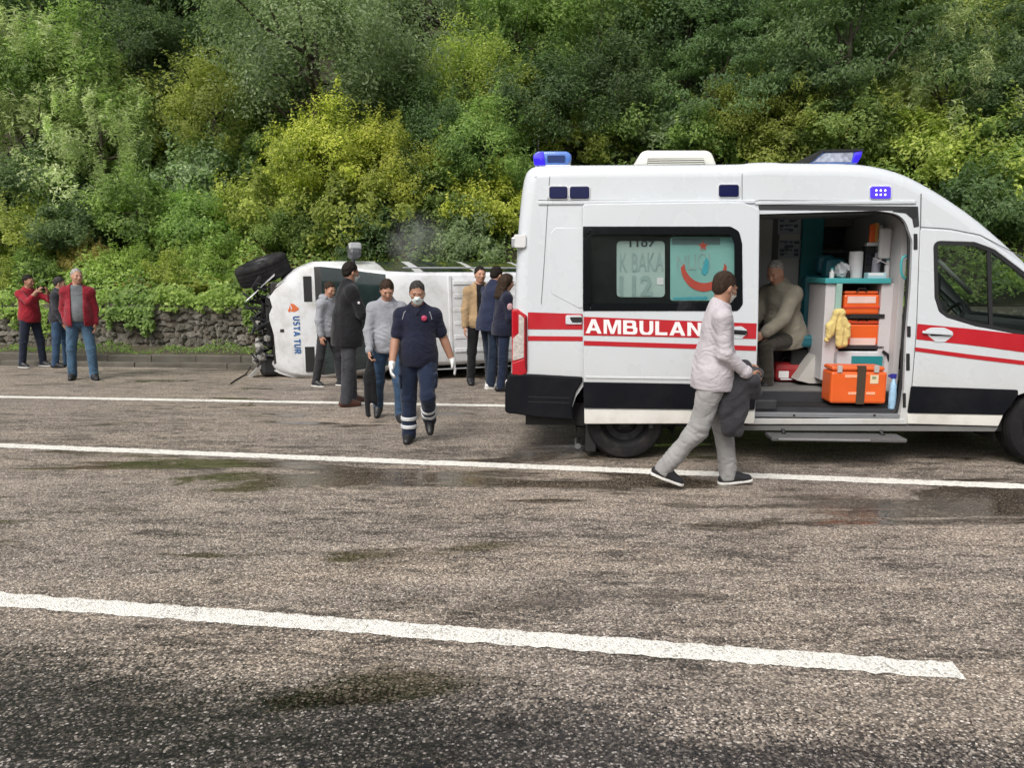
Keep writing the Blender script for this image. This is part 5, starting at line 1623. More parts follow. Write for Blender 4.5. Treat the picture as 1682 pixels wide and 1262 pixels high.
# lettering down the bonnet (reads from the upper side to the lower)
def bonnet_text(body, y0, y1, x0, x1, m, name):
    uv, Fs = bold_text(body, .2)
    V = [bpt(x0+(x1-x0)*b, y0+(y1-y0)*a, .012) for a, b in uv]
    me = bpy.data.meshes.new(name); me.from_pydata(V, [], Fs); me.update(); return link(name, me, m, bonnet)
bonnet_text('USTA TUR', -.09, .53, -.335, -.435, mat('blue_lettering', (.01,.10,.30), .45), 'lettering')
mb = MB()
for pts in ([(-.30,-.30),(-.36,-.29),(-.43,-.22),(-.43,-.19),(-.36,-.16),(-.30,-.17),(-.33,-.22)], [(-.30,-.27),(-.28,-.22),(-.26,-.18),(-.29,-.15),(-.31,-.21)]):
    mb.ngon([bpt(x, y, .008) for x, y in pts])
mb.build('orange_logo', mat('orange_print', (.62,.14,.04), .5), bonnet, fix=False)
slot(-.13, -.19, .12, .17, 'bonnet_badge', V_BLK, .008)
slot(-.46, -.463, -.60, .80, 'bonnet_crease', mat('crease_grey', (.45,.46,.47), .4), .003)
# roof ribs, hatch dot, gutter
for y in (-.58, -.36, -.14, .08, .30, .52):
    mb = MB(); mb.box((-5.1, y-.035, 2.215), (-2.75, y+.035, 2.237), .010); mb.build('roof_rib', V_PAINT, van)
mb = MB(); mb.box((-2.72, -.70, 2.212), (-2.66, .66, 2.240), .012); mb.build('roof_cross_rib', V_PAINT, van)
mb = MB(); mb.tube([(-3.3, .0, 2.24), (-3.3, 0, 2.30)], .035, 10); mb.build('roof_aerial_base', V_BLK, van)
mb = MB(); 
for sg in (-1, 1): mb.tube([(x, sg*.825, 2.13) for x in (-1.95, -3, -4, -5.1)], .014, 6)
mb.build('roof_gutter', mat('gutter_grey', (.32,.33,.34), .5), van)
# underside, wheels
mb = MB(); mb.box((-5.2, -.92, .28), (-.25, .92, .42)); mb.build('chassis', GUTS, van)
mb = MB()
mb.tube([(-.9,-.9,.32),(-.9,.9,.32)], .05, 8); mb.tube([(-4.3,-.9,.32),(-4.3,.9,.32)], .07, 8); mb.tube([(-4.9,.3,.22),(-3.2,.3,.24),(-1.2,.1,.26)], .04, 8)
mb.box((-3.4,-.5,.12),(-2.6,.1,.28),.05); mb.build('axles_and_exhaust', GUTS, van)
wheel(van, Matrix.Translation((.10, -1.02, .40)) @ Matrix.Rotation(radians(22), 4, 'Z') @ Matrix.Rotation(radians(-10), 4, 'X'), .45, .30)
wheel(van, Matrix.Translation((-.90, .78, .34)) @ Matrix.Rotation(0, 4, 'Z'), .35, .22)
wheel(van, Matrix.Translation((-4.3, -.98, .34)), .35, .22)
wheel(van, Matrix.Translation((-4.3, .76, .34)), .35, .22)
# upper mirror
MIR = mat('mirror_grey', (.075,.08,.085), .45, var=.2)
mb = MB(); Mx = Matrix.Translation((-1.33, -1.12, 1.36)) @ Matrix.Rotation(radians(14), 4, 'X')
mb.box((-.10, -.14, -.10), (.10, .10, .16), .05, Mx); mb.tube([(-1.33,-.96,1.22), (-1.33,-1.06,1.30)], .035, 6)
mb.build('wing_mirror', MIR, van)
mb = MB(); mb.box((-.105,-.12,.10),(.105,-.0,.165),.03, Mx); mb.build('mirror_cap', mat('mirror_pale', (.35,.36,.37), .4), van)
# smashed nose: torn bumper, radiator, hoses
rg = random.Random(12)
mb = MB(); mb.box((-.30, -.66, .42), (-.02, .72, .86), .03); mb.build('engine_block', GUTS, van)
mb = MB(); mb.box((-.02, -.40, .44), (.06, .42, .80), .01); mb.build('radiator', mat('radiator_fins', (.03,.03,.032), .6, bump=1, bscale=300), van)
gut = MB()
for k in range(34):
    y = rg.uniform(-.6, .7); z = rg.uniform(.4, .9)
    gut.tube([(rg.uniform(-.1,.05), y, z), (rg.uniform(.08,.30), y+rg.uniform(-.15,.15), z+rg.uniform(-.12,.12)), (rg.uniform(.02,.40), y+rg.uniform(-.3,.3), z+rg.uniform(-.2,.15))], rg.uniform(.012,.03), 6)
gut.build('torn_hoses', V_BLK, van)['kind'] = 'stuff'
gl = MB()
for k in range(12):
    y = rg.uniform(-.35,.65); z = rg.uniform(.45,.9)
    bm = bmesh.new(); bmesh.ops.create_icosphere(bm, subdivisions=1, radius=rg.uniform(.05,.10))
    for v in bm.verts: v.co *= rg.uniform(.7,1.3)
    gl.addbm(bm, Matrix.Translation((rg.uniform(.06,.30), y, z))); bm.free()
gl.build('broken_engine_parts', GUTL, van)['kind'] = 'stuff'
def bent(name, pts, w, t, m):
    mb = MB(); rows_ = []
    for p, n in pts:
        p = Vector(p); n = Vector(n).normalized()
        a = Vector((0,0,1)) 
        b = n
        rows_.append([p+a*w+b*t, p+a*w-b*t, p-a*w-b*t, p-a*w+b*t])
    mb.grid(rows_, close=True, sm=False); mb.ngon(rows_[0]); mb.ngon(list(reversed(rows_[-1]))); return mb.build(name, m, van)
bent('torn_bumper', [((-.10,-.78,.72),(0,1,0)), ((.08,-.62,.74),(.4,1,0)), ((.20,-.50,.70),(.5,1,0)), ((.36,-.36,.66),(.6,1,0))], .10, .02, V_PAINT)
bent('torn_bumper', [((-.05,.55,.66),(0,1,0)), ((.14,.70,.64),(.5,-1,0)), ((.30,.86,.6),(.6,-1,0)), ((.40,.955,.56),(.5,-1,0))], .10, .025, mat('grey_bumper', (.30,.29,.27), .6, var=.3))
gut2 = MB(); gut2.box((-.1,.55,.40),(.18,.90,.80),.06); gut2.build('crushed_corner', V_BLK, van)
# cable torn loose on the road
mb = MB(); P0 = [G(u, v, .012) for u, v in ((379,630),(388,624),(396,619),(404,615),(412,611))]
P0 = [Vector(p) for p in P0]; P0[-1].z = .10
mb.tube(P0, .011, 6); tag(mb.build('torn_cable', RUB), 'thin black cable trailing on the road from the wrecked nose of the minibus', 'cable')
# ---- thin steam over the wreck
sm_, nt, out_ = newmat('steam')
pv = nt.n.new('ShaderNodeVolumePrincipled'); pv.inputs['Color'].default_value = (.9,.9,.9,1)
tc = nt.n.new('ShaderNodeTexCoord').outputs['Object']
nz = nt.noise(tc, 1.6, 4, .6, .5)
ln_ = nt.n.new('ShaderNodeVectorMath'); ln_.operation = 'LENGTH'; nt.ln(tc, ln_.inputs[0])
fall = nt.ramp(ln_.outputs['Value'], [(0.1, 1.0), (.95, 0.0)])
nt.ln(nt.math('MULTIPLY', nt.math('MULTIPLY', nt.ramp(nz, [(.40, 0.0), (.72, 1.0)]), fall), 1.5), pv.inputs['Density'])
nt.ln(pv.outputs[0], out_.inputs['Volume'])
bm = bmesh.new(); bmesh.ops.create_icosphere(bm, subdivisions=3, radius=1.0)
b = MB(); b.addbm(bm); bm.free(); o = b.build('steam', sm_)
p = atY(682, 395, 13.6); o.location = p; o.scale = (.65, .5, .6)
tag(o, kind='stuff')
# ================================================================== people
def smin(a, b, k):
    h = np.clip(.5 + .5*(b-a)/k, 0, 1); return b + (a-b)*h - k*h*(1-h)
class SDF:
    """soft union of tapered capsules and ellipsoids, turned into one closed skin"""
    def __init__(s): s.p = []
    def cap(s, a, b, ra, rb, k=.02): s.p.append(('c', np.array(a, float), np.array(b, float), ra, rb, k)); return s
    def ell(s, c, R, r, k=.02): s.p.append(('e', np.array(c, float), np.array(R, float), np.array(r, float), k)); return s   # R rows = axes
    def bounds(s):
        lo = np.full(3, 9.); hi = np.full(3, -9.)
        for q in s.p:
            if q[0] == 'c':
                for c, r in ((q[1], q[3]), (q[2], q[4])): lo = np.minimum(lo, c-r); hi = np.maximum(hi, c+r)
            else:
                r = q[3].max(); lo = np.minimum(lo, q[1]-r); hi = np.maximum(hi, q[1]+r)
        return lo, hi
    def grid(s, vox):
        lo, hi = s.bounds(); lo = lo - 3*vox - .012; hi = hi + 3*vox + .012
        n = np.ceil((hi-lo)/vox).astype(int)+1
        s.lo, s.vox, s.n = lo, vox, n
        s.ax = [lo[i]+vox*np.arange(n[i]) for i in range(3)]
        D = np.full(tuple(n), .5, np.float32)
        for q in s.p:
            k = q[-1]
            if q[0] == 'c': a = np.minimum(q[1]-q[3], q[2]-q[4]); b = np.maximum(q[1]+q[3], q[2]+q[4])
            else: r = q[3].max(); a = q[1]-r; b = q[1]+r
            m = max(k, 0) + 2.5*vox + .01
            i0 = np.maximum(np.floor((a-m-lo)/vox).astype(int), 0); i1 = np.minimum(np.ceil((b+m-lo)/vox).astype(int)+1, n)
            X = s.ax[0][i0[0]:i1[0], None, None]; Y = s.ax[1][None, i0[1]:i1[1], None]; Z = s.ax[2][None, None, i0[2]:i1[2]]
            if q[0] == 'c':
                ba = q[2]-q[1]; L = (ba*ba).sum()+1e-9
                h = np.clip(((X-q[1][0])*ba[0]+(Y-q[1][1])*ba[1]+(Z-q[1][2])*ba[2])/L, 0, 1)
                d = np.sqrt((X-q[1][0]-ba[0]*h)**2+(Y-q[1][1]-ba[1]*h)**2+(Z-q[1][2]-ba[2]*h)**2) - (q[3]+(q[4]-q[3])*h)
            else:
                P = [X-q[1][0], Y-q[1][1], Z-q[1][2]]
                l = [(P[0]*q[2][i][0]+P[1]*q[2][i][1]+P[2]*q[2][i][2]) for i in range(3)]
                k0 = np.sqrt(sum((l[i]/q[3][i])**2 for i in range(3)))+1e-6; k1 = np.sqrt(sum((l[i]/q[3][i]**2)**2 for i in range(3)))+1e-6
                d = k0*(k0-1)/k1
            sl_ = tuple(slice(i0[i], i1[i]) for i in range(3))
            D[sl_] = smin(D[sl_], d.astype(np.float32), max(k, 1e-4))
        s.D = D; return s
    def XYZ(s): return s.ax[0][:,None,None], s.ax[1][None,:,None], s.ax[2][None,None,:]
    def clip(s, c, n):                        # keep the side the normal points away from
        X, Y, Z = s.XYZ(); n = np.array(n, float); n /= np.linalg.norm(n)
        s.D = np.maximum(s.D, (X-c[0])*n[0]+(Y-c[1])*n[1]+(Z-c[2])*n[2]).astype(np.float32); return s
    def cutbox(s, c, R, h):                   # remove a box
        X, Y, Z = s.XYZ(); P = [X-c[0], Y-c[1], Z-c[2]]
        d = None
        for i in range(3):
            e = np.abs(P[0]*R[i][0]+P[1]*R[i][1]+P[2]*R[i][2])-h[i]
            d = e if d is None else np.maximum(d, e)
        s.D = np.maximum(s.D, -d).astype(np.float32); return s
    def folds(s, amp, f=1.0, seed=0):
        amp = amp*.95
        X, Y, Z = s.XYZ(); a = seed*1.7
        w = 1.6*np.sin(5*f*Z+a+2.0*np.sin(6*f*X+a*2)) + 1.2*np.sin(7*f*Y+4*f*X+a)
        r1 = 1-2*np.abs(np.sin(.5*(17*f*Z+9*f*X+5*f*Y+2.6*w+a)))
        r2 = 1-2*np.abs(np.sin(.5*(29*f*Z-19*f*X+15*f*Y+3.2*w+a*3)))
        n = .5*r1*(.6+.4*np.sin(8*f*X+6*f*Z+w)) + .18*r2 + .35*np.sin(11*f*X+10*f*Y+7*f*Z+1.7*w)
        s.D = s.D + (amp*n).astype(np.float32); return s
    def creases(s, spots, amp=.007):
        X, Y, Z = s.XYZ()
        for i, (c, d, r) in enumerate(spots):
            d = np.array(d)/np.linalg.norm(d)
            i0 = np.maximum(((c-2.2*r-s.lo)/s.vox).astype(int), 0); i1 = np.minimum(((c+2.2*r-s.lo)/s.vox).astype(int)+1, s.n)
            if (i1 <= i0).any(): continue
            sl_ = tuple(slice(i0[q], i1[q]) for q in range(3))
            x, y, z = X[sl_[0]]-c[0], Y[:,sl_[1]]-c[1], Z[:,:,sl_[2]]-c[2]
            rr = np.exp(-(x*x+y*y+z*z)/(r*r))
            t = x*d[0]+y*d[1]+z*d[2]
            wob = .034*np.sin(15*x+9*y+i*2.1)+.022*np.sin(27*y-13*z+i)+.02*np.sin(22*t+i*1.3)
            rg_ = 1-2*np.abs(np.sin(.5*(2*pi/.066)*(t+wob)))
            s.D[sl_] = s.D[sl_] + (amp*rr*rg_).astype(np.float32)
        return s
    def offset(s, r): s.D = s.D - np.float32(r); return s
    def mesh(s):
        D = s.D; S = D < 0
        n = np.array(D.shape)-1
        cnt = np.zeros(tuple(n), np.int8)
        sl = lambda i, m: slice(i, i+m)
        cor = [(i,j,k) for i in (0,1) for j in (0,1) for k in (0,1)]
        for c in cor: cnt += S[tuple(sl(c[d], n[d]) for d in range(3))]
        act = (cnt > 0) & (cnt < 8)
        I = np.argwhere(act)
        idx = np.full(tuple(n), -1, np.int32); idx[act] = np.arange(len(I))
        acc = np.zeros((len(I), 3)); num = np.zeros(len(I))
        val = {c: D[I[:,0]+c[0], I[:,1]+c[1], I[:,2]+c[2]].astype(float) for c in cor}
        for a in cor:
            for ax_ in range(3):
                if a[ax_] == 0:
                    b = list(a); b[ax_] = 1; b = tuple(b)
                    da, db = val[a], val[b]; m = (da < 0) != (db < 0)
                    t = np.where(m, da/(da-db+1e-12), 0)
                    p = np.array(a, float)[None,:].repeat(len(I), 0); p[:,ax_] += t
                    acc += p*m[:,None]; num += m
        V = s.lo + s.vox*(I + acc/np.maximum(num,1)[:,None])
        Q = []
        for ax_ in range(3):
            u, v = [(1,2),(2,0),(0,1)][ax_]
            A_ = [slice(None)]*3; B_ = [slice(None)]*3
            A_[ax_] = slice(0, -1); B_[ax_] = slice(1, None)
            sa, sb = S[tuple(A_)], S[tuple(B_)]
            E = np.argwhere(sa != sb)
            E = E[(E[:,u] > 0) & (E[:,v] > 0) & (E[:,u] < n[u]) & (E[:,v] < n[v])]
            flip = sa[E[:,0],E[:,1],E[:,2]]
            def at(du, dv):
                F_ = E.copy(); F_[:,u] += du; F_[:,v] += dv; return idx[F_[:,0],F_[:,1],F_[:,2]]
            q = np.stack([at(-1,-1), at(0,-1), at(0,0), at(-1,0)], 1)
            q[~flip] = q[~flip][:, ::-1]
            Q.append(q)
        Q = np.concatenate(Q); Q = Q[(Q >= 0).all(1)]
        return V, Q
    def obj(s, name, m, parent=None):
        V, Q = s.mesh()
        return link(name, fastmesh(name, V, Q), m, parent)

def skinmat(name, col):
    m = mat('skin_'+name, col, .5, var=.10, vscale=14, bump=.05, bscale=120, spec=.35)
    return m
SKIN = skinmat('light', (.46,.25,.17)); SKIN_T = skinmat('tan', (.36,.19,.125))
HAIR_D = mat('hair_dark', (.018,.014,.011), .55, var=.8, vscale=55, bump=.8, bscale=160, spec=.15)
HAIR_B = mat('hair_brown', (.045,.028,.018), .5, var=.8, vscale=55, bump=.8, bscale=160, spec=.15)
HAIR_G = mat('hair_grey', (.40,.37,.34), .6, var=.8, vscale=55, bump=.8, bscale=160, spec=.15)
HAIR_GM = mat('hair_salt_pepper', (.055,.05,.047), .6, var=.8, vscale=55, bump=.8, bscale=160, spec=.15)
EYE = mat('eye_dark', (.012,.010,.009), .2); LIP = mat('lip', (.34,.15,.115), .5)
MASKM = mat('surgical_mask', (.66,.74,.72), .85, var=.05)
SOLE = mat('white_sole', (.62,.61,.58), .6, var=.15); SHOE_B = mat('black_shoe', (.014,.014,.016), .5, var=.2)
U3 = np.array([0,0,1.]); 
def dirv(F, S, f, o):
    f, o = radians(f), radians(o)
    return (F*sin(f) - U3*cos(f))*cos(o) + S*sin(o)
def rotv(v, axis, deg):
    return np.array(Matrix.Rotation(radians(deg), 3, Vector(axis)) @ Vector(v))

class Fig:
    """a posed figure in its own frame: faces -Y, its left hand towards +X, feet on z = 0"""
    def __init__(s, H, legs, arms, lean=0, side=0, head=(0,0), build=1.0, belly=1.0, seat=None, vox=.009, twist=0):
        k = H/1.75; s.k = k; s.vox = vox; s.b = build; s.belly = belly
        F = np.array([0,-1.,0]); Lf = np.array([1.,0,0])
        s.F, s.L = F, Lf
        up = rotv(rotv(U3, (1,0,0), lean), (0,1,0), side); s.up = up
        s.tf = np.cross(Lf, up); s.tf /= np.linalg.norm(s.tf)
        if s.tf @ F < 0: s.tf = -s.tf
        s.tl = np.cross(up, s.tf); s.tl = s.tl if s.tl @ Lf > 0 else -s.tl
        if twist:
            s.tf = rotv(s.tf, up, twist); s.tl = rotv(s.tl, up, twist)
        P = np.array([0,0,0.])
        s.hip, s.knee, s.ank, s.toe, s.heel, s.footf, s.footd = {}, {}, {}, {}, {}, {}, {}
        low = 9
        for sd, sg in (('L',1),('R',-1)):
            tf_, to_, sf_, fp_ = legs[sd][:4]; fy = legs[sd][4] if len(legs[sd]) > 4 else 8
            S = Lf*sg
            hp = P + Lf*sg*.092*k - U3*.03*k
            kn = hp + dirv(F, S, tf_, to_)*.435*k
            an = kn + dirv(F, S, sf_, to_*.4)*.405*k
            ff = rotv(F, U3, fy*sg); ff = rotv(ff, np.cross(ff, U3), fp_); fd = np.cross(ff, np.cross(ff, U3)); fd = fd if fd[2] < 0 else -fd; fd /= np.linalg.norm(fd)
            s.hip[sd], s.knee[sd], s.ank[sd], s.footf[sd], s.footd[sd] = hp, kn, an, ff, fd
            for q in (an + fd*.085*k - ff*.05*k, an + fd*.085*k + ff*.17*k): low = min(low, q[2])
        dz = -low if seat is None else 0
        P = P + U3*dz
        for dct in (s.hip, s.knee, s.ank):
            for q in dct: dct[q] = dct[q] + U3*dz
        s.P = P
        s.waist = P + up*.14*k; s.chest = P + up*.34*k; s.neck = P + up*.535*k
        hy, hp_ = head
        hf = rotv(s.tf, up, hy); hl = rotv(s.tl, up, hy)
        hu = rotv(up, hl, hp_); hf = rotv(hf, hl, hp_)
        s.hf, s.hl, s.hu = hf, hl, hu
        s.hc = s.neck + (up*.45 + hu*.55)*.142*k + hf*.022*k
        s.sh, s.el, s.wr, s.hd = {}, {}, {}, {}
        for sd, sg in (('L',1),('R',-1)):
            uf, uo, ff, fo = arms[sd][:4]
            S = s.tl*sg
            sh = P + up*.446*k + s.tl*sg*.168*k*(1+(build-1)*.6)
            el = sh + dirv(s.tf, S, uf, uo)*.285*k
            fd_ = dirv(s.tf, S, ff, fo); wr = el + fd_*.245*k
            s.sh[sd], s.el[sd], s.wr[sd], s.hd[sd] = sh, el, wr, fd_
        s.curl = {sd: (arms[sd][4] if len(arms[sd]) > 4 else 25) for sd in 'LR'}
    # ---- the body: one continuous skin from head to fingers and feet
    def body(s, m):
        k, b = s.k, s.b; g = SDF()
        R = [s.tl, s.tf, s.up]
        g.ell(s.P+s.up*.02*k, R, (.150*k*b,.10*k*b,.12*k), .05); g.ell(s.waist, R, (.135*k*b,.095*k*b,.15*k), .05)
        g.ell(s.chest, R, (.150*k*b,.098*k*b,.17*k), .06)
        g.cap(s.sh['L']-s.up*.01, s.sh['R']-s.up*.01, .045*k, .045*k, .05)
        for sd in 'LR': g.cap(s.neck-s.up*.0*k, s.sh[sd]+s.up*.0*k, .045*k, .036*k, .04)
        g.cap(s.neck-s.up*.05*k, s.hc-s.hu*.03*k-s.hf*.012*k, .060*k, .056*k, .03)
        for sd in 'LR':
            g.cap(s.hip[sd], s.knee[sd], .072*k*b, .048*k, .03); g.cap(s.knee[sd], s.ank[sd], .046*k, .034*k, .03)
            g.cap(s.ank[sd]+s.footd[sd]*.03*k, s.ank[sd]+s.footf[sd]*.12*k+s.footd[sd]*.062*k, .026*k, .016*k, .02)
            g.cap(s.sh[sd], s.el[sd], .044*k, .037*k*b, .03); g.cap(s.el[sd]*.75+s.wr[sd]*.25, s.wr[sd], .041*k*b, .027*k, .03); g.cap(s.el[sd], s.wr[sd], .036*k*b, .026*k, .03)
            s.hand(g, sd)
        s.headshape(g)
        g.grid(s.vox*.8)
        return g.obj('person', m)
    def hand(s, g, sd):
        k = s.k; sg = 1 if sd == 'L' else -1
        d = s.hd[sd]; w = s.wr[sd]
        # palm faces the thigh / inward; fingers curl towards the palm side
        inw = -s.tl*sg; inw = inw - d*(inw@d); inw /= np.linalg.norm(inw)+1e-9
        th = np.cross(d, inw); th = th if th @ s.tf > 0 else -th       # thumb side to the front
        if abs(d @ s.tf) > .8: th = s.up - d*(s.up@d); th /= np.linalg.norm(th)
        pc = w + d*.05*k
        g.ell(pc, [d, th, inw], (.052*k,.043*k,.018*k), .012)
        c = s.curl[sd]
        for i, (o, ln) in enumerate(((.031,.078),(.0105,.088),(-.0105,.082),(-.031,.064))):
            a = w + d*.088*k + th*o*k*.95
            spread = th*o*1.1
            d1 = rotv(d, np.cross(d, inw), c*.6); d2 = rotv(d, np.cross(d, inw), c*1.7)
            m_ = a + (d1+spread)*ln*.5*k; e = m_ + (d2+spread)*ln*.5*k
            g.cap(a, m_, .0098*k, .0090*k, .004); g.cap(m_, e, .0088*k, .0074*k, .004)
        a = w + d*.03*k + th*.032*k; m_ = a + (d*.6+th*.75+inw*.25)*.04*k; e = m_ + (d*.95+th*.2+inw*.3)*.033*k
        g.cap(a, m_, .0125*k, .0108*k, .006); g.cap(m_, e, .0102*k, .0085*k, .004)
    def headshape(s, g):
        k = s.k; f, l, u, c = s.hf, s.hl, s.hu, s.hc; R = [l, f, u]
        g.ell(c+u*.022*k-f*.008*k, R, (.073*k,.093*k,.092*k), .02)
        g.ell(c-u*.035*k+f*.022*k, R, (.063*k,.071*k,.074*k), .03)
        g.ell(c-u*.088*k+f*.052*k, R, (.030*k,.026*k,.022*k), .025)          # chin
        g.cap(c+f*.088*k+u*.012*k, c+f*.106*k-u*.028*k, .009*k, .0135*k, .012)   # nose
        g.cap(c+f*.082*k+u*.026*k+l*.04*k, c+f*.082*k+u*.026*k-l*.04*k, .010*k, .010*k, .012)  # brow
        g.cap(c+f*.083*k-u*.052*k+l*.018*k, c+f*.083*k-u*.052*k-l*.018*k, .009*k, .009*k, .010)  # lips
        for sg in (-1,1):
            g.ell(c+l*sg*.074*k-f*.006*k-u*.008*k, [l, f, u], (.011*k,.019*k,.031*k), .006)   # ears
            g.ell(c+f*.070*k+l*sg*.040*k-u*.018*k, R, (.022*k,.018*k,.020*k), .02)             # cheeks
    def face(s, par, mouth=True, brow=HAIR_D):
        k = s.k; f, l, u, c = s.hf, s.hl, s.hu, s.hc
        for sg in (-1,1):
            p = Vector(c+f*.083*k+l*sg*.031*k+u*.004*k)
            mb = MB(); bm = bmesh.new(); bmesh.ops.create_icosphere(bm, subdivisions=2, radius=.0092*k)
            for v in bm.verts: v.co.z *= .62
            mb.addbm(bm, Matrix.Translation(p), True); bm.free(); mb.build('eye', EYE, par, fix=False)
            g = SDF().cap(c+f*.089*k+l*sg*.016*k+u*.026*k, c+f*.078*k+l*sg*.050*k+u*.027*k, .0058*k, .004*k); g.grid(.004).obj('eyebrow', brow, par)
        if mouth:
            g = SDF().cap(c+f*.0905*k-u*.053*k+l*.019*k, c+f*.0905*k-u*.053*k-l*.019*k, .0045*k, .0045*k); g.grid(.004).obj('mouth', LIP, par)
    def hair(s, par, m, back=.0, front=.054, vol=.012, rough=.004, name='hair', long=None):
        k = s.k; f, l, u, c = s.hf, s.hl, s.hu, s.hc; R = [l, f, u]
        if not long:
            v = vol*.75
            g = SDF().ell(c+u*.036*k-f*.019*k, R, (.0725*k+v,.089*k+v,.088*k+v), .02)
            for sg in (-1,1): g.cap(c+l*sg*.070*k+f*.012*k+u*.03*k, c+l*sg*.072*k+f*.010*k+u*.0*k, .010*k, .006*k, .015)   # sideburns
            g.ell(c-u*.020*k-f*.050*k, R, (.054*k+v,.042*k+v,.052*k), .02)
        else:
            g = SDF().ell(c+u*.026*k-f*.010*k, R, (.075*k+vol,.096*k+vol,.094*k+vol), .02)
            for q in long: g.cap(c+l*q[0]*k+f*q[1]*k+u*q[2]*k, c+l*q[3]*k+f*q[4]*k+u*q[5]*k, q[6]*k, q[7]*k, .04)
        g.grid(s.vox*.6).folds(rough*1.25, 5.5, 2)
        n = f*.80 - u*.60 if not long else f*.95 - u*.30
        X, Y, Z = g.XYZ(); q = c+f*.060*k+u*(front+.008)*k
        lx = (X-c[0])*l[0]+(Y-c[1])*l[1]+(Z-c[2])*l[2]
        if not long:                              # uneven hairline, drawn back at the temples
            pl = (X-q[0])*n[0]+(Y-q[1])*n[1]+(Z-q[2])*n[2]
            g.D = np.maximum(g.D, pl + .006*np.sin(95*lx+k*40) + .004*np.sin(210*lx+k*90) + .30*np.maximum(np.abs(lx)-.035, 0)).astype(np.float32)
        else: g.clip(q, n)
        if not long: g.clip(c-u*(.064+back)*k, -u)
        return g.obj(name, m, par)
    def mask(s, par, m=MASKM):
        k = s.k; f, l, u, c = s.hf, s.hl, s.hu, s.hc; R = [l, f, u]
        g = SDF().ell(c-u*.045*k+f*.034*k, R, (.062*k,.072*k,.062*k), .02).cap(c+f*.09*k-u*.0*k, c+f*.115*k-u*.03*k, .012*k, .016*k, .03).ell(c-u*.085*k+f*.055*k, R, (.036*k,.034*k,.03*k), .02)
        g.grid(s.vox*.7).clip(c-f*.01*k+f*.018*k, -f).clip(c-u*.008*k, u)
        o = g.obj('face_mask', m, par)
        mb = MB()
        for sg in (-1,1):
            for du in (-.012,-.07): mb.tube([c+f*.055*k+l*sg*.064*k+u*du*k, c-f*.012*k+l*sg*.082*k-u*.012*k], .0022, 4)
        mb.build('ear_loop', m, o, fix=False)
        return o
    # ---- clothes
    def top(s, par, m, name, th=.018, sleeve=1.0, hem=-.06, collar=.0, folds=.006, seed=1, open_=None, loose=1.0, vneck=None, fseed=1.0):
        k, b = s.k, s.b; R = [s.tl, s.tf, s.up]; g = SDF()
        g.ell(s.chest+s.up*.0*k, R, (.158*k*b+th,.105*k*b+th,.185*k), .07)
        g.ell(s.waist+s.tf*.018*k*(s.belly-1)*4, R, ((.152*k*b+th)*loose,(.104*k*b*s.belly+th)*loose,.19*k), .07)
        g.cap(s.P+s.up*(hem+.05)*k, s.P+s.up*.12*k, (.125*k*b+th)*loose*.98, (.12*k*b+th)*loose, .06)
        g.ell(s.P+s.up*(hem+.10)*k+s.tf*.01*(s.belly-1)*4, R, ((.166*k*b+th)*loose,(.122*k*b*(1+(s.belly-1)*.5)+th)*loose,.17*k), .06)
        if hem < -.11: g.cap(s.P+s.up*(hem)*k-s.tl*.055*k, s.P-s.tl*.06*k, .125*k*b+th, .12*k*b+th, .05).cap(s.P+s.up*(hem)*k+s.tl*.055*k, s.P+s.tl*.06*k, .125*k*b+th, .12*k*b+th, .05)
        g.cap(s.sh['L']-s.up*.012*k, s.sh['R']-s.up*.012*k, .052*k+th*.6, .052*k+th*.6, .05)
        for sd in 'LR': g.cap(s.neck-s.up*.02*k, s.sh[sd]-s.up*.008*k, .055*k+th*.4, .046*k+th*.6, .06)
        g.cap(s.neck-s.up*.06*k, s.neck+s.up*.012*k, .075*k, .058*k+th*.4, .05)
        for sd in 'LR':
            a, e, w = s.sh[sd], s.el[sd], s.wr[sd]
            if sleeve <= .6: g.cap(a, a+(e-a)*sleeve/.5*.9, .050*k+th*.6, .049*k+th*1.0, .04)
            else:
                g.cap(a, e, .050*k+th*.65, .042*k+th*.75, .04)
                g.cap(e, e+(w-e)*(sleeve*.97 if sleeve <= 1 else 1), .044*k+th*.7, .031*k+th*.6, .03)
        g.grid(s.vox)
        if folds:
            g.folds(folds, fseed, seed)
            cs = [(s.waist-s.up*.02*k+s.tf*.08, s.up+s.tl*.3, .13), (s.waist-s.up*.05*k-s.tf*.08, s.up-s.tl*.35, .14), (s.P+s.up*(hem+.08)*k, s.up+s.tl*.2, .16)]
            for sd, sg in (('L',1),('R',-1)):
                cs += [(s.el[sd], s.wr[sd]-s.sh[sd], .085), (s.sh[sd]-s.up*.10*k-s.tl*sg*.03, s.up+s.tl*sg*.8, .10), (s.wr[sd]*.7+s.el[sd]*.3, s.wr[sd]-s.el[sd], .07)]
            g.creases(cs, folds*.62)
        g.clip(s.P+s.up*hem*k, -s.up)
        g.clip(s.neck+s.up*(.012+collar)*k+s.tf*.05*k, s.up*.92+s.tf*(.38 if vneck is None else vneck))
        if open_:
            w0, top_z, bot = open_
            c = s.P + s.up*((top_z+bot)/2)*k + s.tf*.25*k
            g.cutbox(c, [s.tl, s.tf, s.up], (w0*k, .215*k, (top_z-bot)/2*k))
        return g.obj(name, m, par)
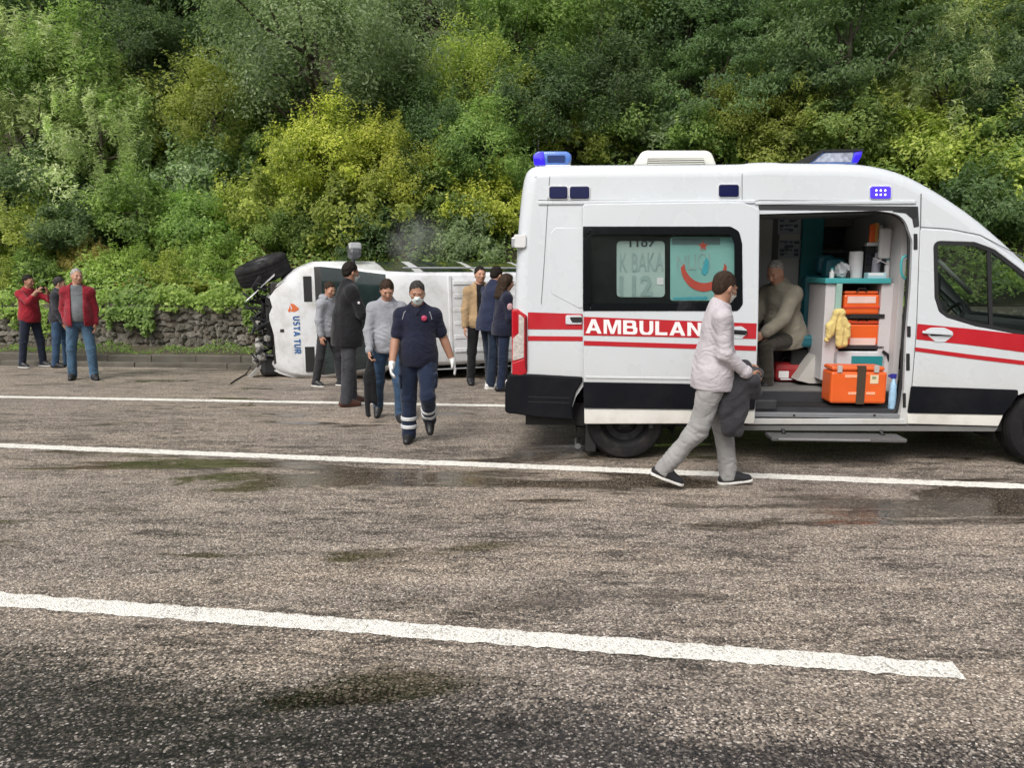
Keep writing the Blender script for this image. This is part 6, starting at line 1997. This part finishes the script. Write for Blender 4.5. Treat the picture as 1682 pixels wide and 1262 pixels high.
    def trousers(s, par, m, name='trousers', th=.016, folds=.006, seed=3, cut=.0, rise=.07, wide=1.0):
        k, b = s.k, s.b; R = [s.tl, s.tf, s.up]; g = SDF()
        g.ell(s.P+s.up*.02*k, R, (.150*k*b+th,.104*k*b+th,.14*k), .05)
        for sd in 'LR':
            h, kn, an = s.hip[sd], s.knee[sd], s.ank[sd]
            g.cap(h, kn, (.078*k*b+th)*wide, (.053*k+th)*wide, .03)
            g.cap(kn, an+(an-kn)*.10, (.053*k+th)*wide, (.044*k+th*1.05)*wide, .03)
        g.grid(s.vox)
        if folds:
            g.folds(folds, 1.15, seed); cs = []
            for sd, sg in (('L',1),('R',-1)):
                cs += [(s.knee[sd], s.ank[sd]-s.hip[sd], .10), (s.hip[sd]+s.tf*.04, s.up+s.tl*sg*.9, .10), (s.ank[sd]*.85+s.knee[sd]*.15, s.ank[sd]-s.knee[sd], .10), (s.hip[sd]*.8+s.knee[sd]*.2-s.tf*.05, s.up+s.tl*sg*.5, .11)]
            g.creases(cs, folds*.66)
        g.clip(s.P+s.up*rise*k, s.up)
        for sd in 'LR':
            d = s.ank[sd]-s.knee[sd]; d /= np.linalg.norm(d)
            X, Y, Z = g.XYZ(); c = s.ank[sd] + d*.052*s.k
            # hem: only near this ankle
            near = ((X-c[0])**2+(Y-c[1])**2+(Z-c[2])**2) < .16**2
            pl = (X-c[0])*d[0]+(Y-c[1])*d[1]+(Z-c[2])*d[2]
            g.D = np.where(near, np.maximum(g.D, pl), g.D).astype(np.float32)
        return g.obj(name, m, par)
    def band(s, par, m, name, a, b, t0, t1, r0):
        """a ring round a limb between fractions t0, t1"""
        d = b-a; g = SDF().cap(a+d*(t0-.08), a+d*(t1+.08), r0, r0*.97, .01); g.grid(s.vox*.7).folds(.009, 1.15, 9)
        dn = d/np.linalg.norm(d); g.clip(a+d*t0, -dn); g.clip(a+d*t1, dn)
        return g.obj(name, m, par)
    def shoes(s, par, m, sole=None, big=1.12):
        k = s.k
        for sd in 'LR':
            a, f, d = s.ank[sd], s.footf[sd], s.footd[sd]; l = np.cross(f, d)
            g = SDF(); base = a + d*.085*k
            g.cap(base-f*.045*k-d*.040*k, base+f*.03*k-d*.045*k, .041*k*big, .045*k*big, .03)
            g.cap(base+f*.03*k-d*.040*k, base+f*.150*k-d*.026*k, .043*k*big, .034*k*big, .03)
            g.cap(a+d*.01*k, base-d*.05*k, .041*k*big, .043*k*big, .03)
            g.cap(a+d*.0*k+f*.015*k, base+f*.10*k-d*.028*k, .040*k*big, .034*k*big, .03)
            g.grid(s.vox*.75); g.clip(base, d); g.clip(a-d*.025*k, -d)
            o = g.obj('shoe', m, par)
            if sole is not None:
                g = SDF(); g.cap(base-f*.045*k-d*.01*k, base+f*.03*k-d*.01*k, .046*k*big, .048*k*big, .02).cap(base+f*.03*k-d*.01*k, base+f*.152*k-d*.01*k, .048*k*big, .040*k*big, .03)
                g.grid(s.vox*.6); g.clip(base+d*.002, d); g.clip(base-d*.021*k, -d); g.obj('sole', sole, o)
def place(o, foot, yaw, label, group='people at the crash scene'):
    o.location = foot; o.rotation_euler = (0, 0, radians(yaw)); tag(o, label, 'person', group); return o
def at_person(o, person, label, cat):          # something held or carried, built in the same frame
    o.matrix_basis = person.matrix_basis.copy(); return tag(o, label, cat)
def stand(u, v, h_px_top=None):
    return G(u, v)
def height_at(foot, vtop):                     # body height that reaches a picture row above a foot point
    d = ray(CX, vtop); return HC + d.z/d.y*foot.y

C_NAVY = cloth('navy', (.012,.014,.032)); C_NAVYT = cloth('navy_trousers', (.012,.020,.045)); C_BLACK = cloth('black', (.012,.012,.014)); C_DKGREY = cloth('dark_grey', (.030,.030,.034))
C_RED = cloth('red', (.30,.018,.030)); C_RED2 = cloth('deep_red', (.24,.016,.028)); C_JEAN = cloth('blue_denim', (.065,.125,.195), var=.55, vscale=5); C_JEAN2 = cloth('bright_denim', (.038,.078,.145), var=.5, vscale=5); C_JEAND = cloth('dark_denim', (.020,.026,.045), var=.3)
C_GREYT = cloth('grey_tee', (.15,.165,.17)); C_LGREY = cloth('light_grey_knit', (.30,.31,.34)); C_PINK = cloth('pale_pink_shirt', (.47,.435,.46), .8, var=.08); C_TROU = cloth('grey_trousers', (.29,.285,.28), var=.25, vscale=7)
C_TAN = cloth('tan', (.36,.25,.14)); C_BEIGE = cloth('beige_jacket', (.25,.23,.18)); C_OLIVE = cloth('olive_trousers', (.05,.045,.035)); C_CHAR = cloth('charcoal_wool', (.036,.036,.041)); C_PGREY = cloth('pleated_grey', (.045,.046,.054))
REFL = mat('reflective_tape', (.55,.56,.57), .4, var=.1)
BELT = mat('leather_belt', (.02,.016,.013), .5)

# 1. man taking a photo, far left
f = G(56, 603); H = height_at(f, 451)
P = Fig(H, dict(L=(6,7,0,0), R=(-6,6,-8,0)), dict(L=(62,18,150,-34,50), R=(58,8,148,-20,50)), lean=2, head=(5,6), build=1.08, belly=1.12, vox=.012)
b = P.body(SKIN_T); place(b, f, 72, 'man in a red pullover and dark trousers raising a phone to take a photo')
P.face(b); P.hair(b, HAIR_D); P.top(b, C_RED, 'pullover', .02, hem=-.09, folds=.007); P.trousers(b, C_JEAND); P.shoes(b, SHOE_B, SOLE)
mb = MB(); c = (P.wr['L']+P.wr['R'])/2 + P.hd['L']*.10*P.k
mb.box((-.075,-.006,-.038), (.075,.006,.038), .006, Matrix.Translation(c)); o = mb.build('mobile_phone', mat('phone_black', (.015,.015,.018), .25)); at_person(o, b, 'dark phone held up in both hands by the man in the red pullover', 'phone')
# 2. man half hidden behind
f = G(103, 603); H = height_at(f, 455)
P = Fig(H, dict(L=(5,5,-2,0), R=(-4,5,-6,0)), dict(L=(10,10,35,-5), R=(5,10,25,0)), lean=3, head=(15,8), vox=.012)
b = P.body(SKIN); place(b, f, 100, 'man in a black jacket and bright jeans half hidden behind the grey haired man')
P.face(b); P.hair(b, HAIR_GM); P.top(b, cloth('black_grey', (.035,.036,.042)), 'jacket', .026, hem=-.10, folds=.008, collar=.02); P.trousers(b, C_JEAN2); P.shoes(b, SHOE_B)
# 3. grey haired man, open red jacket
f = G(138, 624); H = height_at(f, 441)
P = Fig(H, dict(L=(7,6,2,0,20), R=(-4,7,-6,0,5)), dict(L=(-8,9,20,2,30), R=(-14,10,18,-10,45)), lean=-3, head=(28,4), build=1.0, belly=1.4, vox=.011)
b = P.body(SKIN); place(b, f, 22, 'grey haired man in an open red jacket, grey shirt and blue jeans watching')
P.face(b, brow=HAIR_G); P.hair(b, HAIR_G, front=.066, vol=.007, rough=.003); P.top(b, C_GREYT, 'shirt', .008, sleeve=.12, hem=-.03, folds=.005, seed=2)
P.top(b, C_RED2, 'jacket', .028, hem=-.10, folds=.009, seed=4, open_=(.082,.56,-.2), loose=1.05, collar=.02); P.trousers(b, C_JEAN, th=.018, seed=5, folds=.008); P.shoes(b, SHOE_B)
# 4. youth in the grey hooded top by the windscreen
f = G(540, 634); H = height_at(f, 461)
P = Fig(H, dict(L=(14,4,6,0), R=(-8,4,-14,0)), dict(L=(5,8,15,-5), R=(-4,8,8,0)), lean=5, head=(-10,14), vox=.011, build=.95)
b = P.body(SKIN); place(b, f, 62, 'youth in a light grey hooded top looking down beside the wreck windscreen')
P.face(b); P.hair(b, HAIR_B); P.top(b, C_LGREY, 'hooded_top', .022, hem=-.10, folds=.008, seed=6)
g = SDF().cap(P.neck+P.tl*.07-P.tf*.05, P.neck-P.tl*.07-P.tf*.05, .05, .05, .03).cap(P.neck+P.tl*.08+P.tf*.03, P.neck+P.tl*.06-P.tf*.07, .035, .04, .03).cap(P.neck-P.tl*.08+P.tf*.03, P.neck-P.tl*.06-P.tf*.07, .035, .04, .03); g.grid(.011).obj('hood', C_LGREY, b)
P.trousers(b, C_DKGREY); P.shoes(b, SHOE_B, SOLE)
# 5. tall man in black, brown shoes
f = G(574, 665); H = height_at(f, 430)
P = Fig(H, dict(L=(7,4,2,0,4), R=(-4,4,-7,0,6)), dict(L=(28,6,82,-14,40), R=(22,10,78,-22,40)), lean=3, head=(12,8), build=1.06, belly=1.1, vox=.010)
b = P.body(SKIN_T); place(b, f, 118, 'tall man in a long black jacket and brown shoes reading his phone by the wreck')
P.face(b); P.hair(b, HAIR_D, back=.02); P.mask(b); P.top(b, C_BLACK, 'jacket', .034, hem=-.22, folds=.010, seed=7, loose=1.04, collar=.03); P.trousers(b, C_PGREY, th=.022, folds=.008, wide=1.05); P.shoes(b, mat('brown_shoe', (.075,.028,.018), .4, var=.2))
P_t = P
g = SDF().ell(P.sh['R']*.5+P.el['R']*.5-P.tl*.068*P.k, [P.tf,P.tl,P.up], (.018,.008,.02), .01); g.grid(.006).obj('arm_badge', WHT, b)
mb = MB(); c = P.wr['L']*.5+P.wr['R']*.5 + P.hd['L']*.12
mb.box((-.036,-.075,-.005), (.036,.075,.005), .004, Matrix.Translation(c) @ Matrix.Rotation(radians(-30),4,'X')); o = mb.build('mobile_phone', mat('phone_black', (.015,.015,.018), .25)); at_person(o, b, 'small dark phone in the hands of the tall man in the black jacket', 'phone')
# 6. man in grey sweater walking with a jacket in his hand
f = G(640, 691); H = height_at(f, 456)
P = Fig(H, dict(L=(10,4,-2,0,8), R=(-12,5,-30,-22,8)), dict(L=(-6,8,10,2,30), R=(4,12,26,-2,60)), lean=6, head=(8,22), vox=.010, build=.98, belly=1.12)
b = P.body(SKIN); place(b, f, 8, 'man in a light grey sweater and jeans looking down and carrying a black jacket')
P.face(b); P.hair(b, HAIR_B, front=.035); P.top(b, C_LGREY, 'sweater', .018, hem=-.09, folds=.008, seed=8, vneck=.55); P.trousers(b, C_JEAN2, th=.018, folds=.008, seed=8); P.shoes(b, SHOE_B)
w = P.wr['R']+P.hd['R']*.07
g = SDF(); g.cap(w+P.tl*.02, w-U3*.26-P.tl*.01, .03, .055, .04).cap(w-U3*.1, w-U3*.50+P.tl*.03, .045, .04, .03).cap(w-U3*.22-P.tl*.04, w-U3*.66-P.tl*.03+P.tf*.03, .04, .022, .03).cap(w-U3*.25+P.tl*.04, w-U3*.56+P.tl*.06, .03, .018, .02)
g.grid(.011).folds(.014, 1.5, 3); o = g.obj('carried_jacket', C_BLACK); at_person(o, b, 'black jacket hanging from the hand of the man in the grey sweater', 'jacket')
# 7. paramedic
f = G(690, 727); H = height_at(f, 461)
P = Fig(H, dict(L=(27,1,-46,-46,6), R=(-3,3,-4,0,6)), dict(L=(-16,18,2,20,15), R=(12,12,26,6,30)), lean=3, head=(4,13), vox=.009, build=1.10, belly=1.16)
b = P.body(SKIN_T); place(b, f, 3, 'paramedic in navy polo shirt, face mask and white gloves walking towards the road')
P.face(b, mouth=False); P.hair(b, HAIR_GM, front=.058, vol=.010); P.mask(b)
sh = P.top(b, C_NAVY, 'polo_shirt', .016, sleeve=.42, hem=-.10, folds=.006, seed=9, loose=1.03, vneck=.75)
P.trousers(b, C_NAVYT, th=.022, folds=.009, seed=9, wide=1.04)
for sd in 'LR':
    for t in (.50, .72): P.band(b, REFL, 'reflective_band', P.knee[sd], P.ank[sd], t, t+.10, .0815)
P.shoes(b, SHOE_B)
g = SDF().ell(P.chest+P.tl*.075*P.k+P.tf*.127*P.k+P.up*.075*P.k, [P.tl,P.tf,P.up], (.030,.014,.030), .01); g.grid(.006).obj('red_badge', mat('badge_red', (.50,.05,.12), .5, var=.3, vscale=60), b)
mb = MB()
for sg in (-1,1): mb.tube([P.neck+P.tl*sg*.07*P.k+P.tf*.02, P.sh['L']*(.5+.5*sg)*.0+P.chest+P.tl*sg*.135*P.k+P.up*.13*P.k+P.tf*.085*P.k, P.chest+P.tl*sg*.155*P.k+P.up*.06*P.k+P.tf*.09*P.k], .0045, 5)
mb.build('shoulder_piping', mat('piping_grey', (.28,.29,.32), .6), sh)
g = SDF().cap(P.neck+P.tl*.05+P.tf*.055-U3*.0, P.neck+P.tf*.10-P.up*.07, .016, .018, .01).cap(P.neck-P.tl*.05+P.tf*.055, P.neck+P.tf*.10-P.up*.07, .016, .018, .01); g.grid(.007).obj('polo_collar', C_NAVY, sh)
for sd, sg in (('L',1),('R',-1)):
    c = P.hip[sd]*.42+P.knee[sd]*.58 + P.L*sg*.088*P.k
    g = SDF().ell(c, [P.L, P.F, U3], (.022,.06,.085), .02).cap(c+U3*.065-P.F*.05, c+U3*.065+P.F*.05, .022, .022, .01); g.grid(.008).obj('cargo_pocket', C_NAVYT, b)
GLV = mat('white_glove', (.66,.66,.65), .6, var=.08)
for sd in 'LR':
    g = SDF(); P.hand(g, sd); g.cap(P.wr[sd]-P.hd[sd]*.025, P.wr[sd]+P.hd[sd]*.03, .030*P.k, .031*P.k, .012)
    g.grid(.006).offset(.0045).obj('glove', GLV, b)
# 8. man in a tan jacket near the far end
f = G(789, 632); H = height_at(f, 438)
P = Fig(H, dict(L=(4,4,0,0), R=(-3,4,-5,0)), dict(L=(0,9,14,0), R=(4,10,10,4)), head=(8,0), vox=.011)
b = P.body(SKIN); place(b, f, 12, 'man in a tan jacket over a dark shirt standing behind the others by the ambulance')
P.face(b); P.hair(b, HAIR_D); P.top(b, C_BLACK, 'shirt', .008, sleeve=.12, hem=-.08); P.top(b, C_TAN, 'jacket', .030, hem=-.10, folds=.008, open_=(.06,.56,-.2)); P.trousers(b, C_BLACK); P.shoes(b, SHOE_B)
# 9. man in a navy jacket, back half turned
f = G(803, 634); f = G(806, 636); H = height_at(f, 436)
P = Fig(H, dict(L=(10,4,3,0), R=(-5,4,-9,0)), dict(L=(25,5,75,-15), R=(10,8,50,-10)), lean=7, head=(12,12), vox=.010, build=1.05)
b = P.body(SKIN); place(b, f, 128, 'man in a navy jacket and white sneakers turned away beside the ambulance tail lamp')
P.face(b); P.hair(b, HAIR_D, back=.02); P.top(b, cloth('navy_jacket', (.018,.024,.055)), 'jacket', .036, hem=-.14, folds=.010, seed=10, loose=1.06, collar=.03); P.trousers(b, cloth('navy_jeans', (.014,.024,.045)), th=.02); P.shoes(b, mat('white_sneaker', (.62,.62,.60), .5), SOLE)
# 10. long haired woman in navy at the ambulance's rear corner
f = G(826, 641); H = height_at(f, 450)
P = Fig(H, dict(L=(5,3,2,0), R=(-4,3,-6,0)), dict(L=(8,8,60,-10), R=(6,9,40,-8)), lean=3, head=(5,8), vox=.010, build=.95)
b = P.body(SKIN); place(b, f, 108, 'long haired person in a navy uniform with an arm badge at the ambulance rear corner')
P.face(b); P.hair(b, HAIR_B, vol=.016, long=[(0,-.07,.0,.0,-.10,-.22,.075,.06),(.05,-.05,0,.06,-.06,-.22,.05,.04),(-.05,-.05,0,-.06,-.06,-.22,.05,.04)])
P.top(b, C_NAVY, 'uniform_jacket', .026, hem=-.12, folds=.007, seed=11); P.trousers(b, C_NAVYT); P.shoes(b, SHOE_B)
g = SDF().ell(P.sh['R']*.55+P.el['R']*.45-P.tl*.06*P.k, [P.tf,P.tl,P.up], (.045,.012,.055), .01); g.grid(.007).obj('arm_badge', mat('badge_pink', (.58,.34,.36), .5, var=.4, vscale=50), b)
# 11. man in the pale pink shirt walking past the open door
f = G(1164, 801); H = 1.77
P = Fig(H, dict(L=(15,1,9,6,2), R=(-16,1,-39,-20,4)), dict(L=(8,4,58,-10,40), R=(4,6,54,-12,45)), lean=3, head=(30,14), vox=.0085, build=1.04, belly=1.12)
f = G(1164, 800); b = P.body(SKIN_T); place(b, f, 86, 'man in a pale pink shirt and grey trousers striding past the ambulance')
P.face(b, mouth=False); P.hair(b, HAIR_B, back=.01, vol=.010, front=.045); P.mask(b, mat('mask_pale', (.66,.66,.62), .85))
P.top(b, C_PINK, 'shirt', .016, hem=-.13, folds=.008, seed=12, loose=1.02, collar=.008, sleeve=1.0)
g = SDF().cap(P.neck-P.tl*.055-P.tf*.03+P.up*.01, P.neck-P.tl*.045+P.tf*.05, .018, .016, .02).cap(P.neck+P.tl*.055-P.tf*.03+P.up*.01, P.neck+P.tl*.045+P.tf*.05, .018, .016, .02).cap(P.neck-P.tl*.05-P.tf*.04+P.up*.012, P.neck+P.tl*.05-P.tf*.04+P.up*.012, .018, .018, .02); g.grid(.007).obj('collar', C_PINK, b)
P.trousers(b, C_TROU, th=.022, folds=.010, seed=12, wide=1.04); P.shoes(b, SHOE_B, SOLE, 1.08)
for sd in 'LR': P.band(b, C_PINK, 'cuff', P.el[sd], P.wr[sd], .84, 1.0, .050)
g = SDF().ell(P.chest+P.tl*.09*P.k+P.tf*.125*P.k+P.up*.03, [P.tl,P.tf,P.up], (.05,.012,.055), .01); g.grid(.008).obj('breast_pocket', C_PINK, b)
a, w = P.el['R'], P.wr['R']; sh_ = P.tl*.085*P.k - U3*.03
g = SDF(); m1 = a*.45+w*.55 + sh_
g.ell(m1-U3*.27, [P.tf, P.tl, U3], (.105,.05,.28), .05).cap(a*.5+w*.5+sh_, w+P.hd['R']*.06+sh_, .05, .055, .05).cap(P.wr['L'], P.wr['L']+P.hd['L']*.12, .055, .055, .05).cap(w+P.hd['R']*.05+sh_, P.wr['L']+P.hd['L']*.1, .06, .055, .05)
g.cap(w+P.hd['R']*.07-U3*.01-P.tl*.01, w+P.hd['R']*.10-U3*.10+P.tl*.05, .05, .05, .03)
g.cap(m1-U3*.1+P.tf*.08, m1-U3*.52+P.tf*.05, .05, .035, .05).cap(m1-U3*.1-P.tf*.06, m1-U3*.50-P.tf*.05, .05, .04, .05).cap(P.wr['L'], P.wr['L']-U3*.35, .05,.055,.05)
g.grid(.009).folds(.012, 1.3, 5); o = g.obj('carried_jacket', C_CHAR); at_person(o, b, 'dark grey jacket draped over the forearm of the man in the pink shirt', 'jacket')
# 12. man seated in the ambulance, bent forward
d12 = .95
hp = ipx(1290, 553, d12)
P = Fig(1.72, dict(L=(84,6,-6,0), R=(80,8,-2,0)), dict(L=(38,6,70,-8), R=(34,4,76,-14)), lean=13, head=(8,16), vox=.010, build=1.05, belly=1.1, seat=True)
b = P.body(SKIN)
b.matrix_basis = amb.matrix_basis @ Matrix.Translation((hp.x, d12, hp.z+.02)) @ Matrix.Rotation(radians(-58), 4, 'Z')
tag(b, 'bald man in a beige jacket sitting bent forward inside the ambulance', 'person', 'people at the crash scene')
P.face(b); P.hair(b, HAIR_G, front=.085, vol=.003); P.top(b, C_BEIGE, 'jacket', .034, hem=-.12, folds=.010, seed=13, loose=1.06, collar=.02); P.trousers(b, C_OLIVE, folds=.006); P.shoes(b, SHOE_B)
# ================================================================== small things
# yellow cloth tied to the cabinet post
p = ipx(1378, 518, dC-.06)
o = loose('yellow_gown', 'pale yellow gown knotted and hanging from the cabinet post in the ambulance', 'gown'); at_amb(o, p)
def q(u, v, d=0.0):
    a = ipx(u, v, dC-.06+d) - p; return np.array(a)
g = SDF(); Ra = [np.array([1.,0,0]), np.array([0,1.,0]), np.array([0,0,1.])]
g.cap(q(1375,514), q(1382,514), .035, .035, .02)
for (u0,v0,u1,v1,r0,r1) in ((1374,516,1362,538,.028,.04),(1364,534,1359,557,.04,.03),(1370,524,1366,548,.03,.03),(1382,518,1391,536,.03,.04),(1391,534,1392,552,.036,.028),(1379,520,1380,545,.035,.045),(1380,542,1379,566,.045,.042),(1386,544,1387,565,.036,.034)):
    g.cap(q(u0,v0), q(u1,v1), r0*.8, r1*.8, .012)
g.grid(.007).folds(.012, 2.2, 2); g.obj('fabric', cloth('pale_yellow', (.66,.52,.20), var=.15), o)
